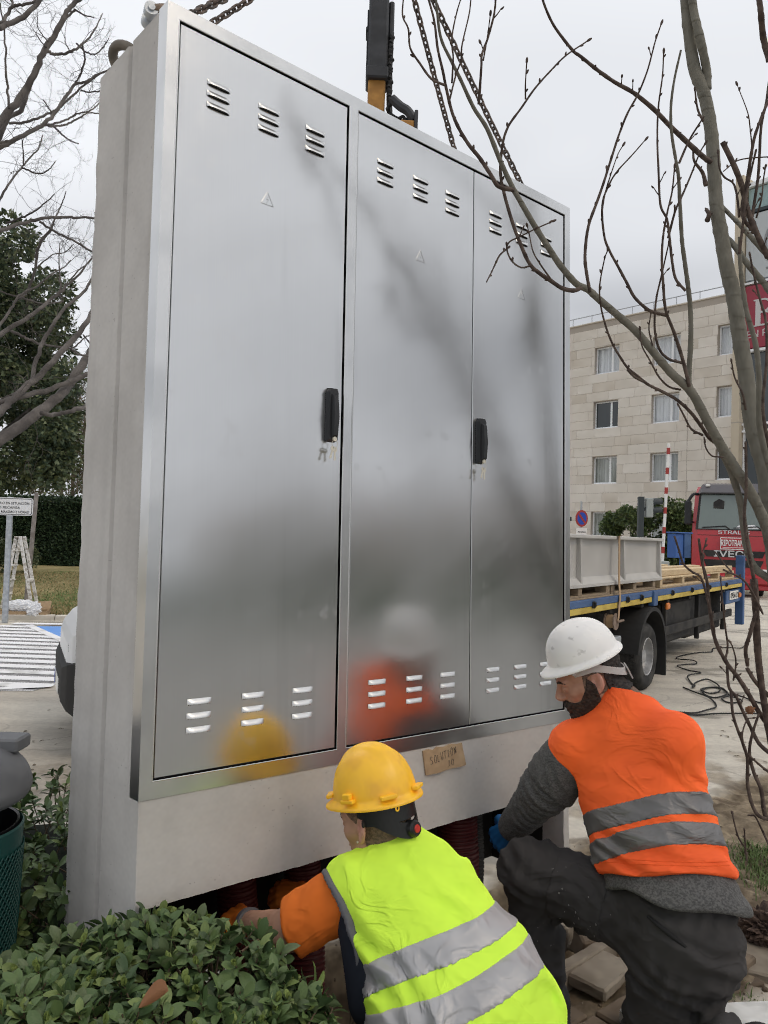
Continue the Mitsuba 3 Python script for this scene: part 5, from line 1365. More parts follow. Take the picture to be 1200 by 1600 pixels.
# ------------------------------------------------------------------ the young bare tree on the right
TR = [  # points, start and end distance, start and end width in pixels, material, name
    ([(1232, 1400), (1226, 1180), (1222, 1000), (1212, 880), (1204, 800), (1195, 735), (1183, 692), (1174, 655), (1170, 620), (1165, 580), (1158, 540), (1152, 500), (1146, 460), (1136, 420), (1128, 373), (1121, 333), (1117, 293), (1115, 253), (1112, 213), (1106, 173), (1098, 140), (1085, 107), (1077, 53), (1072, 0), (1068, -90)], 3.36, 3.16, 33, 16, 'pale', 'trunk'),
    ([(1105, 140), (1104, 110), (1094, 60), (1083, 10), (1074, -80)], 3.19, 3.12, 13, 11, 'pale', 'limb'),
    ([(1222, 1010), (1212, 900), (1201, 838), (1190, 805), (1170, 764), (1152, 736), (1126, 695), (1102, 652), (1080, 612), (1051, 585), (1030, 561), (995, 519), (962, 490), (935, 467), (918, 452), (900, 443), (875, 414), (857, 387), (836, 354), (815, 318), (800, 291), (782, 252), (761, 201), (740, 168), (719, 123), (704, 93), (689, 60), (683, 18), (679, -25)], 3.3, 2.3, 19, 3.5, 'pale', 'limb'),
    ([(1224, 960), (1213, 912), (1200, 903), (1178, 886), (1167, 854), (1162, 821), (1156, 781), (1143, 740), (1127, 705), (1112, 673), (1093, 636), (1080, 608), (1076, 590), (1079, 540), (1079, 490), (1076, 455), (1070, 410), (1066, 380), (1064, 350), (1062, 310), (1060, 275), (1056, 250), (1050, 213), (1048, 173), (1053, 128), (1064, 78)], 3.3, 2.55, 12.5, 3.2, 'pale', 'limb'),
    ([(803, 297), (779, 291), (767, 273), (749, 246), (734, 228), (719, 204), (707, 177), (698, 141), (692, 111), (684, 76), (678, 30), (664, -20)], 2.48, 2.3, 7, 3, 'brown', 'branch'),
    ([(695, 133), (674, 123), (656, 99), (641, 75), (638, 45), (629, 24), (631, -10)], 2.36, 2.3, 4, 2.2, 'brown', 'twig'),
    ([(702, 158), (712, 118), (720, 95), (722, 70), (733, 22), (736, -5)], 2.36, 2.3, 3, 2, 'brown', 'twig'),
    ([(706, 130), (708, 90), (706, 60), (713, 22), (722, -8)], 2.36, 2.3, 3, 2, 'brown', 'twig'),
    ([(748, 163), (752, 105), (753, 85), (762, 60), (772, 22), (775, -10)], 2.4, 2.3, 4.5, 3, 'brown', 'twig'),
    ([(755, 95), (762, 55), (766, 24)], 2.36, 2.3, 2.5, 1.6, 'brown', 'twig'),
    ([(908, 450), (896, 454), (878, 450), (860, 438), (842, 426), (827, 411), (812, 378), (800, 345), (788, 303), (782, 270), (785, 228), (794, 198), (815, 168), (836, 138), (860, 111), (884, 87), (918, 64)], 2.68, 2.45, 7, 2, 'brown', 'branch'),
    ([(832, 414), (815, 418), (800, 408), (792, 390), (796, 378), (812, 370), (836, 358), (863, 346)], 2.62, 2.56, 3, 2, 'brown', 'twig'),
    ([(760, 441), (770, 421), (780, 400), (793, 388)], 2.6, 2.6, 2, 3, 'brown', 'twig'),
    ([(862, 438), (845, 414), (833, 393), (827, 366), (824, 354)], 2.62, 2.55, 3, 1.6, 'brown', 'twig'),
    ([(821, 155), (821, 130), (823, 98)], 2.5, 2.46, 2.4, 1.8, 'brown', 'twig'),
    ([(1114, 254), (1107, 251), (1093, 240), (1067, 216), (1045, 195), (1024, 173), (1003, 155), (987, 143), (960, 128), (933, 109), (907, 88), (896, 80), (878, 58), (863, 36), (851, 9), (845, -12)], 3.2, 2.5, 8.5, 3.5, 'brown', 'branch'),
    ([(922, 457), (917, 430), (914, 400), (919, 355), (933, 315), (944, 283), (955, 248), (968, 208), (981, 176), (997, 147), (1011, 112), (1019, 83), (1024, 64), (1033, 38)], 2.72, 2.5, 5.5, 2.0, 'brown', 'branch'),
    ([(1042, 493), (1030, 490), (1013, 484), (992, 465), (979, 441), (965, 415), (953, 393), (944, 368), (941, 320), (952, 288), (965, 267), (987, 243), (1008, 219)], 2.85, 2.6, 5.5, 1.8, 'brown', 'branch'),
    ([(941, 330), (946, 300), (958, 262), (966, 240), (973, 228)], 2.66, 2.6, 2.4, 1.6, 'brown', 'twig'),
    ([(1077, 604), (1067, 563), (1053, 519), (1040, 484), (1036, 441), (1034, 407), (1036, 370), (1043, 330), (1050, 300), (1054, 262)], 2.9, 2.62, 6, 2.2, 'brown', 'branch'),
    ([(1071, 454), (1056, 436), (1050, 407), (1046, 370), (1042, 342), (1032, 320), (1029, 267), (1027, 213), (1029, 165), (1035, 120), (1037, 83)], 2.75, 2.55, 4.5, 2, 'brown', 'branch'),
    ([(1044, 372), (1055, 330), (1064, 310), (1077, 280), (1093, 240), (1101, 226)], 2.72, 2.62, 4, 2.2, 'brown', 'branch'),
    ([(1061, 255), (1077, 219), (1096, 188)], 2.64, 2.6, 4, 2.4, 'brown', 'branch'),
    ([(1103, 290), (1098, 270), (1085, 252), (1083, 236)], 3.2, 3.14, 7, 3, 'brown', 'twig'),
    ([(1099, 190), (1090, 170), (1086, 142)], 3.18, 3.12, 4, 2.4, 'brown', 'twig'),
    ([(1105, 345), (1108, 335), (1104, 328)], 3.22, 3.2, 8, 6, 'brown', 'stub'),
    ([(1126, 693), (1110, 686), (1095, 665), (1079, 644), (1058, 625), (1035, 612), (1013, 601), (997, 588), (981, 575), (968, 556), (957, 537), (947, 511), (939, 479), (937, 447), (944, 407), (949, 392)], 3.05, 2.65, 6, 1.8, 'brown', 'branch'),
    ([(981, 578), (990, 588), (1000, 594)], 2.75, 2.8, 4, 4, 'brown', 'twig'),
    ([(1066, 567), (1045, 561), (1030, 545), (1023, 513), (1025, 470), (1033, 433), (1045, 380)], 2.95, 2.75, 4.5, 2, 'brown', 'twig'),
    ([(1020, 540), (1014, 515), (1017, 490)], 2.85, 2.8, 2.5, 1.8, 'brown', 'twig'),
    ([(1063, 609), (1045, 604), (1029, 588), (1016, 564), (1003, 540), (1000, 516)], 2.95, 2.8, 3.5, 1.8, 'brown', 'twig'),
    ([(1098, 680), (1080, 670), (1069, 650), (1061, 635)], 3.0, 2.9, 4, 2.4, 'brown', 'twig'),
    ([(1100, 683), (1103, 700), (1112, 712), (1124, 714)], 3.0, 3.0, 2.2, 2.5, 'brown', 'twig'),
    ([(1124, 318), (1140, 335), (1152, 347), (1173, 370), (1200, 400), (1225, 430)], 3.22, 3.16, 6, 10, 'pale', 'branch'),
    ([(1136, 372), (1150, 387), (1168, 412), (1200, 450), (1230, 490)], 3.23, 3.16, 8.5, 12, 'pale', 'branch'),
    ([(1129, 222), (1147, 259), (1160, 293), (1168, 328), (1184, 368), (1200, 402)], 2.75, 2.8, 8, 9, 'brown', 'branch'),
    ([(1184, 368), (1160, 335), (1168, 280), (1175, 235), (1181, 208), (1197, 166), (1215, 135)], 2.8, 2.7, 6, 4, 'brown', 'branch'),
    ([(1172, 360), (1178, 320), (1185, 270), (1189, 200), (1197, 160), (1204, 110)], 2.8, 2.7, 5, 3.5, 'brown', 'branch'),
    ([(1155, 397), (1163, 333), (1167, 300), (1173, 270), (1180, 240)], 2.8, 2.75, 4.5, 3, 'brown', 'branch'),
    ([(1182, 340), (1190, 310), (1193, 280), (1196, 262)], 2.8, 2.75, 3, 2, 'brown', 'twig'),
    ([(1185, -10), (1189, 20), (1193, 60), (1203, 95)], 2.5, 2.6, 9, 10, 'brown', 'branch'),
    ([(1155, 340), (1152, 310), (1146, 287), (1132, 277), (1124, 262), (1122, 240)], 2.8, 2.75, 4, 2.2, 'brown', 'twig'),
    ([(1130, 268), (1155, 250), (1200, 245), (1215, 244)], 2.75, 2.75, 1.8, 2.2, 'brown', 'twig'),
    ([(1176, 240), (1172, 200), (1168, 175), (1152, 133)], 2.75, 2.7, 2.4, 1.2, 'brown', 'twig'),
    ([(1212, 760), (1194, 700), (1187, 660), (1186, 593), (1181, 540), (1168, 492), (1160, 447), (1156, 400), (1156, 370)], 3.0, 2.85, 11, 6, 'pale', 'branch'),
    ([(1206, 720), (1192, 640), (1198, 560), (1196, 500), (1188, 470), (1178, 430), (1172, 400)], 2.9, 2.8, 6, 3, 'brown', 'branch'),
    ([(1165, 640), (1160, 615), (1148, 590), (1143, 565)], 3.0, 2.95, 4, 2, 'brown', 'twig'),
    ([(1178, 905), (1181, 945), (1183, 1000), (1187, 1047), (1198, 1124), (1206, 1170)], 3.1, 3.3, 12, 9, 'brown', 'branch'),
    ([(1165, 690), (1166, 760), (1163, 810), (1168, 850), (1177, 900), (1184, 940)], 3.0, 3.1, 4, 6, 'brown', 'branch'),
    ([(1092, 842), (1097, 878), (1105, 910), (1108, 943), (1114, 984), (1121, 1009), (1137, 1038), (1155, 1061), (1173, 1090), (1186, 1113), (1206, 1140)], 3.0, 3.3, 4, 8, 'brown', 'branch'),
    ([(1054, 838), (1061, 860), (1068, 881), (1082, 894), (1095, 902), (1104, 930), (1116, 985)], 3.0, 3.1, 3, 4, 'brown', 'branch'),
    ([(1102, 905), (1098, 870), (1103, 846)], 3.0, 3.0, 3, 2, 'brown', 'twig'),
    ([(1136, 1041), (1139, 1074), (1150, 1088), (1160, 1110), (1173, 1137), (1186, 1162), (1206, 1180)], 3.2, 3.3, 4, 6.5, 'brown', 'branch'),
    ([(1142, 1081), (1146, 1120), (1160, 1160), (1168, 1187), (1168, 1225), (1175, 1257), (1186, 1275), (1206, 1281)], 3.2, 3.3, 4, 6, 'brown', 'branch'),
    ([(1186, 1115), (1177, 1142), (1171, 1173), (1177, 1205), (1189, 1234), (1195, 1272), (1206, 1282)], 3.25, 3.3, 3.5, 7, 'brown', 'branch'),
    ([(1133, 1032), (1137, 1010), (1134, 985), (1130, 950), (1126, 905)], 3.15, 3.0, 3.5, 2, 'brown', 'twig'),
    ([(1146, 1063), (1150, 1035), (1145, 1012), (1141, 1004)], 3.2, 3.1, 3, 2, 'brown', 'twig'),
    ([(1168, 1040), (1165, 1015), (1172, 990), (1180, 960)], 3.2, 3.1, 6, 6, 'brown', 'branch'),
    ([(1167, 1044), (1178, 1062), (1190, 1076), (1204, 1090)], 3.2, 3.3, 6, 7, 'brown', 'branch'),
    ([(1164, 1324), (1153, 1306), (1144, 1272)], 3.3, 3.3, 3, 2, 'brown', 'twig'),
    ([(1167, 1345), (1165, 1326), (1163, 1298)], 3.35, 3.3, 3.4, 2, 'brown', 'twig'),
    ([(1206, 1330), (1192, 1300), (1180, 1276), (1173, 1274)], 3.3, 3.3, 4, 2.4, 'brown', 'twig'),
    ([(1170, 1180), (1188, 1196), (1206, 1210)], 3.25, 3.3, 3, 4, 'brown', 'twig'),
    ([(1168, 1186), (1160, 1150), (1167, 1125), (1176, 1122)], 3.25, 3.2, 2.5, 2, 'brown', 'twig'),
    ([(1130, 890), (1160, 905), (1178, 930), (1190, 955)], 3.0, 3.1, 3, 4, 'brown', 'twig'),
    ([(1117, 862), (1131, 880), (1140, 890)], 3.0, 3.0, 2, 2.5, 'brown', 'twig'),
]
tree = thing('young_tree', 'young bare tree with pale bark and budding shoots at the right edge', 'tree')
rng = np.random.default_rng(11)
buds, spurs = [], []
bv = trimesh.creation.icosphere(1)
for i, (pts, d0, d1, w0, w1, mt, nm) in enumerate(TR):
    q = px_branch(pts, d0, d1, w0, w1, 6, seed=i)
    # knots and a slight waver on the limb
    L = np.arange(len(q))
    q[:, 3] *= 1 + 0.10 * np.maximum(0, np.sin(L * 1.7 + i)) ** 6 + 0.04 * rng.normal(size=len(q)) * (w0 < 14)
    put(tree, nm, limb_mesh(q, 14 if w0 > 12 else 7), 'm_bark_pale' if mt == 'pale' else 'm_bark_brown', True)
    if w0 < 10:
        s = np.linalg.norm(np.diff(q[:, :3], axis=0), axis=1).cumsum()
        for t in np.arange(0.03, s[-1], 0.052):
            k = min(int(np.searchsorted(s, t)), len(q) - 2)
            if rng.random() < 0.25 or q[k, 3] > 0.011: continue
            ax = unit(q[k + 1, :3] - q[k, :3]); sd = unit(np.cross(ax, rng.normal(size=3)))
            hd = unit(sd * 0.75 + ax * (0.75 if (q[-1, 2] > q[0, 2]) else -0.6) + [0, 0, 0.3])
            ln = rng.choice([0.008, 0.012, 0.03], p=[0.5, 0.35, 0.15])
            p0 = q[k, :3] + sd * q[k, 3] * 0.6
            if ln > 0.02:
                spurs.append(tube([p0, p0 + hd * ln * .5, p0 + hd * ln + [0, 0, 0.004]], [0.0022, 0.0018, 0.0014], 5)); p0 = p0 + hd * ln
            x = unit(np.cross(hd, [0.2, 0.3, 0.9])); r_ = rng.uniform(0.0026, 0.0042)
            buds.append(xf(bv, frame(p0 + hd * 0.004, x * r_, np.cross(hd, x) * r_, hd * r_ * 2.3)))
        ax = unit(q[-1, :3] - q[-2, :3]); x = unit(np.cross(ax, [0.2, 0.3, 0.9]))
        buds.append(xf(bv, frame(q[-1, :3] + ax * 0.006, x * 0.004, np.cross(ax, x) * 0.004, ax * 0.010)))
put(tree, 'buds', cat(buds), 'm_bark_brown', True, kind='stuff')
put(tree, 'spurs', cat(spurs), 'm_bark_brown', True, kind='stuff')
# a curled dead leaf caught among the low shoots
c_ = at(1172, 1109, 3.25)
single('dead_leaf', blob_mesh(c_, (0.026, 0.02, 0.022), 0.22, 2.2, 5, 3), 'm_leaf_dry', 'dark curled dead leaf caught in the low shoots of the young tree', 'leaf', 40)

# ------------------------------------------------------------------ the bare tree on the left
k4 = lambda L, y0: [(x / 4, y0 + y / 4) for x, y in L]
LT = [
    (k4([(-120, 880), (0, 760), (80, 670), (160, 560), (220, 450), (280, 310), (340, 220), (400, 110), (450, 30), (520, -20), (600, -70)], 0), 6.2, 6.6, 15, 7),
    (k4([(-60, 960), (0, 850), (50, 740), (130, 690), (180, 560), (215, 460), (250, 380), (330, 250), (420, 110), (470, 60)], 0), 6.4, 6.7, 10, 4),
    (k4([(-80, 960), (0, 920), (80, 880), (200, 820), (300, 755), (380, 650), (470, 530), (530, 515), (600, 470), (690, 430), (720, 415)], 0), 6.0, 6.6, 10, 3),
    (k4([(60, 765), (150, 765), (250, 730), (350, 690), (430, 620), (520, 540), (610, 470), (650, 450)], 0), 6.2, 6.6, 5, 3),
    (k4([(-80, 905), (0, 890), (60, 882), (130, 850)], 0), 6.0, 6.0, 6, 4),
    (k4([(270, 785), (330, 775), (400, 755), (460, 725), (500, 705), (570, 690), (640, 620)], 0), 6.3, 6.6, 4.5, 2),
    (k4([(300, 790), (370, 785), (430, 770), (500, 735), (560, 705), (650, 715)], 0), 6.3, 6.6, 4.5, 2),
    (k4([(290, 318), (340, 340), (400, 338), (450, 318), (510, 280), (560, 230), (600, 170), (640, 85)], 0), 6.4, 6.6, 6, 2),
    (k4([(480, 270), (530, 320), (590, 340), (640, 300), (680, 240)], 0), 6.5, 6.6, 3.5, 1.6),
    (k4([(515, 280), (530, 370), (500, 470), (470, 520)], 0), 6.5, 6.5, 3.5, 3),
    (k4([(-60, 230), (0, 170), (100, 130), (200, 60), (270, -30), (300, -80)], 0), 6.0, 6.4, 11, 7),
    (k4([(-20, 170), (20, 130), (45, 90), (80, 40), (140, 30), (220, 5), (280, -40)], 0), 6.1, 6.4, 7, 4),
    (k4([(82, 42), (76, 15), (70, -30)], 0), 6.2, 6.3, 5, 4),
    (k4([(60, 680), (48, 580), (40, 480), (32, 300), (24, 170), (10, 90), (0, 20)], 0), 6.2, 6.1, 5, 2.5),
    (k4([(-50, 1330), (0, 1250), (60, 1140), (140, 1040), (190, 980), (240, 930), (268, 845)], 0), 6.0, 6.3, 5, 2),
    (k4([(148, 1032), (145, 960), (138, 870)], 0), 6.1, 6.2, 3, 2),
    (k4([(142, 1048), (200, 1075), (260, 1084), (310, 1055), (347, 1008)], 0), 6.1, 6.2, 3.5, 1.6),
    (k4([(-80, 1460), (0, 1440), (100, 1405), (200, 1380), (300, 1362), (420, 1360), (520, 1362), (625, 1366)], 0), 6.2, 6.8, 9, 4),
    (k4([(245, 1382), (350, 1450), (450, 1500), (595, 1585), (640, 1610)], 0), 6.4, 6.6, 4.5, 3.5),
    (k4([(40, 1395), (120, 1365), (200, 1330), (270, 1280), (342, 1212)], 0), 6.4, 6.5, 4, 1.8),
    (k4([(225, 1610), (235, 1560), (260, 1500), (320, 1420), (370, 1310), (400, 1240), (412, 1195)], 0), 6.6, 6.6, 5, 1.6),
    (k4([(330, 785), (400, 850), (440, 880), (490, 898)], 0), 6.4, 6.5, 3.5, 2),
    (k4([(325, 740), (320, 700), (270, 625)], 0), 6.3, 6.4, 3, 2),
    (k4([(300, 260), (240, 180), (232, 80)], 0), 6.4, 6.5, 2.4, 1.2),
    (k4([(290, 300), (250, 250), (225, 210)], 0), 6.4, 6.5, 2.6, 1.6),
    (k4([(460, 55), (520, 90), (590, 112)], 0), 6.5, 6.6, 3.4, 1.8),
    (k4([(505, 565), (560, 575), (640, 568)], 0), 6.5, 6.6, 3, 2),
    (k4([(440, 325), (410, 270), (405, 210)], 0), 6.5, 6.6, 2.6, 1.2),
    (k4([(-160, 1450), (0, 1350), (120, 1270), (240, 1180), (340, 1100), (420, 1020), (500, 900), (570, 800), (640, 700)], 350), 5.4, 6.4, 25, 13),
    (k4([(-60, 1120), (0, 1112), (100, 1090), (200, 1060), (330, 1030), (450, 980), (565, 930), (640, 880)], 350), 5.6, 6.2, 11, 9),
    (k4([(-100, 1270), (0, 1180), (60, 1110), (150, 1030), (230, 960), (330, 860), (440, 740), (520, 650), (585, 540), (640, 440)], 350), 5.5, 6.2, 15, 8),
    (k4([(200, 985), (220, 870), (280, 720), (350, 600), (430, 500), (520, 430), (590, 320), (640, 260)], 350), 5.9, 6.4, 9, 4),
    (k4([(258, 1182), (330, 1190), (400, 1180), (470, 1160), (550, 1140), (630, 1120)], 350), 5.7, 6.1, 9, 8),
    (k4([(-60, 730), (0, 690), (80, 640), (180, 580), (270, 510), (370, 430), (480, 330), (560, 230), (600, 190)], 350), 6.2, 6.8, 10, 2.5),
    (k4([(70, 668), (140, 700), (200, 730), (300, 760), (400, 770), (460, 772), (530, 710), (580, 690)], 350), 6.2, 6.5, 6, 2),
    (k4([(-30, 415), (60, 440), (150, 465), (230, 490), (300, 500), (400, 480)], 350), 6.6, 6.7, 3, 2.4),
    (k4([(-30, 690), (0, 630), (70, 530), (120, 450), (230, 390), (330, 310), (400, 270), (440, 225)], 350), 6.4, 6.7, 6, 2),
    (k4([(120, 470), (180, 400), (220, 280), (240, 150), (300, 60), (335, 0)], 350), 6.6, 6.7, 5.5, 4),
    (k4([(375, 460), (378, 380), (370, 250), (372, 120)], 350), 6.6, 6.7, 4, 1.6),
    (k4([(230, 270), (330, 190), (400, 180), (460, 128)], 350), 6.6, 6.7, 3, 1.5),
    (k4([(440, 350), (500, 280), (545, 250), (600, 170)], 350), 6.6, 6.7, 3, 2),
    (k4([(445, 780), (490, 815), (560, 825), (620, 820)], 350), 6.1, 6.2, 4.5, 3.5),
    (k4([(520, 690), (570, 760)], 350), 6.2, 6.2, 2.5, 2),
    (k4([(0, 1095), (80, 1060), (170, 1010)], 350), 5.7, 5.8, 2, 2),
]
ltree = thing('bare_tree', 'large bare leafless tree reaching in from the left edge with dark forking boughs', 'tree')
tb = at(-190, 640, 5.3).copy()
base = np.array([tb[0] - 0.5, tb[1] + 0.1, 0.0])
put(ltree, 'trunk', tube(smooth_path([base, base + [0.03, 0, 0.8], base + [0.1, 0.0, 1.5], base + [0.05, 0.05, 2.4], base + [-0.1, 0.1, 3.6], base + [-0.2, 0.2, 5.2], base + [0.0, 0.3, 7.0]], 5), np.linspace(0.19, 0.06, 31), 14, True, 0.06, 3), 'm_bark_grey', True)
tw = {'m_twig_dark': [], 'm_twig_pale': []}
rng = np.random.default_rng(23)


def twig(p, dirv, L, r, depth, out):
    n = 5
    pts = [p]
    d_ = dirv
    for i in range(n):
        d_ = unit(d_ + rng.normal(size=3) * 0.24 + np.array([0, 0, 0.02]))
        pts.append(pts[-1] + d_ * L / n)
    out.append(tube(pts, np.linspace(r, r * 0.55, n + 1), 4, False))
    if depth > 0:
        for i in range(2, n + 1):
            if rng.random() < 0.75:
                twig(pts[i], unit(d_ + rng.normal(size=3) * 0.75), L * rng.uniform(0.35, 0.7), r * 0.65, depth - 1, out)


for i, (pts, d0, d1, w0, w1) in enumerate(LT):
    q = px_branch(pts, d0, d1, w0, w1, 5, seed=i)
    q[:, 3] *= 0.84
    q[:, :3] += 0.005 * rng.normal(size=(len(q), 3)) * np.minimum(1, q[:, 3:] / 0.01) * 0.6
    put(ltree, 'bough' if w0 >= 9 else 'branch', limb_mesh(q, 10 if w0 > 9 else 6, 0.08, i), 'm_bark_grey' if w0 > 4 or i >= 28 else 'm_twig_dark', True)
    n_ = 4 if w0 < 7 else 3
    for k in rng.integers(len(q) // 4, len(q), n_):
        ax = unit(q[min(k + 1, len(q) - 1), :3] - q[max(k - 1, 0), :3])
        d_ = unit(ax * 0.6 + rng.normal(size=3) * 0.8)
        twig(q[k, :3], d_, rng.uniform(0.16, 0.5), rng.uniform(0.0013, 0.0026), 2, tw['m_twig_pale' if rng.random() < 0.6 else 'm_twig_dark'])
# where the boughs join the trunk
for i in (0, 28, 30, 29, 2, 17, 10):
    pts, d0, d1, w0, w1 = LT[i]
    s = at(*pts[0], d0)
    e = base + np.array([0.0, 0.05, max(0.9, s[2] - 0.25)])
    mid = (s + e) / 2 + [0, 0, -0.05]
    put(ltree, 'bough', tube(smooth_path([s, mid, e], 5), np.linspace(w0 * d0 / FOC / 2, w0 * d0 / FOC / 2 * 1.5, 11), 9), 'm_bark_grey', True)
for m_, L in tw.items():
    put(ltree, 'twigs', cat(L), m_, True, kind='stuff')

# ------------------------------------------------------------------ leafy crowns made of small faces in clumps
def crown_leaves(blobs, n, size, seed, tries=1.0, hollow=0.35):
    """Leaf quads spread through clumps: blobs rows (x, y, z, r). Returns per-variant meshes."""
    r = np.random.default_rng(seed)
    B = np.asarray(blobs, float)
    w = B[:, 3] ** 2; w /= w.sum()
    k = r.choice(len(B), n, p=w)
    d = r.normal(size=(n, 3)); d /= np.linalg.norm(d, axis=1, keepdims=True)
    rad = (hollow + (1 - hollow) * r.random(n) ** 0.5) * B[k, 3] * (0.8 + 0.35 * meshkit.noise(d * 2.2 + B[k, :3] * 3, seed))
    p = B[k, :3] + d * rad[:, None]
    y = d + r.normal(size=(n, 3)) * 0.7 + [0, 0, -0.2]
    R_ = orient(n, r, y)
    Ms = np.zeros((n, 4, 4)); Ms[:, :3, :3] = R_ * (size * r.uniform(0.7, 1.35, n))[:, None, None]; Ms[:, :3, 3] = p; Ms[:, 3, 3] = 1
    return Ms


LV = (np.array([[-.18, 0, 0], [-.5, .42, .07], [0, 1.15, -.05], [.5, .42, .07], [.18, 0, 0], [0, .45, -.04]]), np.array([[0, 5, 1], [1, 5, 2], [2, 5, 3], [3, 5, 4]]))


def foliage(parent, Ms, mats, name, seed, kind='stuff'):
    r = np.random.default_rng(seed)
    v = r.integers(0, len(mats), len(Ms))
    for i, m_ in enumerate(mats):
        put(parent, name, place(LV[0], LV[1], Ms[v == i]), m_, kind=kind)


def blobs_in(px0, px1, py0, py1, d, dd, n, r0, r1, seed, shape=None):
    r = np.random.default_rng(seed)
    out = []
    while len(out) < n:
        x, y = r.uniform(px0, px1), r.uniform(py0, py1)
        if shape and not shape(x, y): continue
        out.append(np.r_[at(x, y, d + r.uniform(-dd, dd)), r.uniform(r0, r1)])
    return np.array(out)


# the dark evergreen behind the left tree: its right outline runs from (0, 330) over (110, 480) to (135, 760)
def ev_shape(x, y):
    edge = np.interp(y, [330, 380, 430, 480, 540, 600, 680, 760], [-10, 34, 66, 92, 104, 112, 118, 100])
    return x < edge


ev = thing('evergreen_tree', 'dark dense evergreen tree behind the bare boughs on the left', 'tree')
EB = blobs_in(-330, 118, 330, 755, 21.5, 2.6, 210, 0.32, 0.75, 2, ev_shape)
foliage(ev, crown_leaves(EB, 90000, 0.105, 4), ['m_far_leaf_0', 'm_far_leaf_1', 'm_far_leaf_2', 'm_far_leaf_3'], 'foliage', 6)
eb = at(-110, 900, 21.5).copy(); eb[2] = 0
put(ev, 'trunk', tube(smooth_path([eb, eb + [0.1, 0, 1.5], eb + [0.2, 0, 3.5], eb + [0.1, 0.2, 6.0]], 4), np.linspace(0.28, 0.10, 13), 10, True, 0.1, 2), 'm_bark_grey', True)
for i in range(12):
    t_ = EB[i * 17, :3]
    s = eb + [0.15, 0.05, 1.6 + 0.3 * i]
    put(ev, 'limb', tube(smooth_path([s, (s + t_) / 2 + [0, 0, 0.2], t_], 4), np.linspace(0.09, 0.03, 9), 6), 'm_bark_grey', True)

# the clipped hedge
h0, h1 = at(-260, 895, 28), at(190, 895, 28)
hd = unit([h1[0] - h0[0], h1[1] - h0[1], 0]); hn = np.array([-hd[1], hd[0], 0])
HM = frame([h0[0], h0[1], 0.05], hd, hn, (0, 0, 1))
HLn = np.linalg.norm((h1 - h0)[:2]); HH = zat(90, 778, 28) - 0.05
hedge = thing('clipped_hedge', 'tall clipped dark green hedge behind the lawn', 'hedge')
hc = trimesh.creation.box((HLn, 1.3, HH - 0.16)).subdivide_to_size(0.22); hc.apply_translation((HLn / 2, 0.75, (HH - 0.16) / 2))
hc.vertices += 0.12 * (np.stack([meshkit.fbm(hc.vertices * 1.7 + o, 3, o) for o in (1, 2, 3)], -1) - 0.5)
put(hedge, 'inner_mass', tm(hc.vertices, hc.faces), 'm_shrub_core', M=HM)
r = np.random.default_rng(31)
n = 36000
p = np.stack([r.uniform(0, HLn, n), r.uniform(0, 0.16, n) - 0.07 * r.random(n), r.uniform(0, HH, n)], 1)
p[:, 1] = 0.06 + 0.16 * meshkit.fbm(p * 1.6, 3, 5) - 0.14 * r.random(n)
tp = r.random(n) < 0.16
p[tp, 2] = HH - 0.05 + 0.1 * r.random(tp.sum()); p[tp, 1] = r.uniform(0, 1.4, tp.sum())
y = np.stack([r.normal(size=n) * 0.8, -0.6 + r.normal(size=n) * 0.5, 0.3 + r.normal(size=n) * 0.7], 1)
Ms = np.zeros((n, 4, 4)); Ms[:, :3, :3] = orient(n, r, y) * (0.075 * r.uniform(0.7, 1.3, n))[:, None, None]; Ms[:, :3, 3] = p; Ms[:, 3, 3] = 1
foliage(hedge, HM @ Ms, ['m_hedge_0', 'm_hedge_1', 'm_hedge_2'], 'foliage', 9)
# rounded low shrub in front of the hedge
ls = thing('low_shrub', 'low rounded shrub at the foot of the hedge behind the stepladder', 'shrub')
LB_ = blobs_in(-60, 50, 850, 885, 24, 0.5, 26, 0.22, 0.42, 8)
foliage(ls, crown_leaves(LB_, 8000, 0.06, 14), ['m_far_leaf_3', 'm_far_leaf_1', 'm_bush_2'], 'foliage', 3)
# thin brownish trees further behind, right of the evergreen
for i, (x, d) in enumerate(((108, 44), (128, 40), (146, 42), (90, 46))):
    ft = thing('distant_tree', ['distant brown twiggy tree, second from the left of those beyond the hedge', 'distant brown twiggy tree with ochre leaves close beside the cabinet edge', 'distant brown twiggy tree mostly hidden behind the cabinet', 'distant brown twiggy tree right behind the evergreen crown'][i], 'tree')
    o = at(x, 880, d).copy(); o[2] = 0
    top = at(x + 3, 600 + 25 * i, d)
    put(ft, 'trunk', tube(smooth_path([o, (o + top) / 2 + [0.15, 0, 0], top], 5), np.linspace(0.16, 0.03, 11), 7), 'm_far_brown', True)
    ms = []
    for k in range(26):
        s = o + (top - o) * rng.uniform(0.3, 1.0)
        twig(s, unit([rng.normal() * 0.5, rng.normal() * 0.4, 0.8]), rng.uniform(1.2, 2.6), 0.03, 2, ms)
    put(ft, 'twigs', cat(ms), 'm_far_brown', True, kind='stuff')
    FB = np.array([np.r_[o + (top - o) * rng.uniform(0.15, 0.95) + rng.normal(size=3) * [1.0, 0.6, 0.3], rng.uniform(0.4, 0.9)] for k in range(16)])
    foliage(ft, crown_leaves(FB, 2600, 0.13, 40 + i), ['m_far_leaf_3', 'm_bush_0', 'm_far_brown'], 'foliage', 50 + i)

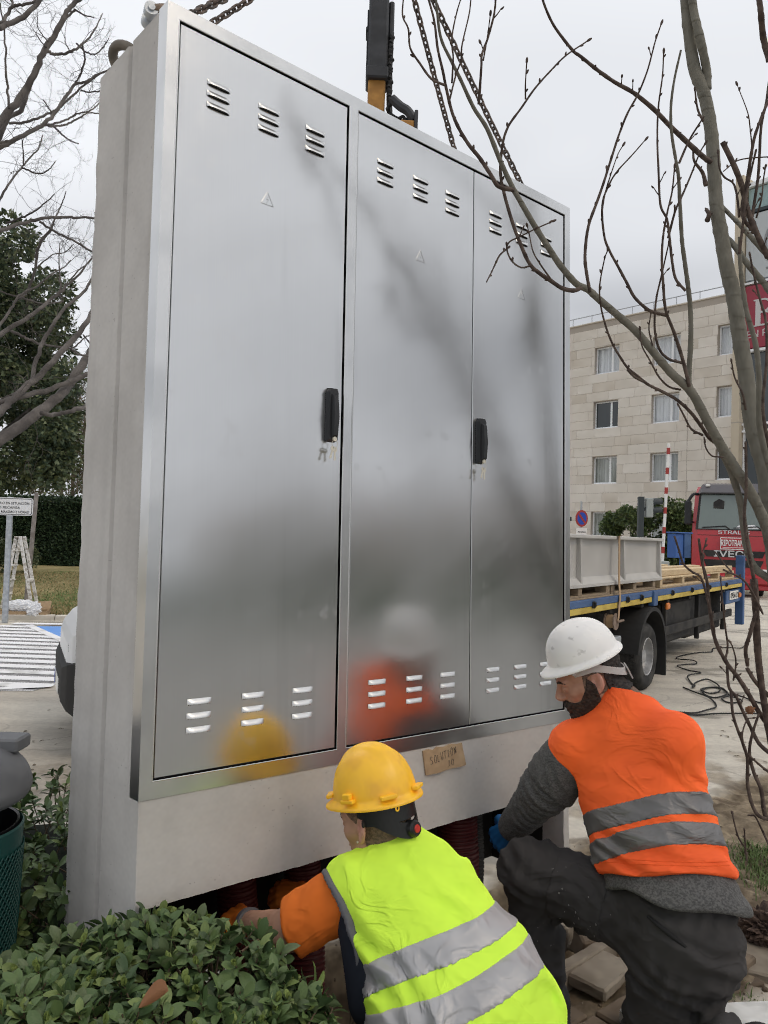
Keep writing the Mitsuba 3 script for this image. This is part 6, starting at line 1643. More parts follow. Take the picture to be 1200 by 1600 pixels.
# flowering bush behind the trailer
fb = thing('rounded_bush', 'rounded green bush in front of the stone building behind the trailer', 'bush')
def fb_shape(x, y):
    return y > np.interp(x, [935, 950, 985, 1010, 1040, 1075, 1100, 1150], [838, 812, 790, 796, 785, 795, 812, 830]) + 6
FBB = blobs_in(935, 1140, 785, 905, 31.5, 1.0, 90, 0.25, 0.5, 12, fb_shape)
foliage(fb, crown_leaves(FBB, 42000, 0.10, 15), ['m_bush_0', 'm_bush_1', 'm_bush_2'], 'foliage', 16)
put(fb, 'stems', cat([tube([at(1040, 905, 31.5) * [1, 1, 0], b_[:3]], [0.04, 0.015], 5) for b_ in FBB[::6]]), 'm_bark_brown', kind='stuff')

# ------------------------------------------------------------------ the broad-leaved bush in the foreground and the shrub behind the bin
LEAF = [leaf_mesh(0.062, 0.031, 0.22, 0.22), leaf_mesh(0.068, 0.029, 0.38, 0.40), leaf_mesh(0.058, 0.030, 0.15, -0.10), leaf_mesh(0.052, 0.027, 0.30, 0.60)]
LEAFM = ['m_leaf_0', 'm_leaf_1', 'm_leaf_2', 'm_leaf_3', 'm_leaf_4']


def shoots(surface_pts, normals, seed, per=(7, 12), size=1.0, spread=0.9):
    """Whorls of leaves at shoot tips. Returns matrices, leaf kind, material index, and stems."""
    r = np.random.default_rng(seed)
    Ms, kinds, mats, stems, young = [], [], [], [], []
    for p, nrm in zip(surface_pts, normals):
        ax = unit(nrm + r.normal(size=3) * 0.35 + [0, 0, 0.25])
        x0 = unit(np.cross(ax, r.normal(size=3)))
        n = r.integers(*per)
        base_m = r.choice(5, p=[0.30, 0.30, 0.14, 0.09, 0.17])
        ph = r.uniform(0, 6.3)
        stems.append(tube([p - ax * 0.11, p - ax * 0.05, p + ax * 0.004], [0.0028, 0.0022, 0.0014], 5, False))
        for k in range(n):
            a_ = ph + k * 2.4
            t = k / n
            out = x0 * math.cos(a_) + np.cross(ax, x0) * math.sin(a_)
            lift = 0.15 + 1.1 * t + r.normal() * 0.18
            y = unit(out * spread + ax * lift)
            z = unit(ax - y * (ax @ y) + 0.25 * r.normal(size=3)); z = unit(z - y * (z @ y))
            x = np.cross(y, z)
            s = size * r.uniform(0.55, 1.25) * (1.0 - 0.35 * t)
            M = np.eye(4); M[:3, 0], M[:3, 1], M[:3, 2] = x * s, y * s, z * s
            M[:3, 3] = p - ax * 0.035 * (1 - t)
            Ms.append(M); kinds.append(r.integers(0, 4)); mats.append(base_m if r.random() < 0.6 else r.choice(5))
        if r.random() < 0.22:
            for k in range(5):
                a_ = k * 1.256
                out = x0 * math.cos(a_) + np.cross(ax, x0) * math.sin(a_)
                y = unit(out * 0.35 + ax); z = unit(np.cross(np.cross(y, ax + out * 0.01), y)); x = np.cross(y, z)
                s = size * r.uniform(0.35, 0.55)
                M = np.eye(4); M[:3, 0], M[:3, 1], M[:3, 2], M[:3, 3] = x * s, y * s, z * s, p
                young.append(M)
    return np.array(Ms), np.array(kinds), np.array(mats), stems, np.array(young)


def bush(name, label, cat_, pts, nrms, seed, core, parts=0, size=1.0):
    b = thing(name, label, cat_)
    Ms, kd_, mt_, st, yg = shoots(pts, nrms, seed, size=size)
    q = Ms[:, :3, 3] - CAM
    dep = q @ FW
    px_ = CX + FOC * (q @ RT) / dep; py_ = CY - FOC * (q @ UPV) / dep
    sc = np.linalg.norm(Ms[:, :3, 1], axis=1) / dep
    facing = np.abs(np.einsum('ki,ki->k', Ms[:, :3, 2], q / np.linalg.norm(q, axis=1, keepdims=True)))
    inside = (px_ > 5) & (px_ < 1195) & (py_ < 1595)
    score = np.where(inside, sc * facing, 0)
    big = np.zeros(len(Ms), bool)
    if parts: big[np.argsort(-score)[:parts]] = True
    L = {}
    for i in np.flatnonzero(big):
        key = (kd_[i], mt_[i])
        if key not in L: L[key] = mikit.ply(tm(*LEAF[kd_[i]]), LEAFM[mt_[i]], smooth=True)
        put(b, 'leaf', L[key], None, M=Ms[i])
    for m_ in range(5):
        ms = [place(*LEAF[k], Ms[~big & (kd_ == k) & (mt_ == m_)]) for k in range(4) if (~big & (kd_ == k) & (mt_ == m_)).any()]
        put(b, 'leaves', cat(ms), LEAFM[m_], True, kind='stuff')
    if len(yg): put(b, 'young_leaves', place(*LEAF[2], yg), 'm_leaf_young', True, kind='stuff')
    put(b, 'stems', cat(st), 'm_stem_brown', True, kind='stuff')
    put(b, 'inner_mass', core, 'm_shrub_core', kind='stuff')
    return b


r = np.random.default_rng(77)
# top surface of the foreground bush: points of its outline seen at (px, py) and their distance
def fg_top(x, y):
    """Height of the bush over the ground plan, from a few heights read off the photograph."""
    c = np.array([[-1.25, 1.55, .60], [-0.75, 1.6, .70], [-0.62, 1.9, .70], [-0.35, 1.85, .735], [-0.15, 1.75, .66], [0.0, 1.6, .52], [-0.2, 1.3, .66], [-0.6, 1.2, .72], [-1.1, 1.15, .70], [0.05, 1.35, .45], [-0.9, 1.9, .60], [-0.05, 1.0, .62]])
    d2 = (x[..., None] - c[:, 0]) ** 2 + (y[..., None] - c[:, 1]) ** 2
    w = 1 / (d2 + 0.01) ** 1.5
    return (w * c[:, 2]).sum(-1) / w.sum(-1)


n = 840
X = r.uniform(-1.15, 0.02, n * 4); Y = r.uniform(0.95, 2.02, n * 4)
ok = (Y < np.interp(X, [-1.2, -0.85, -0.6, -0.3, -0.1, 0.02], [1.75, 1.9, 1.97, 1.9, 1.72, 1.45])) 
X, Y = X[ok][:n], Y[ok][:n]
Z = fg_top(X, Y) + 0.05 * (meshkit.fbm(np.stack([X, Y, 0 * X], 1) * 7, 3, 2) - 0.5)
pts = np.stack([X, Y, Z], 1); nr = np.tile([0, -0.15, 1.0], (len(pts), 1))
# its far edge and right flank
m = 330
s = r.random(m)
ex = np.interp(s, [0, .25, .5, .75, 1], [-0.85, -0.55, -0.28, -0.08, 0.04]); ey = np.interp(s, [0, .25, .5, .75, 1], [1.92, 2.0, 1.92, 1.74, 1.3])
ez = fg_top(ex, ey) * (1 - 0.75 * r.random(m) ** 1.3)
fl = np.stack([ex + 0.02 * r.normal(size=m), ey + 0.02 * r.normal(size=m), ez], 1)
pts = np.vstack([pts, fl]); nr = np.vstack([nr, np.tile([0.55, 0.35, 0.5], (m, 1))])
gxx, gyy = np.meshgrid(np.linspace(-1.2, 0.0, 26), np.linspace(0.9, 1.92, 22), indexing='ij')
lim = np.interp(gxx, [-1.2, -0.85, -0.6, -0.3, -0.1, 0.02], [1.70, 1.84, 1.90, 1.83, 1.65, 1.38])
inb = gyy < lim
gz = np.where(inb, fg_top(gxx, gyy) - 0.125, 0.0)
cv = np.stack([gxx, np.minimum(gyy, lim), gz], -1).reshape(-1, 3)
ii, jj = np.meshgrid(np.arange(25), np.arange(21), indexing='ij'); a_ = ii * 22 + jj
cf = np.concatenate([np.stack([a_, a_ + 22, a_ + 23], -1).reshape(-1, 3), np.stack([a_, a_ + 23, a_ + 1], -1).reshape(-1, 3)])
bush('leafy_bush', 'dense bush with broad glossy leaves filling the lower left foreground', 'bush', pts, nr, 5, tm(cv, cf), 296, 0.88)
c_ = at(243, 1576, 1.42)
dl = leaf_mesh(0.050, 0.040, 1.2, -0.42)
single('dry_leaf', xf(tm(*dl), frame(c_ + [-0.03, 0, 0.0], unit([0.1, -0.5, 0.85]), unit([1, 0.2, 0.05]), unit(np.cross(unit([0.1, -0.5, 0.85]), unit([1, 0.2, 0.05]))))), 'm_leaf_dry', 'curled dry brown leaf lying on the foreground bush near the bottom edge', 'leaf', True)
# shrub behind the bin
m = 760
X = r.uniform(-2.0, -1.02, m); Y = r.uniform(2.35, 3.5, m)
X = X + 0.25 * (Y - 2.35)
sd_ = r.random(m) < 0.62
Z = 0.56 + 0.10 * meshkit.fbm(np.stack([X, Y, 0 * X], 1) * 3, 3, 6)
Y = np.where(sd_, 2.42 + 0.12 * r.normal(size=m) * 0.6 - 0.15 * (X + 1.2), Y)
Z = np.where(sd_, Z * r.random(m) ** 0.8, Z)
pts = np.stack([X, Y, Z], 1); nr = np.where(sd_[:, None], [0.1, -0.8, 0.55], [0, 0, 1.0])
core = blob_mesh((-1.35, 2.98, 0.24), (0.62, 0.50, 0.28), 0.06, 2.0, 4, 4)
bush('leafy_shrub', 'broad leaved shrub between the litter bin and the left side of the cabinet', 'shrub', pts, nr, 15, core, 90, 0.84)

# tufts of grass and litter on the soil strip
def blades(c, n, spread, h, seed):
    r_ = np.random.default_rng(seed)
    out_v, out_f = [], []
    for i in range(n):
        p0 = np.array(c) + np.r_[r_.normal(size=2) * spread, 0]
        p0[2] = ground_z(np.array([p0[0]]), np.array([p0[1]]))[0] - 0.005
        a_ = r_.uniform(0, 6.3); l_ = h * r_.uniform(0.5, 1.3)
        d_ = np.array([math.cos(a_), math.sin(a_), 0]); s_v = np.array([-d_[1], d_[0], 0]) * 0.0028
        b_ = len(out_v)
        out_v += [p0 - s_v, p0 + s_v, p0 + d_ * l_ * .3 + [0, 0, l_ * .7] - s_v * .7, p0 + d_ * l_ * .3 + [0, 0, l_ * .7] + s_v * .7, p0 + d_ * l_ * .8 + [0, 0, l_ * .95]]
        out_f += [[b_, b_ + 1, b_ + 3], [b_, b_ + 3, b_ + 2], [b_ + 2, b_ + 3, b_ + 4]]
    return tm(out_v, out_f)


g1 = gnd(1192, 1352)
single('grass', cat([blades(gnd(x, y), n_, s_, h_, i) for i, (x, y, n_, s_, h_) in enumerate([(1195, 1350, 420, 0.09, 0.05), (1172, 1362, 160, 0.06, 0.04), (1185, 1585, 160, 0.05, 0.03), (900, 1497, 90, 0.04, 0.03), (1215, 1390, 300, 0.1, 0.05)])]), 'm_grass_green', 'short green grass tufts on the bare soil at the right edge', 'grass', kind='stuff')
# lawn tufts
r = np.random.default_rng(91)
n = 26000
X = r.uniform(-16, -4.4, n); T_ = r.random(n) ** 1.6
Y = np.maximum(14.05 + 0.25 * (X + 5.6), 10.5) + T_ * 12
Z = 0.06 + 0.01 * np.maximum(Y - 14, 0)
y = np.stack([r.normal(size=n) * 0.7, r.normal(size=n) * 0.7, np.ones(n)], 1)
Ms = np.zeros((n, 4, 4)); Ms[:, :3, :3] = orient(n, r, y) * (0.055 * r.uniform(0.6, 1.4, n))[:, None, None]; Ms[:, :3, 0] *= 0.35; Ms[:, :3, 3] = np.stack([X, Y, Z], 1); Ms[:, 3, 3] = 1
lg = thing('lawn_grass', 'short dry and green grass of the lawn', 'grass', kind='stuff')
vv = r.random(n) < 0.78
put(lg, 'straw_blades', place(LV[0], LV[1], Ms[vv]), 'm_grass_straw', kind='stuff')
put(lg, 'green_blades', place(LV[0], LV[1], Ms[~vv]), 'm_grass_green', kind='stuff')

# ------------------------------------------------------------------ added out of frame, right and behind the camera, to shape the door reflections
for i, (x, y, h_, r_) in enumerate(((30, -5, 3.6, 1.4), (36, 3.5, 3.6, 1.4), (19, -15, 3.6, 1.5), (36, 11, 4, 1.6))):
    ot = thing('unseen_tree', ['tall leafy tree added outside the frame for the door reflections, opposite the trunk','leafy tree added outside the frame for the door reflections, in front of the house','small leafy tree added outside the frame for the door reflections, nearest behind the camera','largest leafy tree added outside the frame for the door reflections, beside the glazed tower'][i], 'tree')
    rr = np.random.default_rng(300 + i)
    OB = np.array([np.r_[x + rr.normal() * r_ * .5, y + rr.normal() * r_ * .5, h_ * rr.uniform(0.42, 0.95), rr.uniform(0.6, 1.1)] for k in range(26)])
    foliage(ot, crown_leaves(OB, 5200, 0.26, 310 + i), ['m_far_leaf_1', 'm_far_leaf_0'], 'foliage', 320 + i)
    put(ot, 'trunk', tube([[x, y, 0], [x + .1, y, h_ * .3], [x, y + .1, h_ * .7]], [0.18, 0.14, 0.06], 9), 'm_bark_grey', True)
oh = thing('unseen_house', 'plain rendered house added outside the frame for the door reflections', 'house')
put(oh, 'wall', box(44, 56, -14, 16, 0, 5.0), 'm_stone_b')
put(oh, 'roof', hull([[43.5, -14.5, 5.0], [43.5, 16.5, 5.0], [56.5, -14.5, 5.0], [56.5, 16.5, 5.0], [50, -13, 7], [50, 15, 7]]), 'm_brown_rust')
for yw in np.arange(-12, 15, 3.2):
    for zw in (0.9, 3.1):
        put(oh, 'window', box(43.95, 44.05, yw, yw + 1.3, zw, zw + 1.4), 'm_dark_glass')
ol = thing('unseen_hedge', 'dark clipped hedge added outside the frame for the door reflections', 'hedge')
put(ol, 'mass', hull([[x, y, z] for x, y in ((25.5, -16), (26.5, -16), (29.0, 6), (30.0, 6)) for z in (0, 1.7)]), 'm_hedge_1')
# ------------------------------------------------------------------ the two workers
def crease(p, n, uv):
    wx = fbm(p.x * 5, p.y * 5, p.z * 5, 2) * 0.5
    a = fbm((p.x + wx) * 9, (p.y - wx) * 9, (p.z + wx) * 15, 3)
    b = fbm((p.x - wx) * 22 + 5, (p.y + wx) * 22, (p.z + wx) * 34, 2)
    sel = smoothstep(0.35, 0.65, fbm(p.x * 4 + 9, p.y * 4, p.z * 4, 2))
    return (1 - smoothstep(0.0, 0.09, dr.abs(a - 0.5))) * 0.9 + sel * (1 - smoothstep(0.0, 0.10, dr.abs(b - 0.5))) * 0.45 + 0.06 * fbm(p.x * 300, p.y * 300, p.z * 300, 2)


def soft_crease(p, n, uv):
    return crease(p, n, uv) * 0.6 + 0.10 * fbm(p.x * 220, p.y * 220, p.z * 220, 2)


def heather(p, n, uv):
    return mix((0.050, 0.050, 0.050), (0.105, 0.105, 0.103), smoothstep(0.25, 0.75, fbm(p.x * 260, p.y * 260, p.z * 260, 2)))





def trouser_col(p, n, uv):
    b = mix((0.026, 0.0248, 0.0252), (0.047, 0.044, 0.0445), fbm(p.x * 9, p.y * 9, p.z * 9, 3))
    sp = smoothstep(0.88, 0.93, noise(p.x * 120, p.y * 120, p.z * 75)) * smoothstep(0.55, 0.65, fbm(p.x * 5 + 2, p.y * 5, p.z * 5, 2))
    return mix(b, (0.30, 0.29, 0.28), sp * 0.6)


bumped('m_trousers', P(trouser_col), 0.9, crease, 0.0026)

weave = lambda p, n, uv: fbm(p.x * 260, p.y * 260, p.z * 260, 2)
bumped('m_grey_shirt', P(heather), 0.95, soft_crease, 0.0024, sheen=0.2)
bumped('m_vest_orange', two_tone((0.82, 0.105, 0.018), (0.97, 0.145, 0.022), 4.0, 3.0, 4), 0.8, crease, 0.0022, sheen=0.2)
bumped('m_vest_yellow', two_tone((0.50, 0.79, 0.05), (0.63, 0.95, 0.065), 4.0, 3.0, 4), 0.8, crease, 0.0024, sheen=0.2)
bumped('m_tape_grey', two_tone((0.36, 0.36, 0.37), (0.44, 0.44, 0.45), 9.0), 0.5, crease, 0.0022, metallic=0.35)
bumped('m_tape_dark', two_tone((0.13, 0.128, 0.13), (0.18, 0.178, 0.18), 9.0), 0.5, crease, 0.0022, metallic=0.35)
bumped('m_shirt_orange', two_tone((0.62, 0.135, 0.012), (0.70, 0.165, 0.018), 8.0), 0.9, crease, 0.0022, sheen=0.2)
principled('m_navy_cloth', (0.010, 0.014, 0.024), 0.95)
principled('m_edge_grey', (0.11, 0.11, 0.12), 0.8)
bumped('m_skin_a', two_tone((0.36, 0.185, 0.125), (0.45, 0.25, 0.18), 30.0), 0.5, lambda p, n, uv: fbm(p.x * 400, p.y * 400, p.z * 400, 2), 0.0004, specular=0.4)
bumped('m_skin_b', two_tone((0.38, 0.205, 0.135), (0.46, 0.265, 0.185), 30.0), 0.5, lambda p, n, uv: fbm(p.x * 400, p.y * 400, p.z * 400, 2), 0.0004, specular=0.4)
bumped('m_beard', two_tone((0.018, 0.012, 0.010), (0.055, 0.036, 0.028), 160.0), 0.85, lambda p, n, uv: fbm(p.x * 500, p.y * 500, p.z * 180, 2), 0.002)
bumped('m_hair_dark', two_tone((0.010, 0.008, 0.008), (0.035, 0.027, 0.024), 120.0), 0.7, lambda p, n, uv: fbm(p.x * 400, p.y * 400, p.z * 120, 2), 0.002)
bumped('m_hair_buzz', two_tone((0.10, 0.065, 0.05), (0.20, 0.125, 0.09), 190.0), 0.8, lambda p, n, uv: fbm(p.x * 600, p.y * 600, p.z * 600, 1), 0.0008)
principled('m_helmet_white', P(lambda p, n, uv: mix((0.80, 0.795, 0.785), (0.46, 0.45, 0.44), 0.6 * smoothstep(0.66, 0.84, fbm(p.x * 55, p.y * 55, p.z * 55, 3)) + 0.25 * smoothstep(0.45, 0.75, fbm(p.x * 9, p.y * 9, p.z * 9, 3)))), 0.42, clearcoat=0.2)
principled('m_helmet_yellow', P(lambda p, n, uv: mix((0.92, 0.52, 0.022), (0.80, 0.43, 0.03), smoothstep(0.5, 0.85, fbm(p.x * 18, p.y * 18, p.z * 18, 3)))), 0.36, clearcoat=0.25)
principled('m_strap_grey', (0.42, 0.40, 0.39), 0.5)
principled('m_black_band', (0.010, 0.011, 0.012), 0.4)
principled('m_red_knob', (0.50, 0.035, 0.025), 0.4)
principled('m_eye_white', (0.65, 0.62, 0.58), 0.2)
principled('m_eye_dark', (0.02, 0.012, 0.01), 0.2)
principled('m_lip', (0.36, 0.14, 0.11), 0.5)
bumped('m_glove_orange', two_tone((0.55, 0.13, 0.015), (0.65, 0.18, 0.02), 20.0), 0.75, weave, 0.0006)
bumped('m_glove_blue', two_tone((0.008, 0.09, 0.25), (0.012, 0.12, 0.32), 20.0), 0.6, weave, 0.0006)
principled('m_boot', (0.016, 0.015, 0.015), 0.7)


def ell_tube(p, C, lat, a, b):
    """Distance to a tube of elliptical section: centres C, half widths a along lat, half depths b across."""
    C, a, b = np.asarray(C, float), np.asarray(a, float), np.asarray(b, float)
    best = None
    for i in range(len(C) - 1):
        ba = C[i + 1] - C[i]; pa = p - C[i]
        t = np.clip(pa @ ba / (ba @ ba), 0, 1)
        q = pa - t[:, None] * ba
        ax = ba / np.linalg.norm(ba)
        l_ = unit(lat - ax * (lat @ ax)); m_ = np.cross(ax, l_)
        aa, bb = a[i] + (a[i + 1] - a[i]) * t, b[i] + (b[i + 1] - b[i]) * t
        over = q @ ax
        k = np.sqrt((q @ l_ / aa) ** 2 + (q @ m_ / bb) ** 2 + (over / bb) ** 2)
        kg = np.sqrt((q @ l_ / aa ** 2) ** 2 + (q @ m_ / bb ** 2) ** 2 + (over / bb ** 2) ** 2) + 1e-9
        d = k * (k - 1) / kg
        best = d if best is None else smin(best, d, 0.02)
    return best


def folds(p, dirv, wl, amp, seed):
    """Soft cloth folds: ridges across dirv, broken up by noise."""
    n = meshkit.fbm(p * 5.0, 2, seed)
    w = meshkit.fbm(p * 9.0 + 7, 2, seed + 3)
    ph = (p @ dirv) / wl + 2.6 * n
    d_ = unit(dirv); q = p + d_ * ((p @ d_) * 1.2)[:, None]
    c1 = np.exp(-np.abs(meshkit.fbm(q * 4.2 + 3, 2, seed + 7) - 0.5) / 0.028)
    c2 = np.exp(-np.abs(meshkit.fbm(q * 8.0 + 9, 2, seed + 11) - 0.48) / 0.03) * np.clip(w * 3 - 1.1, 0, 1)
    return amp * (np.sin(2 * np.pi * ph) * np.clip(w * 2 - 0.55, 0, 1)) + amp * 1.2 * (meshkit.fbm(p * 14, 2, seed + 5) - 0.5) - 0.55 * amp * c1 + 0.45 * amp * c2


# ---- heads, in head axes: x to the wearer's left... y forward, z up, origin between the ears
def ear_sdf(p):
    ps = np.c_[np.abs(p[:, 0]), p[:, 1:]]
    # ears: a rim, a hollow and a lobe
    c, s_ = math.cos(0.22), math.sin(0.22)
    q = np.c_[ps[:, 0] - 0.0775, c * (ps[:, 1] + 0.012) + s_ * (ps[:, 2] - 0.0), -s_ * (ps[:, 1] + 0.012) + c * (ps[:, 2] - 0.0)]
    q[:, 0] += 0.62 * q[:, 1]
    ear = sd_ell(q, (0, 0, 0), (0.0085, 0.0205, 0.0335))
    ear = smax(ear, -sd_ell(q, (0.010, 0.002, 0.004), (0.008, 0.011, 0.021)), 0.004)
    ear = smin(ear, sd_ell(q, (0.001, 0.004, -0.029), (0.006, 0.008, 0.009)), 0.006)
    ear = smin(ear, sd_ell(q, (0.005, 0.011, -0.004), (0.005, 0.004, 0.008)), 0.004)
    return ear


def head_sdf(p, neck_to):
    s = np.abs(p[:, 0])
    ps = np.c_[s, p[:, 1:]]
    d = sd_ell(p, (0, -0.010, 0.036), (0.0745, 0.096, 0.088))
    d = smin(d, sd_ell(p, (0, 0.036, -0.030), (0.058, 0.060, 0.084)), 0.03)
    d = smin(d, sd_cone(ps, (0.052, 0.004, -0.052), (0.012, 0.078, -0.104), 0.020, 0.018), 0.025)
    d = smin(d, sd_ell(p, (0, 0.084, -0.104), (0.022, 0.016, 0.016)), 0.02)
    d = smin(d, sd_cone(ps, (0.044, 0.056, -0.018), (0.055, 0.020, -0.010), 0.020, 0.018), 0.02)
    d = smin(d, sd_cone(ps, (0.004, 0.092, 0.022), (0.040, 0.078, 0.022), 0.011, 0.011), 0.015)
    d = smax(d, -sd_ell(ps, (0.033, 0.106, 0.002), (0.018, 0.018, 0.012)), 0.012)
    d = smin(d, sd_ell(ps, (0.032, 0.080, 0.001), (0.014, 0.0135, 0.0125)), 0.004)
    nose = smin(sd_cone(p, (0, 0.092, 0.016), (0, 0.116, -0.026), 0.009, 0.0115), sd_ell(ps, (0.0115, 0.106, -0.032), (0.009, 0.012, 0.009)), 0.012)
    d = smin(d, nose, 0.012)
    d = smin(d, sd_ell(p, (0, 0.097, -0.061), (0.024, 0.011, 0.006)), 0.008)
    d = smin(d, sd_ell(p, (0, 0.095, -0.072), (0.021, 0.011, 0.007)), 0.008)
    d = smax(d, -sd_ell(p, (0, 0.110, -0.0665), (0.024, 0.012, 0.0016)), 0.004)
    ear = ear_sdf(p)
    d = smin(d, ear, 0.006)
    d = smin(d, sd_cone(p, (0, -0.030, -0.035), neck_to, 0.054, 0.062), 0.03)
    return d


def head_frame(o, yaw, pitch, roll=0.0):
    """yaw: 0 looks to the image's left, 90 degrees away from the camera."""
    f0 = -RT * math.cos(yaw) + FW * math.sin(yaw)
    f = math.cos(pitch) * f0 - math.sin(pitch) * UPV
    u = math.cos(pitch) * UPV + math.sin(pitch) * f0
    x = np.cross(f, u)                              # the wearer's right
    u2 = math.cos(roll) * u + math.sin(roll) * x
    x2 = np.cross(f, u2)
    return frame(o, x2, f, u2)


def helmet_mesh(hw, hl, ht, visor, brim, ridge, n=72):
    a = np.arange(n) * 2 * np.pi / n
    prof = smooth_path([(0.0, 1.0), (0.25, 0.975), (0.48, 0.895), (0.68, 0.765), (0.83, 0.59), (0.93, 0.38), (0.985, 0.16), (1.0, 0.03)], 4)
    rows = []

    def ring(rho, z, out, off=0.0):
        fr = np.clip(np.sin(a), 0, 1)
        ex = out * (brim + (visor - brim) * fr ** 3)
        x = np.cos(a) * ((hw - off) * rho + ex * 0.9)
        y = np.sin(a) * ((hl - off) * rho + ex)
        zz = np.full(n, z)
        if ridge and rho < 0.999:
            r_ = ridge * np.exp(-(np.abs(x) / 0.030) ** 6) * np.clip(1.15 - rho ** 3, 0, 1) * min(1, rho * 30 + 1)
            zz = zz + r_ * (1 if off == 0 else 0)
        return np.stack([x, y, zz - out * (0.006 + 0.008 * fr ** 2)], 1)
    for r_, z in prof: rows.append(ring(max(r_, 1e-4), z * ht, 0))
    rows += [ring(1.0, 0.0, 0.12), ring(1.0, -0.003, 0.6), ring(1.0, -0.005, 0.95), ring(1.0, -0.008, 1.02), ring(1.0, -0.0115, 1.0), ring(1.0, -0.010, 0.9), ring(1.0, -0.008, 0.4), ring(1.0, -0.006, 0.0, 0.004)]
    for r_, z in prof[::-1]: rows.append(ring(max(r_, 1e-4), z * ht - 0.004, 0, 0.004))
    v = np.vstack(rows); m_ = len(rows)
    i, j = np.meshgrid(np.arange(m_ - 1), np.arange(n), indexing='ij')
    a0, a1 = i * n + j, i * n + (j + 1) % n
    f = np.concatenate([np.stack([a0, a0 + n, a1 + n], -1).reshape(-1, 3), np.stack([a0, a1 + n, a1], -1).reshape(-1, 3)])
    return tm(v, f)


def band_mesh(hw, hl, yc, z_of, a0, a1, h, th, n=40):
    """A strap round the head from angle a0 to a1 (0 = wearer's right, 90 = front), height h about z_of(angle)."""
    a = np.linspace(a0, a1, n)
    v = []
    for t in a:
        z = z_of(t)
        for off, dz in ((0, -h / 2), (th, -h / 2), (th, h / 2), (0, h / 2)):
            v.append([(hw + off) * math.cos(t), yc + (hl + off) * math.sin(t), z + dz])
    f = []
    for i in range(n - 1):
        for k in range(4):
            p0, p1 = i * 4 + k, i * 4 + (k + 1) % 4
            f += [[p0, p1, p1 + 4], [p0, p1 + 4, p0 + 4]]
    f += [[0, 2, 1], [0, 3, 2], [4 * n - 4, 4 * n - 3, 4 * n - 2], [4 * n - 4, 4 * n - 2, 4 * n - 1]]
    return tm(v, f)


def hand_mesh(wr, d, nrm, curl, thumb_side, scale=1.0, spread=0.06):
    """A gloved hand: wrist point, direction of the fingers, back-of-hand normal; the fingers curl towards -nrm."""
    d = unit(d); nrm = unit(nrm - d * (nrm @ d)); side = np.cross(nrm, d) * thumb_side
    S = scale
    cones = [(wr - d * 0.03 * S, wr + d * 0.012 * S, 0.030 * S, 0.030 * S)]
    kn = []
    for i, (o, l_) in enumerate(((0.030, 0.088), (0.010, 0.094), (-0.011, 0.090), (-0.031, 0.078))):
        k = wr + d * l_ * S + side * o * S
        kn.append(k)
        cones.append((wr + d * 0.01 * S + side * o * 0.6 * S, k, 0.0175 * S, 0.0135 * S))
    for i, (k, L) in enumerate(zip(kn, (0.072, 0.080, 0.075, 0.060))):
        p = k
        dirv = unit(d + side * spread * (1.5 - i))
        for j, (fr_, c) in enumerate(((0.42, 0.55), (0.32, 0.75), (0.26, 0.5))):
            th = curl * c * (1 + 0.08 * i)
            ax = unit(np.cross(dirv, nrm))
            dirv = dirv * math.cos(th) + np.cross(ax, dirv) * math.sin(th) * -1
            q = p + dirv * L * fr_ * S
            cones.append((p, q, (0.0118 - 0.0012 * j) * S, (0.0106 - 0.0012 * j) * S))
            p = q
    t0 = wr + d * 0.025 * S + side * 0.026 * S
    t1 = t0 + unit(d * 0.6 + side * 0.75 - nrm * 0.35) * 0.042 * S
    t2 = t1 + unit(d * 0.85 + side * 0.25 - nrm * 0.5) * 0.036 * S
    t3 = t2 + unit(d * 0.9 - side * 0.1 - nrm * 0.5) * 0.028 * S
    cones += [(t0, t1, 0.0165 * S, 0.0135 * S), (t1, t2, 0.013 * S, 0.0118 * S), (t2, t3, 0.0115 * S, 0.0098 * S)]

    def fn(p):
        e = None
        for a, b, ra, rb_ in cones:
            c = sd_cone(p, a, b, ra, rb_)
            e = c if e is None else smin(e, c, 0.006 * S)
        return e + 0.0012 * (meshkit.noise(p * 130, 3) - 0.5)
    P_ = np.array([c[0] for c in cones] + [c[1] for c in cones])
    return nets(fn, P_.min(0) - 0.03, P_.max(0) + 0.03, 0.003)


def bounds_of(pts, m):
    pts = np.asarray(pts)[:, :3]
    return pts.min(0) - m, pts.max(0) + m


def J(px, py, d, r): return np.r_[at(px, py, d), r]


def boot(ankle, toe_dir, up, L=0.20):
    t = unit(toe_dir)
    a = ankle

    def fn(p):
        e = sd_cone(p, a + up * 0.07, a - up * 0.02, 0.058, 0.052)
        e = smin(e, sd_cone(p, a - up * 0.035 - t * 0.035, a - up * 0.045 + t * L * 0.75, 0.043, 0.040), 0.03)
        e = smin(e, sd_ell(p, a - up * 0.045 + t * L * 0.8, (0.05, 0.05, 0.04)), 0.02)
        return smax(e, -((p - a) @ up) - 0.085, 0.008)
    lo_, hi_ = bounds_of([a + up * .15, a - up * .1, a + t * (L + .06), a - t * .1], 0.07)
    return nets(fn, lo_, hi_, 0.006)


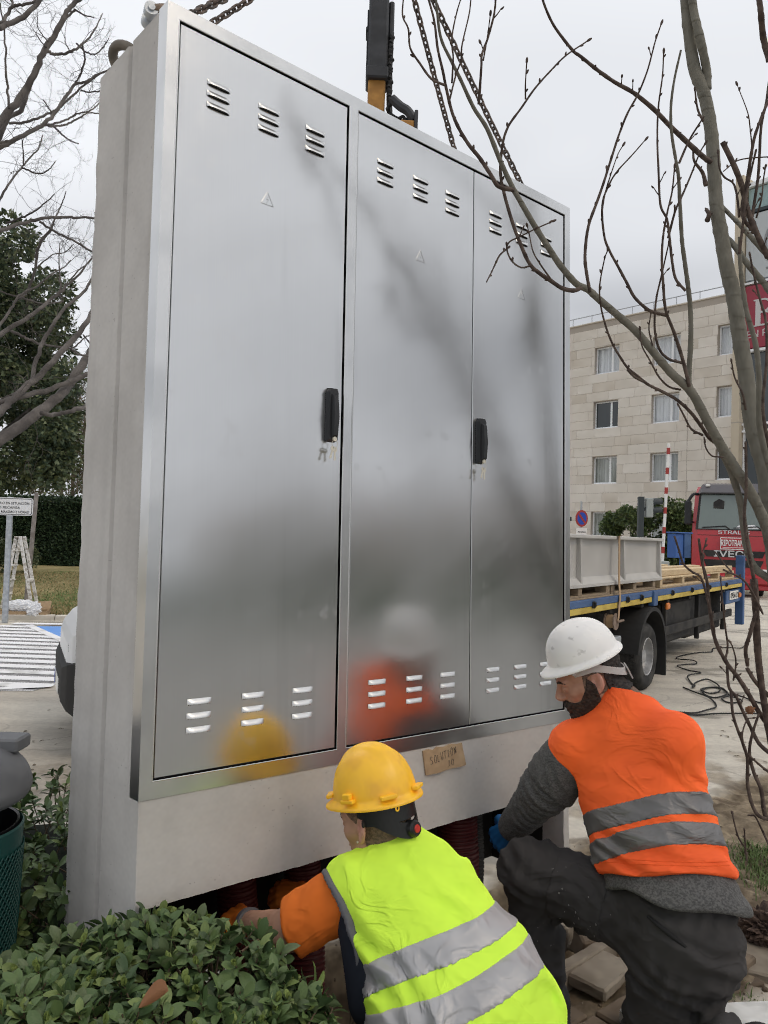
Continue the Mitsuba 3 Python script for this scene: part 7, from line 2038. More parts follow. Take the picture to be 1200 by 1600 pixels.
# ================================================================== the worker in orange
wa = thing('person', 'bearded person kneeling in an orange vest and white helmet, reaching down with a blue glove', 'person')
HA = head_frame(at(921, 1057, 2.58), math.radians(9), math.radians(23), -0.10)
IA = np.linalg.inv(HA)
toA = lambda p: p @ IA[:3, :3].T + IA[:3, 3]
SLa, SRa = at(903, 1171, 2.57), at(1050, 1160, 2.38)
latA = unit(SRa - SLa)
neckA = at(978, 1104, 2.53)
CA = np.array([at(1064, 1476, 2.22), at(1058, 1426, 2.25), at(1024, 1318, 2.36), at(998, 1222, 2.46), at(978, 1150, 2.52)])
aA, bA = [0.158, 0.168, 0.162, 0.178, 0.115], [0.150, 0.152, 0.130, 0.122, 0.078]
nbA = unit(np.cross(latA, CA[3] - CA[1]))
if nbA @ FW > 0: nbA = -nbA


def torsoA(p):
    d = ell_tube(p, CA, latA, aA, bA)
    for S, r_s in ((SLa, 0.076), (SRa, 0.072)):
        d = smin(d, sd_cone(p, CA[4] + (S - CA[4]) * 0.25, S, 0.078, r_s), 0.05)
    d = smin(d, sd_cone(p, CA[4], neckA, 0.085, 0.066), 0.05)
    return d


# head and neck: one continuous skin surface
neck_local = toA(np.array([neckA + nbA * -0.02]))[0]
skin = nets(lambda p: head_sdf(p, neck_local), (-0.12, -0.18, -0.24), (0.12, 0.15, 0.14), 0.0027)
put(wa, 'head', xf(skin, HA), 'm_skin_a', True, label='face turned to the left with a dark full beard')


principled('m_ear_skin', two_tone((0.42, 0.20, 0.15), (0.52, 0.27, 0.21), 40.0), 0.5)


def ears(parent, H):
    for sg in (-1, 1):
        put(parent, 'ear', xf(nets(lambda p: smax(ear_sdf(p) - 0.0012, -sg * p[:, 0], 0.001), (-0.11 if sg < 0 else 0.05, -0.06, -0.05), (-0.05 if sg < 0 else 0.11, 0.03, 0.05), 0.002), H), 'm_ear_skin', True)


def hair_part(name, fn_region, off, mat, h=0.0032, amp=0.0025):
    def fn(p):
        e = head_sdf(p, neck_local) - off + amp * (meshkit.noise(p * 190, 4) - 0.5) * 2
        return smax(e, fn_region(p), 0.003)
    return fn


def beardA(p):
    top = np.interp(p[:, 1], [-0.02, 0.012, 0.03, 0.055, 0.075, 0.09, 0.13], [-0.02, 0.020, -0.012, -0.046, -0.050, -0.047, -0.047])
    r_ = p[:, 2] - top
    r_ = np.maximum(r_, -0.006 - p[:, 1])
    mouth = sd_ell(p, (0, 0.105, -0.067), (0.023, 0.03, 0.0095))
    r_ = np.maximum(r_, -mouth)
    r_ = np.maximum(r_, -(p[:, 2] + 0.135))
    return r_


put(wa, 'beard', xf(nets(hair_part('b', beardA, 0.0048, ''), (-0.1, -0.06, -0.15), (0.1, 0.15, 0.06), 0.003), HA), 'm_beard', True)
put(wa, 'hair', xf(nets(hair_part('h', lambda p: np.maximum(np.maximum(p[:, 1] + 0.040 + 0.25 * np.maximum(p[:, 2], 0), -(p[:, 2] + 0.066)), p[:, 2] - 0.09), 0.0065, '', amp=0.004), (-0.12, -0.15, -0.12), (0.12, 0.05, 0.12), 0.0035), HA), 'm_hair_dark', True)
put(wa, 'shaved_hair', xf(nets(hair_part('h', lambda p: np.maximum(np.maximum(p[:, 1] - 0.03 + 0.2 * p[:, 2], -(p[:, 2] + 0.045 - 0.35 * np.minimum(p[:, 1] + 0.03, 0.0) * 2)), np.maximum(p[:, 2] - 0.10, 0.030 - np.hypot(p[:, 1] + 0.010, p[:, 2] + 0.004))), 0.0014, '', amp=0.0006), (-0.12, -0.15, -0.12), (0.12, 0.06, 0.12), 0.003), HA), 'm_hair_buzz', True)
for s in (-1, 1):
    put(wa, 'eye', xf(trimesh.creation.icosphere(3, 0.0118).apply_translation((s * 0.032, 0.0815, 0.0005)), HA), 'm_eye_white', True)
    put(wa, 'eyelid', xf(nets(lambda p: np.maximum(np.abs(np.linalg.norm(p - [s * 0.032, 0.0815, 0.0005], axis=1) - 0.0128) - 0.0012, -(p[:, 2] + 0.002) - 0.0), (s * 0.032 - 0.02, 0.06, -0.012), (s * 0.032 + 0.02, 0.1, 0.02), 0.0015), HA), 'm_skin_a', True)
    eb_ = smooth_path([[s * 0.014, 0.1015, 0.021], [s * 0.032, 0.097, 0.027], [s * 0.052, 0.080, 0.021]], 5)
    put(wa, 'eyebrow', xf(tube(eb_, np.interp(np.arange(len(eb_)), [0, 4, len(eb_) - 1], [0.0035, 0.0045, 0.0015]), 7), HA), 'm_beard', True)
ears(wa, HA)
# helmet
ZH = 0.078
hA = helmet_mesh(0.101, 0.115, 0.116, 0.034, 0.012, 0.0)
HHA = HA @ frame((0, -0.008, ZH), (1, 0, 0), unit([0, 1, 0.02]), unit([0, -0.02, 1]))
wh = thing('hard_hat', 'scuffed white hard hat worn by the bearded worker', 'hard hat')
put(wh, 'shell', xf(hA, HHA), 'm_helmet_white', 55)
put(wh, 'headband', xf(band_mesh(0.084, 0.101, -0.012, lambda t: 0.050 - 0.070 * np.clip(-np.sin(t), 0, 1) ** 1.3, math.pi * 0.82, math.pi * 2.18, 0.026, 0.003), HA), 'm_strap_grey', 30)
put(wh, 'rear_tab', xf(hull([[x, y, z] for x in (-0.03, 0.03) for y, z in ((-0.118, -0.008), (-0.122, -0.008), (-0.120, -0.046), (-0.1245, -0.046))]), HA), 'm_strap_grey')
for s in (-1, 1):
    put(wh, 'strap_hook', xf(cat([rbox(s * 0.088 - .004, s * 0.088 + .004, 0.035, 0.048, 0.048, 0.068, 0.002)]), HA), 'm_strap_grey')

# torso clothing
NA = unit(np.cross(nbA, unit(RT * 0.37 + UPV * 0.075 - FW * 0.19)))
if NA @ UPV < 0: NA = -NA
hemA = at(1080, 1368, 2.13)
armL = [np.r_[SLa, 0.072], J(852, 1232, 2.62, 0.068), J(803, 1290, 2.76, 0.047)]
armR = [np.r_[SRa, 0.072], J(1015, 1190, 2.72, 0.056), J(965, 1255, 2.92, 0.042)]

NS = unit(np.cross(nbA, unit(RT * 0.37 + UPV * 0.150 - FW * 0.19)))
if NS @ UPV < 0: NS = -NS


def shirtA(p):
    t = (p - hemA) @ NA
    d = torsoA(p) - 0.010 - 0.026 * np.clip(-t * 9, 0, 1)
    d = d + folds(p, unit(NA + 0.3 * latA), 0.05, 0.004, 21)
    low = -((p - hemA) @ unit(NA + 0.20 * latA) + 0.085) + 0.010 * np.sin((p @ latA) * 25)
    d = smax(d, low, 0.012)
    d = smax(d, -(sd_cone(p, neckA + (neckA - CA[4]) * .15, neckA + (neckA - CA[4]) * 2, 0.068, 0.09)), 0.01)
    return d


lo_, hi_ = bounds_of(np.vstack([CA, [SLa, SRa, neckA]]), 0.26)
put(wa, 'shirt', nets(shirtA, lo_, hi_, 0.0065), 'm_grey_shirt', True)


def sleeve(arm, seed, r_add=0.006):
    def fn(p):
        d = chain(p, arm, 0.03) - r_add
        ax = unit(arm[1][:3] - arm[0][:3])
        return d + folds(p, unit(unit(arm[2][:3] - arm[1][:3]) * 0.8 + ax * 0.6), 0.032, 0.0055, seed)
    lo_, hi_ = bounds_of(arm, 0.12)
    return nets(fn, lo_, hi_, 0.0055)


def short_sleeve(arm, seed, frac, r0, r1, out=0.0):
    a0, a1 = arm[0][:3], arm[1][:3]
    ax = unit(a1 - a0)

    def fn(p):
        d = sd_cone(p, a0 - ax * 0.02, a1, r0, r1)
        d = d + folds(p, unit(ax + 0.6 * UPV), 0.05, 0.004, seed)
        cut = (p - (a0 + (a1 - a0) * frac)) @ unit(ax + 0.12 * UPV) + 0.004 * np.sin(p @ UPV * 60)
        return smax(d, cut, 0.008)
    lo_, hi_ = bounds_of(arm[:2], 0.13)
    return nets(fn, lo_, hi_, 0.0055)


put(wa, 'sleeve', sleeve(armL, 31), 'm_grey_shirt', True)
put(wa, 'sleeve', sleeve(armR, 32), 'm_grey_shirt', True)
put(wa, 'short_sleeve', short_sleeve([np.r_[SLa + (armL[1][:3] - SLa) * 0.42, 0.08], armL[1]], 33, 0.75, 0.090, 0.094), 'm_grey_shirt', True)
put(wa, 'short_sleeve', short_sleeve([np.r_[SRa + unit(armR[1][:3] - SRa) * 0.03, 0.06], armR[1]], 34, 0.80, 0.066, 0.066), 'm_grey_shirt', True)


def vestA(p, extra=0.0):
    f_ = folds(p, unit(NA + 0.45 * latA), 0.060, 0.0085, 41) * np.clip(0.25 + 4.0 * (0.30 - ((p - hemA) @ NA)), 0.12, 1)
    d = torsoA(p) - 0.021 - extra + f_
    t = (p - hemA) @ NA
    d = d - 0.005 * np.clip(1 - t / 0.25, 0, 1)
    d = smax(d, -t + 0.006 * np.sin((p @ latA) * 22), 0.006)
    for S, arm, k, o0, a0_ in ((SLa, armL, 0.108, 0.0, 0.150), (SRa, armR, 0.060, 0.06, 0.20)):
        ax = unit(arm[1][:3] - S); o = unit(S - CA[4])
        sh = latA * (0.034 if S is SLa else 0.0)
        d = smax(d, -sd_cone(p, S + o * o0 + ax * a0_ + sh, S + o * (o0 + 0.09) + ax * (a0_ + 0.11), k, k + 0.04), 0.006)
    d = smax(d, -sd_cone(p, neckA + nbA * -0.03, neckA + (neckA - CA[4]) * 2.2 + nbA * -0.05, 0.076, 0.12), 0.006)
    return d


lo_, hi_ = bounds_of(np.vstack([CA[1:], [SLa, SRa, neckA]]), 0.26)
put(wa, 'vest', nets(vestA, lo_, hi_, 0.006), 'm_vest_orange', True)


def stripe(vest, N, o, w, wob, seed, lat):
    c = o @ N

    def fn(p):
        t = p @ N - c
        t = t + wob * np.sin((p @ lat) * 17 + seed)
        return smax(vest(p, 0.0028), np.abs(t) - w / 2, 0.002)
    return fn


for (px_, py_), w, sd in (((1005, 1256), 0.064, 1), ((1022, 1308), 0.063, 2)):
    put(wa, 'reflective_stripe', nets(stripe(vestA, NS, at(px_, py_, 2.225), w, 0.004, sd, latA), lo_, hi_, 0.006), 'm_tape_dark', True)

# the hem's double stitching
principled('m_thread_orange', (0.78, 0.10, 0.015), 0.9)
for dy_ in (0, 6):
    hl_ = [(925, 1346 - dy_), (985, 1349 - dy_), (1040, 1352 - dy_), (1095, 1353 - dy_), (1140, 1352 - dy_)]
    HEM_LINES = globals().get('HEM_LINES', []) + [hl_]
# trousers: hips, thighs and lower legs in one surface
HLa, HRa = at(1026, 1446, 2.31), at(1072, 1462, 2.18)
legL = [np.r_[HLa, 0.118], J(945, 1405, 2.42, 0.108), J(826, 1358, 2.54, 0.088), J(842, 1470, 2.55, 0.072), J(862, 1592, 2.53, 0.062)]
legR = [np.r_[HRa, 0.104], J(1042, 1556, 2.26, 0.100), J(1004, 1648, 2.33, 0.080), J(1085, 1640, 2.16, 0.070), J(1135, 1632, 2.04, 0.060)]


def trousersA(p):
    d = smax(ell_tube(p, [at(1072, 1488, 2.22), CA[1]], latA, [0.158, 0.160], [0.128, 0.125]), ((p - hemA) @ NA) + 0.02, 0.01)
    d = smin(d, chain(p, legL, 0.035), 0.05)
    d = smin(d, chain(p, legR, 0.035), 0.05)
    d = d + folds(p, unit(0.5 * RT + UPV), 0.065, 0.0095, 51) + folds(p, unit(RT - 0.3 * UPV), 0.045, 0.0055, 53)
    # the baggy patch pocket over the knee, its edge
    return d


lo_, hi_ = bounds_of(np.vstack([legL, legR, [np.r_[CA[1], 0]]]), 0.2)
put(wa, 'trousers', nets(trousersA, lo_, hi_, 0.0065), 'm_trousers', True)
# a thigh pocket, its flap and the slit hip pocket
tc, td = at(900, 1368, 2.34), unit(legL[2][:3] - legL[0][:3])
th_n = unit(-FW * 0.55 + UPV * 0.85); th_s = unit(np.cross(td, th_n))


def pocketA(p):
    q = p - tc
    x, y = q @ td, q @ th_s
    return smax(trousersA(p) - 0.0045, np.maximum(np.abs(x) - 0.085, np.abs(y) - 0.066), 0.003)


lo_, hi_ = tc - 0.22, tc + 0.22
put(wa, 'thigh_pocket', nets(pocketA, lo_, hi_, 0.005), 'm_trousers', True)
pa, pb_ = at(1012, 1432, 2.155), at(1072, 1480, 2.07)


def slitA(p):
    return smax(trousersA(p) - 0.003, sd_cone(p, pa, pb_, 0.004, 0.010) - 0.035 * 0 - 0.0, 0.001)


def on_surface(fn, pts, n, d0):
    """A line of points lifted onto a garment."""
    pts = smooth_path(np.asarray(pts, float), n); out = []
    for x_, y_ in pts:
        rd = unit(ray(x_, y_)); q2 = at(x_, y_, d0)
        for _ in range(60):
            t_ = fn(q2[None])[0]
            if t_ < 0.0006: break
            q2 = q2 + rd * max(t_ * 0.6, 0.0006)
        out.append(q2)
    return np.array(out)


seam = []
for k in np.linspace(0, 1, 14):
    q = pa + (pb_ - pa) * k
    rdir = unit(q - CAM)
    t = 0.0; q2 = q - rdir * 0.12
    for _ in range(40):
        t_ = trousersA(q2[None])[0]
        if t_ < 0.001: break
        q2 = q2 + rdir * max(t_ * 0.7, 0.001)
    seam.append(q2)
seam = np.array(seam)
put(wa, 'hip_pocket', tube(seam, 0.0035 + 0.004 * np.sin(np.linspace(0, math.pi, 14)), 7), 'm_dark_gap', True)
for hl_ in HEM_LINES:
    put(wa, 'hem_stitching', tube(on_surface(vestA, hl_, 12, 1.95), 0.0011, 5), 'm_thread_orange', True)
put(wa, 'boot', boot(legL[4][:3] + [0, 0, -0.02], EN * 1.0 - RT * 0.2, np.array([0, 0, 1.0])), 'm_boot', True)
bR = legR[4][:3]
put(wa, 'boot', boot(bR + [0.02, 0, -0.02], np.array([0.35, -0.3, -0.85]), unit([0.75, -0.45, 0.45]), 0.17), 'm_boot', True)
# gloved hand gripping the conduit, the other one further in
put(wa, 'glove', hand_mesh(armL[2][:3] + unit(armL[2][:3] - armL[1][:3]) * 0.025, unit(armL[2][:3] - armL[1][:3]) + [-0.3, 0.2, -0.1], unit(-FW * 0.6 - RT * 0.5 + UPV * 0.3), 0.9, -1, 1.02), 'm_glove_blue', True, label='blue glove closing on the conduit')
put(wa, 'glove', hand_mesh(armR[2][:3] + unit(armR[2][:3] - armR[1][:3]) * 0.025, unit(armR[2][:3] - armR[1][:3]), unit(UPV + 0.4 * RT), 0.9, 1, 1.02), 'm_glove_blue', True)
put(wa, 'cuff', tube([armL[2][:3] - unit(armL[2][:3] - armL[1][:3]) * 0.02, armL[2][:3] + unit(armL[2][:3] - armL[1][:3]) * 0.012], [0.048, 0.046], 18), 'm_grey_shirt', 40)

# ================================================================== the worker in yellow
wb = thing('person', 'person crouching in a yellow vest, yellow helmet and orange sleeves, back turned', 'person')
HB = head_frame(at(590, 1281, 2.13), math.radians(40), math.radians(13), -0.02)
IB = np.linalg.inv(HB)
toB = lambda p: p @ IB[:3, :3].T + IB[:3, 3]
SLb, SRb = at(556, 1390, 2.05), at(680, 1374, 2.13)
latB = unit(at(720, 1400, 2.03) - at(545, 1400, 2.03))
neckB = at(622, 1342, 2.12)
CB = np.array([at(742, 1668, 1.80), at(728, 1606, 1.84), at(704, 1525, 1.92), at(650, 1430, 2.02), at(628, 1376, 2.09)])
aB, bB = [0.190, 0.205, 0.185, 0.158, 0.105], [0.14, 0.150, 0.130, 0.105, 0.066]
nbB = unit(np.cross(latB, CB[3] - CB[1]))
if nbB @ FW > 0: nbB = -nbB


def torsoB(p):
    d = ell_tube(p, CB, latB, aB, bB)
    for S in (SLb, SRb):
        d = smin(d, sd_cone(p, CB[4] + (S - CB[4]) * 0.2, S, 0.078, 0.068), 0.06)
    d = smin(d, sd_cone(p, CB[4], neckB, 0.078, 0.062), 0.05)
    return d


neck_local = toB(np.array([neckB + nbB * -0.02]))[0]
nlB = neck_local.copy()
skin = nets(lambda p: head_sdf(p, nlB), (-0.12, -0.19, -0.24), (0.12, 0.15, 0.14), 0.0027)
put(wb, 'head', xf(skin, HB), 'm_skin_b', True, label='head seen from behind on its left side, face turned away')
put(wb, 'hair', xf(nets(lambda p: smax(head_sdf(p, nlB) - 0.0045 + 0.0015 * (meshkit.noise(p * 190, 4) - 0.5), np.maximum(np.maximum(p[:, 1] + 0.030, 0.012 - p[:, 2] + 0.10 * p[:, 1]), p[:, 2] - 0.11), 0.003), (-0.12, -0.15, -0.12), (0.12, 0.12, 0.13), 0.0033), HB), 'm_hair_dark', True)
put(wb, 'faded_hair', xf(nets(lambda p: smax(smax(head_sdf(p, nlB) - 0.0014, -(ear_sdf(p) - 0.004), 0.001), np.maximum(np.maximum(p[:, 1] - 0.052, -(p[:, 2] + np.interp(p[:, 1], [-0.12, -0.04, -0.012, 0.0, 0.02, 0.05], [0.02, 0.052, 0.060, -0.004, -0.016, -0.03]))), p[:, 2] - 0.09), 0.002), (-0.12, -0.15, -0.12), (0.12, 0.12, 0.13), 0.003), HB), 'm_hair_buzz', True)
for s in (-1, 1):
    put(wb, 'eye', xf(trimesh.creation.icosphere(3, 0.0118).apply_translation((s * 0.032, 0.0815, 0.0005)), HB), 'm_eye_white', True)
    eb_ = smooth_path([[s * 0.014, 0.1015, 0.021], [s * 0.032, 0.097, 0.027], [s * 0.052, 0.080, 0.021]], 5)
    put(wb, 'eyebrow', xf(tube(eb_, np.interp(np.arange(len(eb_)), [0, 4, len(eb_) - 1], [0.003, 0.004, 0.0015]), 7), HB), 'm_hair_dark', True)
ears(wb, HB)
put(wb, 'ear_stud', xf(trimesh.creation.icosphere(2, 0.003).apply_translation((-0.086, 0.002, -0.030)), HB), 'm_key_steel', True)
yh = thing('hard_hat', 'bright yellow hard hat with a red rear knob worn by the crouching worker', 'hard hat')
hB = helmet_mesh(0.104, 0.118, 0.126, 0.034, 0.015, 0.007)
HHB = HB @ frame((0, -0.008, 0.071), (1, 0, 0), unit([0, 1, 0.03]), unit([0, -0.03, 1]))
put(yh, 'shell', xf(hB, HHB), 'm_helmet_yellow', 50)
slot = []
for a_ in (math.radians(183), math.radians(-3)):
    c = frame((0.111 * math.cos(a_), 0.127 * math.sin(a_), 0.018), (-math.sin(a_), math.cos(a_), 0), (-math.cos(a_), -math.sin(a_), 0), (0, 0, 1))
    slot += [xf(rbox(-0.020, 0.020, -0.010, 0.006, -0.014, -0.004, 0.002), c), xf(rbox(-0.012, 0.012, -0.009, 0.006, -0.004, 0.010, 0.002), c)]
for a_ in (math.radians(125), math.radians(235), math.radians(290), math.radians(55)):
    c = frame((0.111 * math.cos(a_), 0.127 * math.sin(a_), 0.010), (-math.sin(a_), math.cos(a_), 0), (-math.cos(a_), -math.sin(a_), 0), (0, 0, 1))
    slot += [xf(rbox(-0.022, 0.022, -0.008, 0.010, -0.006, 0.004, 0.002), c)]
for s_m in (cat(slot[0:2]), cat(slot[2:4]), *slot[4:]):
    put(yh, 'accessory_slot', xf(s_m, HHB), 'm_helmet_yellow')
lp_ = frame((0.112 * math.cos(4.25), 0.128 * math.sin(4.25), -0.022), (1, 0, 0), (0, 0, 1), (0, -1, 0))
put(yh, 'strap_eyelet', xf(trimesh.creation.torus(0.006, 0.002), HHB @ lp_), 'm_helmet_yellow', True)
zb_ = lambda t: 0.052 - 0.074 * np.clip(-np.sin(t), 0, 1) ** 1.4
put(yh, 'headband', xf(band_mesh(0.083, 0.107, -0.006, zb_, math.pi * 1.02, math.pi * 1.98, 0.040, 0.004), HB), 'm_black_band', 30)
put(yh, 'harness', xf(cat([band_mesh(0.086, 0.108, -0.006, lambda t: 0.035, math.pi * 1.05, math.pi * 1.95, 0.055, 0.002)]), HB), 'm_black_band', 30)
KM = HB @ frame((0, -0.115, -0.020), (1, 0, 0), (0, 0, 1), (0, -1, 0))
put(yh, 'ratchet', xf(lathe([(0, 0.016), (0.017, 0.016), (0.021, 0.010), (0.022, -0.01), (0, -0.01)], 28), KM), 'm_black_band', 30)
put(yh, 'red_knob', xf(lathe([(0, 0.020), (0.009, 0.0195), (0.0105, 0.0165), (0, 0.0165)], 24), KM), 'm_red_knob', 30)

NB = unit(unit(CB[3] - CB[2] + 0.15 * UPV) - 0.10 * latB)
armLb = [np.r_[SLb, 0.066], J(452, 1452, 2.05, 0.047), J(392, 1443, 2.20, 0.033)]
armRb = [np.r_[SRb, 0.066], J(612, 1398, 2.36, 0.047), J(492, 1400, 2.46, 0.033)]


def shirtB(p):
    d = smin(torsoB(p) - 0.008, sd_cone(p, SLb + (CB[3] - SLb) * 0.1, at(592, 1560, 1.93), 0.070, 0.075), 0.04)
    return smax(d, -(sd_cone(p, neckB + (neckB - CB[4]) * .15, neckB + (neckB - CB[4]) * 2, 0.064, 0.09)), 0.01)


lo_, hi_ = bounds_of(np.vstack([CB, [SLb, SRb, neckB]]), 0.26)
put(wb, 'shirt', nets(shirtB, lo_, hi_, 0.0075), 'm_navy_cloth', True)
put(wb, 'shirt_collar', nets(lambda p: smax(np.abs(sd_cone(p, neckB - (neckB - CB[4]) * .6, neckB + (neckB - CB[4]) * 0.6, 0.070, 0.064)) - 0.003, np.abs((p - neckB) @ unit(neckB - CB[4] + 0.0 * UPV)) - 0.020, 0.003), neckB - 0.12, neckB + 0.12, 0.004), 'm_edge_grey', True)
for arm, sd in ((armLb, 61), (armRb, 62)):
    put(wb, 'arm', nets(lambda p: chain(p, arm, 0.03) + 0.002 * (meshkit.noise(p * 30, 3) - 0.5), *bounds_of(arm, 0.1), 0.0055), 'm_skin_b', True)
    put(wb, 'sleeve', short_sleeve(arm, sd, 0.98, 0.078, 0.074), 'm_shirt_orange', True)


def holeB(p, which=(0, 1)):
    h_ = None
    for S, arm, k in [((SLb, armLb, 0.088), (SRb, armRb, 0.080))[i] for i in which]:
        ax = unit(arm[1][:3] - S); o = unit(S - CB[4])
        e = sd_cone(p, S + o * 0.045 + ax * 0.045 - NB * 0.02, S + o * 0.13 + ax * 0.16 - NB * 0.06, k, k + 0.06)
        h_ = e if h_ is None else np.minimum(h_, e)
    if 0 in which: h_ = smin(h_, sd_cone(p, SLb - NB * 0.02, at(533, 1492, 1.955), 0.060, 0.058), 0.03)
    return h_


def vestB(p, extra=0.0):
    t = (p - CB[2]) @ NB
    f_ = folds(p, unit(NB * 0.5 + 0.9 * latB), 0.085, 0.0095, 71) * 0.8 + 0.006 * np.sin(2 * np.pi * ((p @ unit(0.8 * latB - 0.6 * NB)) / 0.16 + 1.4 * meshkit.noise(p * 4, 5))) * np.clip(0.2 - t, 0, 0.25) * 3
    d = torsoB(p) - 0.024 - extra + f_
    d = smax(d, -holeB(p), 0.004)
    d = smax(d, -sd_cone(p, neckB + nbB * -0.03, neckB + (neckB - CB[4]) * 2.2 + nbB * -0.05, 0.068, 0.12), 0.005)
    return smax(d, -((p - CB[1]) @ NB) - 0.12, 0.006)


lo_, hi_ = bounds_of(np.vstack([CB, [SLb, SRb, neckB]]), 0.27)
put(wb, 'vest', nets(vestB, lo_, hi_, 0.006), 'm_vest_yellow', True)
for w_ in ((0,), (1,)):
    put(wb, 'vest_edging', nets(lambda p: smax(smax(torsoB(p) - 0.030, -(torsoB(p) - 0.010), 0.002), np.abs(holeB(p, w_) - 0.003) - 0.0055, 0.002), lo_, hi_, 0.0045), 'm_edge_grey', True)
for (px_, py_, dd_), w, sd in (((700, 1486, 1.775), 0.062, 3), ((742, 1566, 1.68), 0.066, 4)):
    put(wb, 'reflective_stripe', nets(stripe(vestB, NB, at(px_, py_, dd_), w, 0.004, sd, latB), lo_, hi_, 0.006), 'm_tape_grey', True)
# legs: kneeling, below the frame
pB = CB[1]
fB = unit([EN[0], EN[1], 0])
lB = np.array([fB[1], -fB[0], 0])
legs = []
for s in (-1, 1):
    hip = pB + lB * 0.10 * s - NB * 0.06
    knee = hip + fB * 0.26 + lB * 0.06 * s; knee[2] = 0.085
    ank = knee - fB * 0.40; ank[2] = 0.08
    legs.append([np.r_[hip, 0.115], np.r_[knee, 0.075], np.r_[ank, 0.055]])
put(wb, 'trousers', nets(lambda p: smin(smin(chain(p, legs[0], 0.04), chain(p, legs[1], 0.04), 0.04), ell_tube(p, [CB[0] - NB * .05, CB[1] - NB * .02], latB, [0.17, 0.18], [0.14, 0.14]), 0.04) + folds(p, UPV, 0.05, 0.004, 81), *bounds_of(np.vstack(legs + [[np.r_[CB[0], 0]]]), 0.2), 0.009), 'm_trousers', True)
for L in legs:
    put(wb, 'boot', boot(L[2][:3], np.array([-fB[0] * .5, -fB[1] * .5, -0.8]), unit([-fB[0], -fB[1], 0.4]), 0.16), 'm_boot', True)
for arm, ts in ((armLb, 1), (armRb, -1)):
    d_ = unit(arm[2][:3] - arm[1][:3])
    w_ = arm[2][:3] + d_ * 0.03
    put(wb, 'glove', hand_mesh(w_, d_ + [0, 0, 0.12], unit(UPV * 0.8 - FW * 0.5), 0.75, ts, 1.06), 'm_glove_orange', True, label='orange work glove reaching under the cabinet')
    put(wb, 'glove_cuff', tube([w_ - d_ * 0.030, w_ - d_ * 0.012], [0.041, 0.040], 20), 'm_edge_grey', 40)
# ------------------------------------------------------------------ rubble, pavers and litter about the trench
rng = np.random.default_rng(64)
bumped('m_paver', two_tone((0.085, 0.062, 0.043), (0.17, 0.130, 0.092), 7.0), 0.92, lambda p, n, uv: fbm(p.x * 70, p.y * 70, p.z * 70, 3), 0.003)
bumped('m_paver_pale', two_tone((0.15, 0.122, 0.092), (0.25, 0.215, 0.17), 9.0), 0.92, lambda p, n, uv: fbm(p.x * 70, p.y * 70, p.z * 70, 3), 0.003)
bumped('m_kerb_white', two_tone((0.50, 0.50, 0.48), (0.66, 0.66, 0.64), 14.0), 0.85, lambda p, n, uv: fbm(p.x * 60, p.y * 60, p.z * 60, 3), 0.003)
bumped('m_clod', two_tone((0.045, 0.028, 0.022), (0.12, 0.08, 0.06), 30.0), 0.95, lambda p, n, uv: fbm(p.x * 60, p.y * 60, p.z * 60, 3), 0.006)


def rough_block(sx, sy, sz, seed, amp=0.006, r=0.008):
    m_ = rbox(-sx / 2, sx / 2, -sy / 2, sy / 2, -sz / 2, sz / 2, r).subdivide_to_size(0.03)
    q = m_.vertices
    m_ = tm(q + amp * 2 * (np.stack([meshkit.fbm(q * 24 + 5 * k + seed, 3, k + seed) for k in range(3)], -1) - 0.5), m_.faces)
    return m_


def lay(c, sx, sy, sz, yaw, tilt, seed, mat, name, label, catg, group=None, amp=0.006):
    Rm = trimesh.transformations.euler_matrix(tilt[0], tilt[1], yaw)
    Rm[:3, 3] = c
    return single(name, xf(rough_block(sx, sy, sz, seed, amp), Rm), mat, label, catg, 30, group)


yawS = math.atan2(GU[1], GU[0])
# whole pavers still in place in front of the trench, in rows
k = 0
pav = thing('paving_edge', 'row of dirty square pavers left along the camera side of the trench', 'paving')
for i in range(8):
    for j in range(2):
        if (i, j) in ((1, 1), (2, 1), (4, 1), (5, 1), (6, 1), (6, 0)): continue
        u, w = 0.78 + i * 0.205, -0.44 + j * 0.205
        c = from_uw(u, w, 0.03 + 0.008 * rng.normal())
        Rm = trimesh.transformations.euler_matrix(rng.normal() * 0.02, rng.normal() * 0.02, yawS + rng.normal() * 0.02); Rm[:3, 3] = c
        put(pav, 'paver', xf(rough_block(0.192, 0.192, 0.06, k, 0.004), Rm), 'm_paver', 30)
        k += 1
c = gnd(940, 1522, 0.06)
lay(c, 0.24, 0.15, 0.045, yawS + 0.10, (0.05, -0.04), 31, 'm_paver_pale', 'loose_paver', 'flat dusty paver lying loose between the legs of the kneeling worker', 'paver')
c = gnd(918, 1505, 0.05)
lay(c, 0.40, 0.05, 0.10, yawS + 0.03, (0.05, 0), 33, 'm_paver_pale', 'edging_stone', 'narrow edging stone along the trench between the legs of the kneeling worker', 'kerb')
c = gnd(932, 1478, 0.05)
lay(c, 0.17, 0.10, 0.09, yawS - 0.5, (0.1, 0.12), 35, 'm_paver', 'brick', 'grey brown brick tipped at the trench edge behind the loose paver', 'brick')
c = gnd(880, 1450, 0.04)
lay(c, 0.20, 0.12, 0.10, yawS + 0.2, (0.0, 0.05), 37, 'm_paver_pale', 'paver_block', 'pale paver block at the trench edge beside the shin of the kneeling worker', 'brick')
c = gnd(1160, 1612, 0.045)
lay(c, 0.80, 0.14, 0.12, yawS + 0.02 - 0.62, (0, 0), 39, 'm_kerb_white', 'kerb_stone', 'white concrete kerb stone at the bottom right corner', 'kerb', amp=0.004)
c = gnd(1176, 1497, 0.012)
lay(c, 0.34, 0.26, 0.05, yawS + 0.5, (0.03, 0.02), 41, 'm_paver_pale', 'flagstone', 'flat broken flagstone half buried in the soil at the right edge', 'flagstone')
c = gnd(1120, 1530, 0.0)
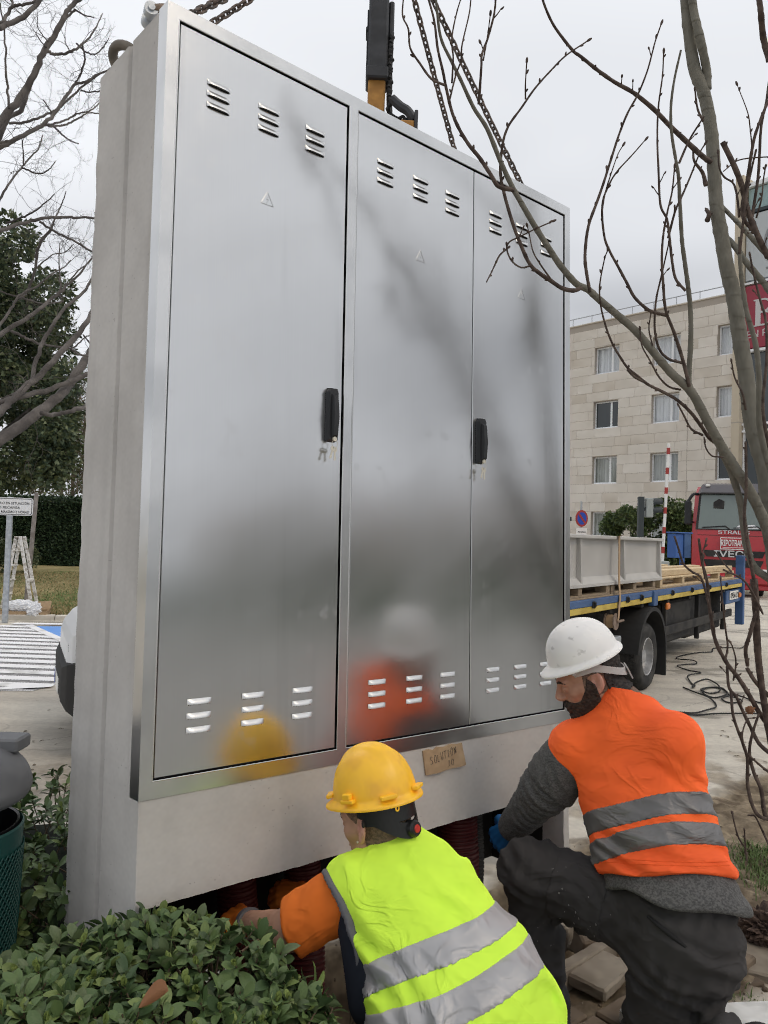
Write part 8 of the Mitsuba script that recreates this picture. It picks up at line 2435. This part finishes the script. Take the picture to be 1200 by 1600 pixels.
lay(c, 0.26, 0.22, 0.04, yawS - 0.3, (0.02, -0.05), 43, 'm_paver', 'flagstone', 'brown broken flagstone beside the buttocks of the kneeling worker', 'flagstone')
c = gnd(1192, 1452, 0.07)
m_ = trimesh.creation.icosphere(4)
n_ = np.abs(meshkit.fbm(m_.vertices * 3.4, 4, 7) - 0.5)
m_.vertices = m_.vertices * (0.7 + 2.2 * n_)[:, None] * [0.11, 0.10, 0.085] + c
single('earth_clod', m_, 'm_clod', 'dark brown clod of earth and roots at the right edge', 'clod', 40)
# stones and crumbs
vs, st = trimesh.creation.icosphere(1), {'a': [], 'b': []}
for i in range(900):
    u, w = rng.uniform(-0.3, 3.6), rng.uniform(-0.62, 0.66)
    p_ = from_uw(u, w)
    z_ = ground_z(np.array([p_[0]]), np.array([p_[1]]))[0]
    s_ = 0.004 + 0.018 * rng.random() ** 4
    m_ = vs.copy(); m_.vertices = m_.vertices * (1 + 0.5 * (rng.random((len(vs.vertices), 1)) - 0.5)) * s_ * [1, rng.uniform(.6, 1), rng.uniform(.4, .8)]
    Rm = trimesh.transformations.euler_matrix(rng.uniform(0, 6), rng.uniform(0, 6), rng.uniform(0, 6)); Rm[:3, 3] = [p_[0], p_[1], z_ + s_ * 0.25]
    st['a' if rng.random() < 0.6 else 'b'].append(xf(m_, Rm))
gv2 = thing('loose_stones', 'small loose stones and crumbs scattered on the dug soil', 'stones', kind='stuff')
put(gv2, 'dark_stones', cat(st['a']), 'm_paver', kind='stuff')
put(gv2, 'pale_stones', cat(st['b']), 'm_paver_pale', kind='stuff')
# larger broken lumps in the trench side
for i, (px_, py_, s_) in enumerate(((905, 1462, .05), (893, 1478, .035), (912, 1458, .04), (1150, 1455, .05), (1163, 1480, .035), (1140, 1490, .03))):
    c = gnd(px_, py_, 0.02)
    lay(c, s_ * 1.5, s_, s_ * .9, i * 1.1, (0.3 * i, 0.2), 50 + i, 'm_paver_pale' if i % 2 else 'm_paver', 'stone_lump', ['stone lump lying behind the tipped brick', 'small stone lump at the trench edge by the shin', 'stone lump in the trench beside the tipped brick', 'stone lump in the soil right of the grey shirt hem', 'small stone lump beside the half buried flagstone', 'smallest stone lump left of the half buried flagstone'][i], 'stone', amp=0.012)
# dead stalks behind the foreground bush
dt = []
for i in range(26):
    p0 = np.array([-0.02 + rng.normal() * 0.10, 2.10 + rng.normal() * 0.12, 0.02])
    p1 = p0 + [rng.normal() * 0.16, rng.normal() * 0.12, rng.uniform(0.15, 0.48)]
    dt.append(tube(smooth_path([p0, (p0 + p1) / 2 + rng.normal(size=3) * 0.04, p1], 4), np.linspace(0.0035, 0.0015, 9), 5))
single('dead_stalks', cat(dt), 'm_far_brown', 'dry dead stalks between the bush and the yellow vest', 'stalks', True, kind='stuff')
# leaf litter on the paving
ll = []
for i in range(70):
    c = gnd(rng.uniform(1010, 1200), rng.uniform(1130, 1330), 0.006) if i < 46 else gnd(rng.uniform(0, 110), rng.uniform(1090, 1260), 0.006)
    L_ = leaf_mesh(0.05 * rng.uniform(.5, 1.2), 0.018 * rng.uniform(.5, 1.2), 0.6, 0.2, 5, 3)
    Rm = trimesh.transformations.euler_matrix(rng.normal() * .2, rng.normal() * .2, rng.uniform(0, 6)); Rm[:3, 3] = c
    ll.append(xf(tm(*L_), Rm))
single('leaf_litter', cat(ll), 'm_far_brown', 'small dry leaves and twigs scattered on the pale paving', 'leaves', kind='stuff')
# end
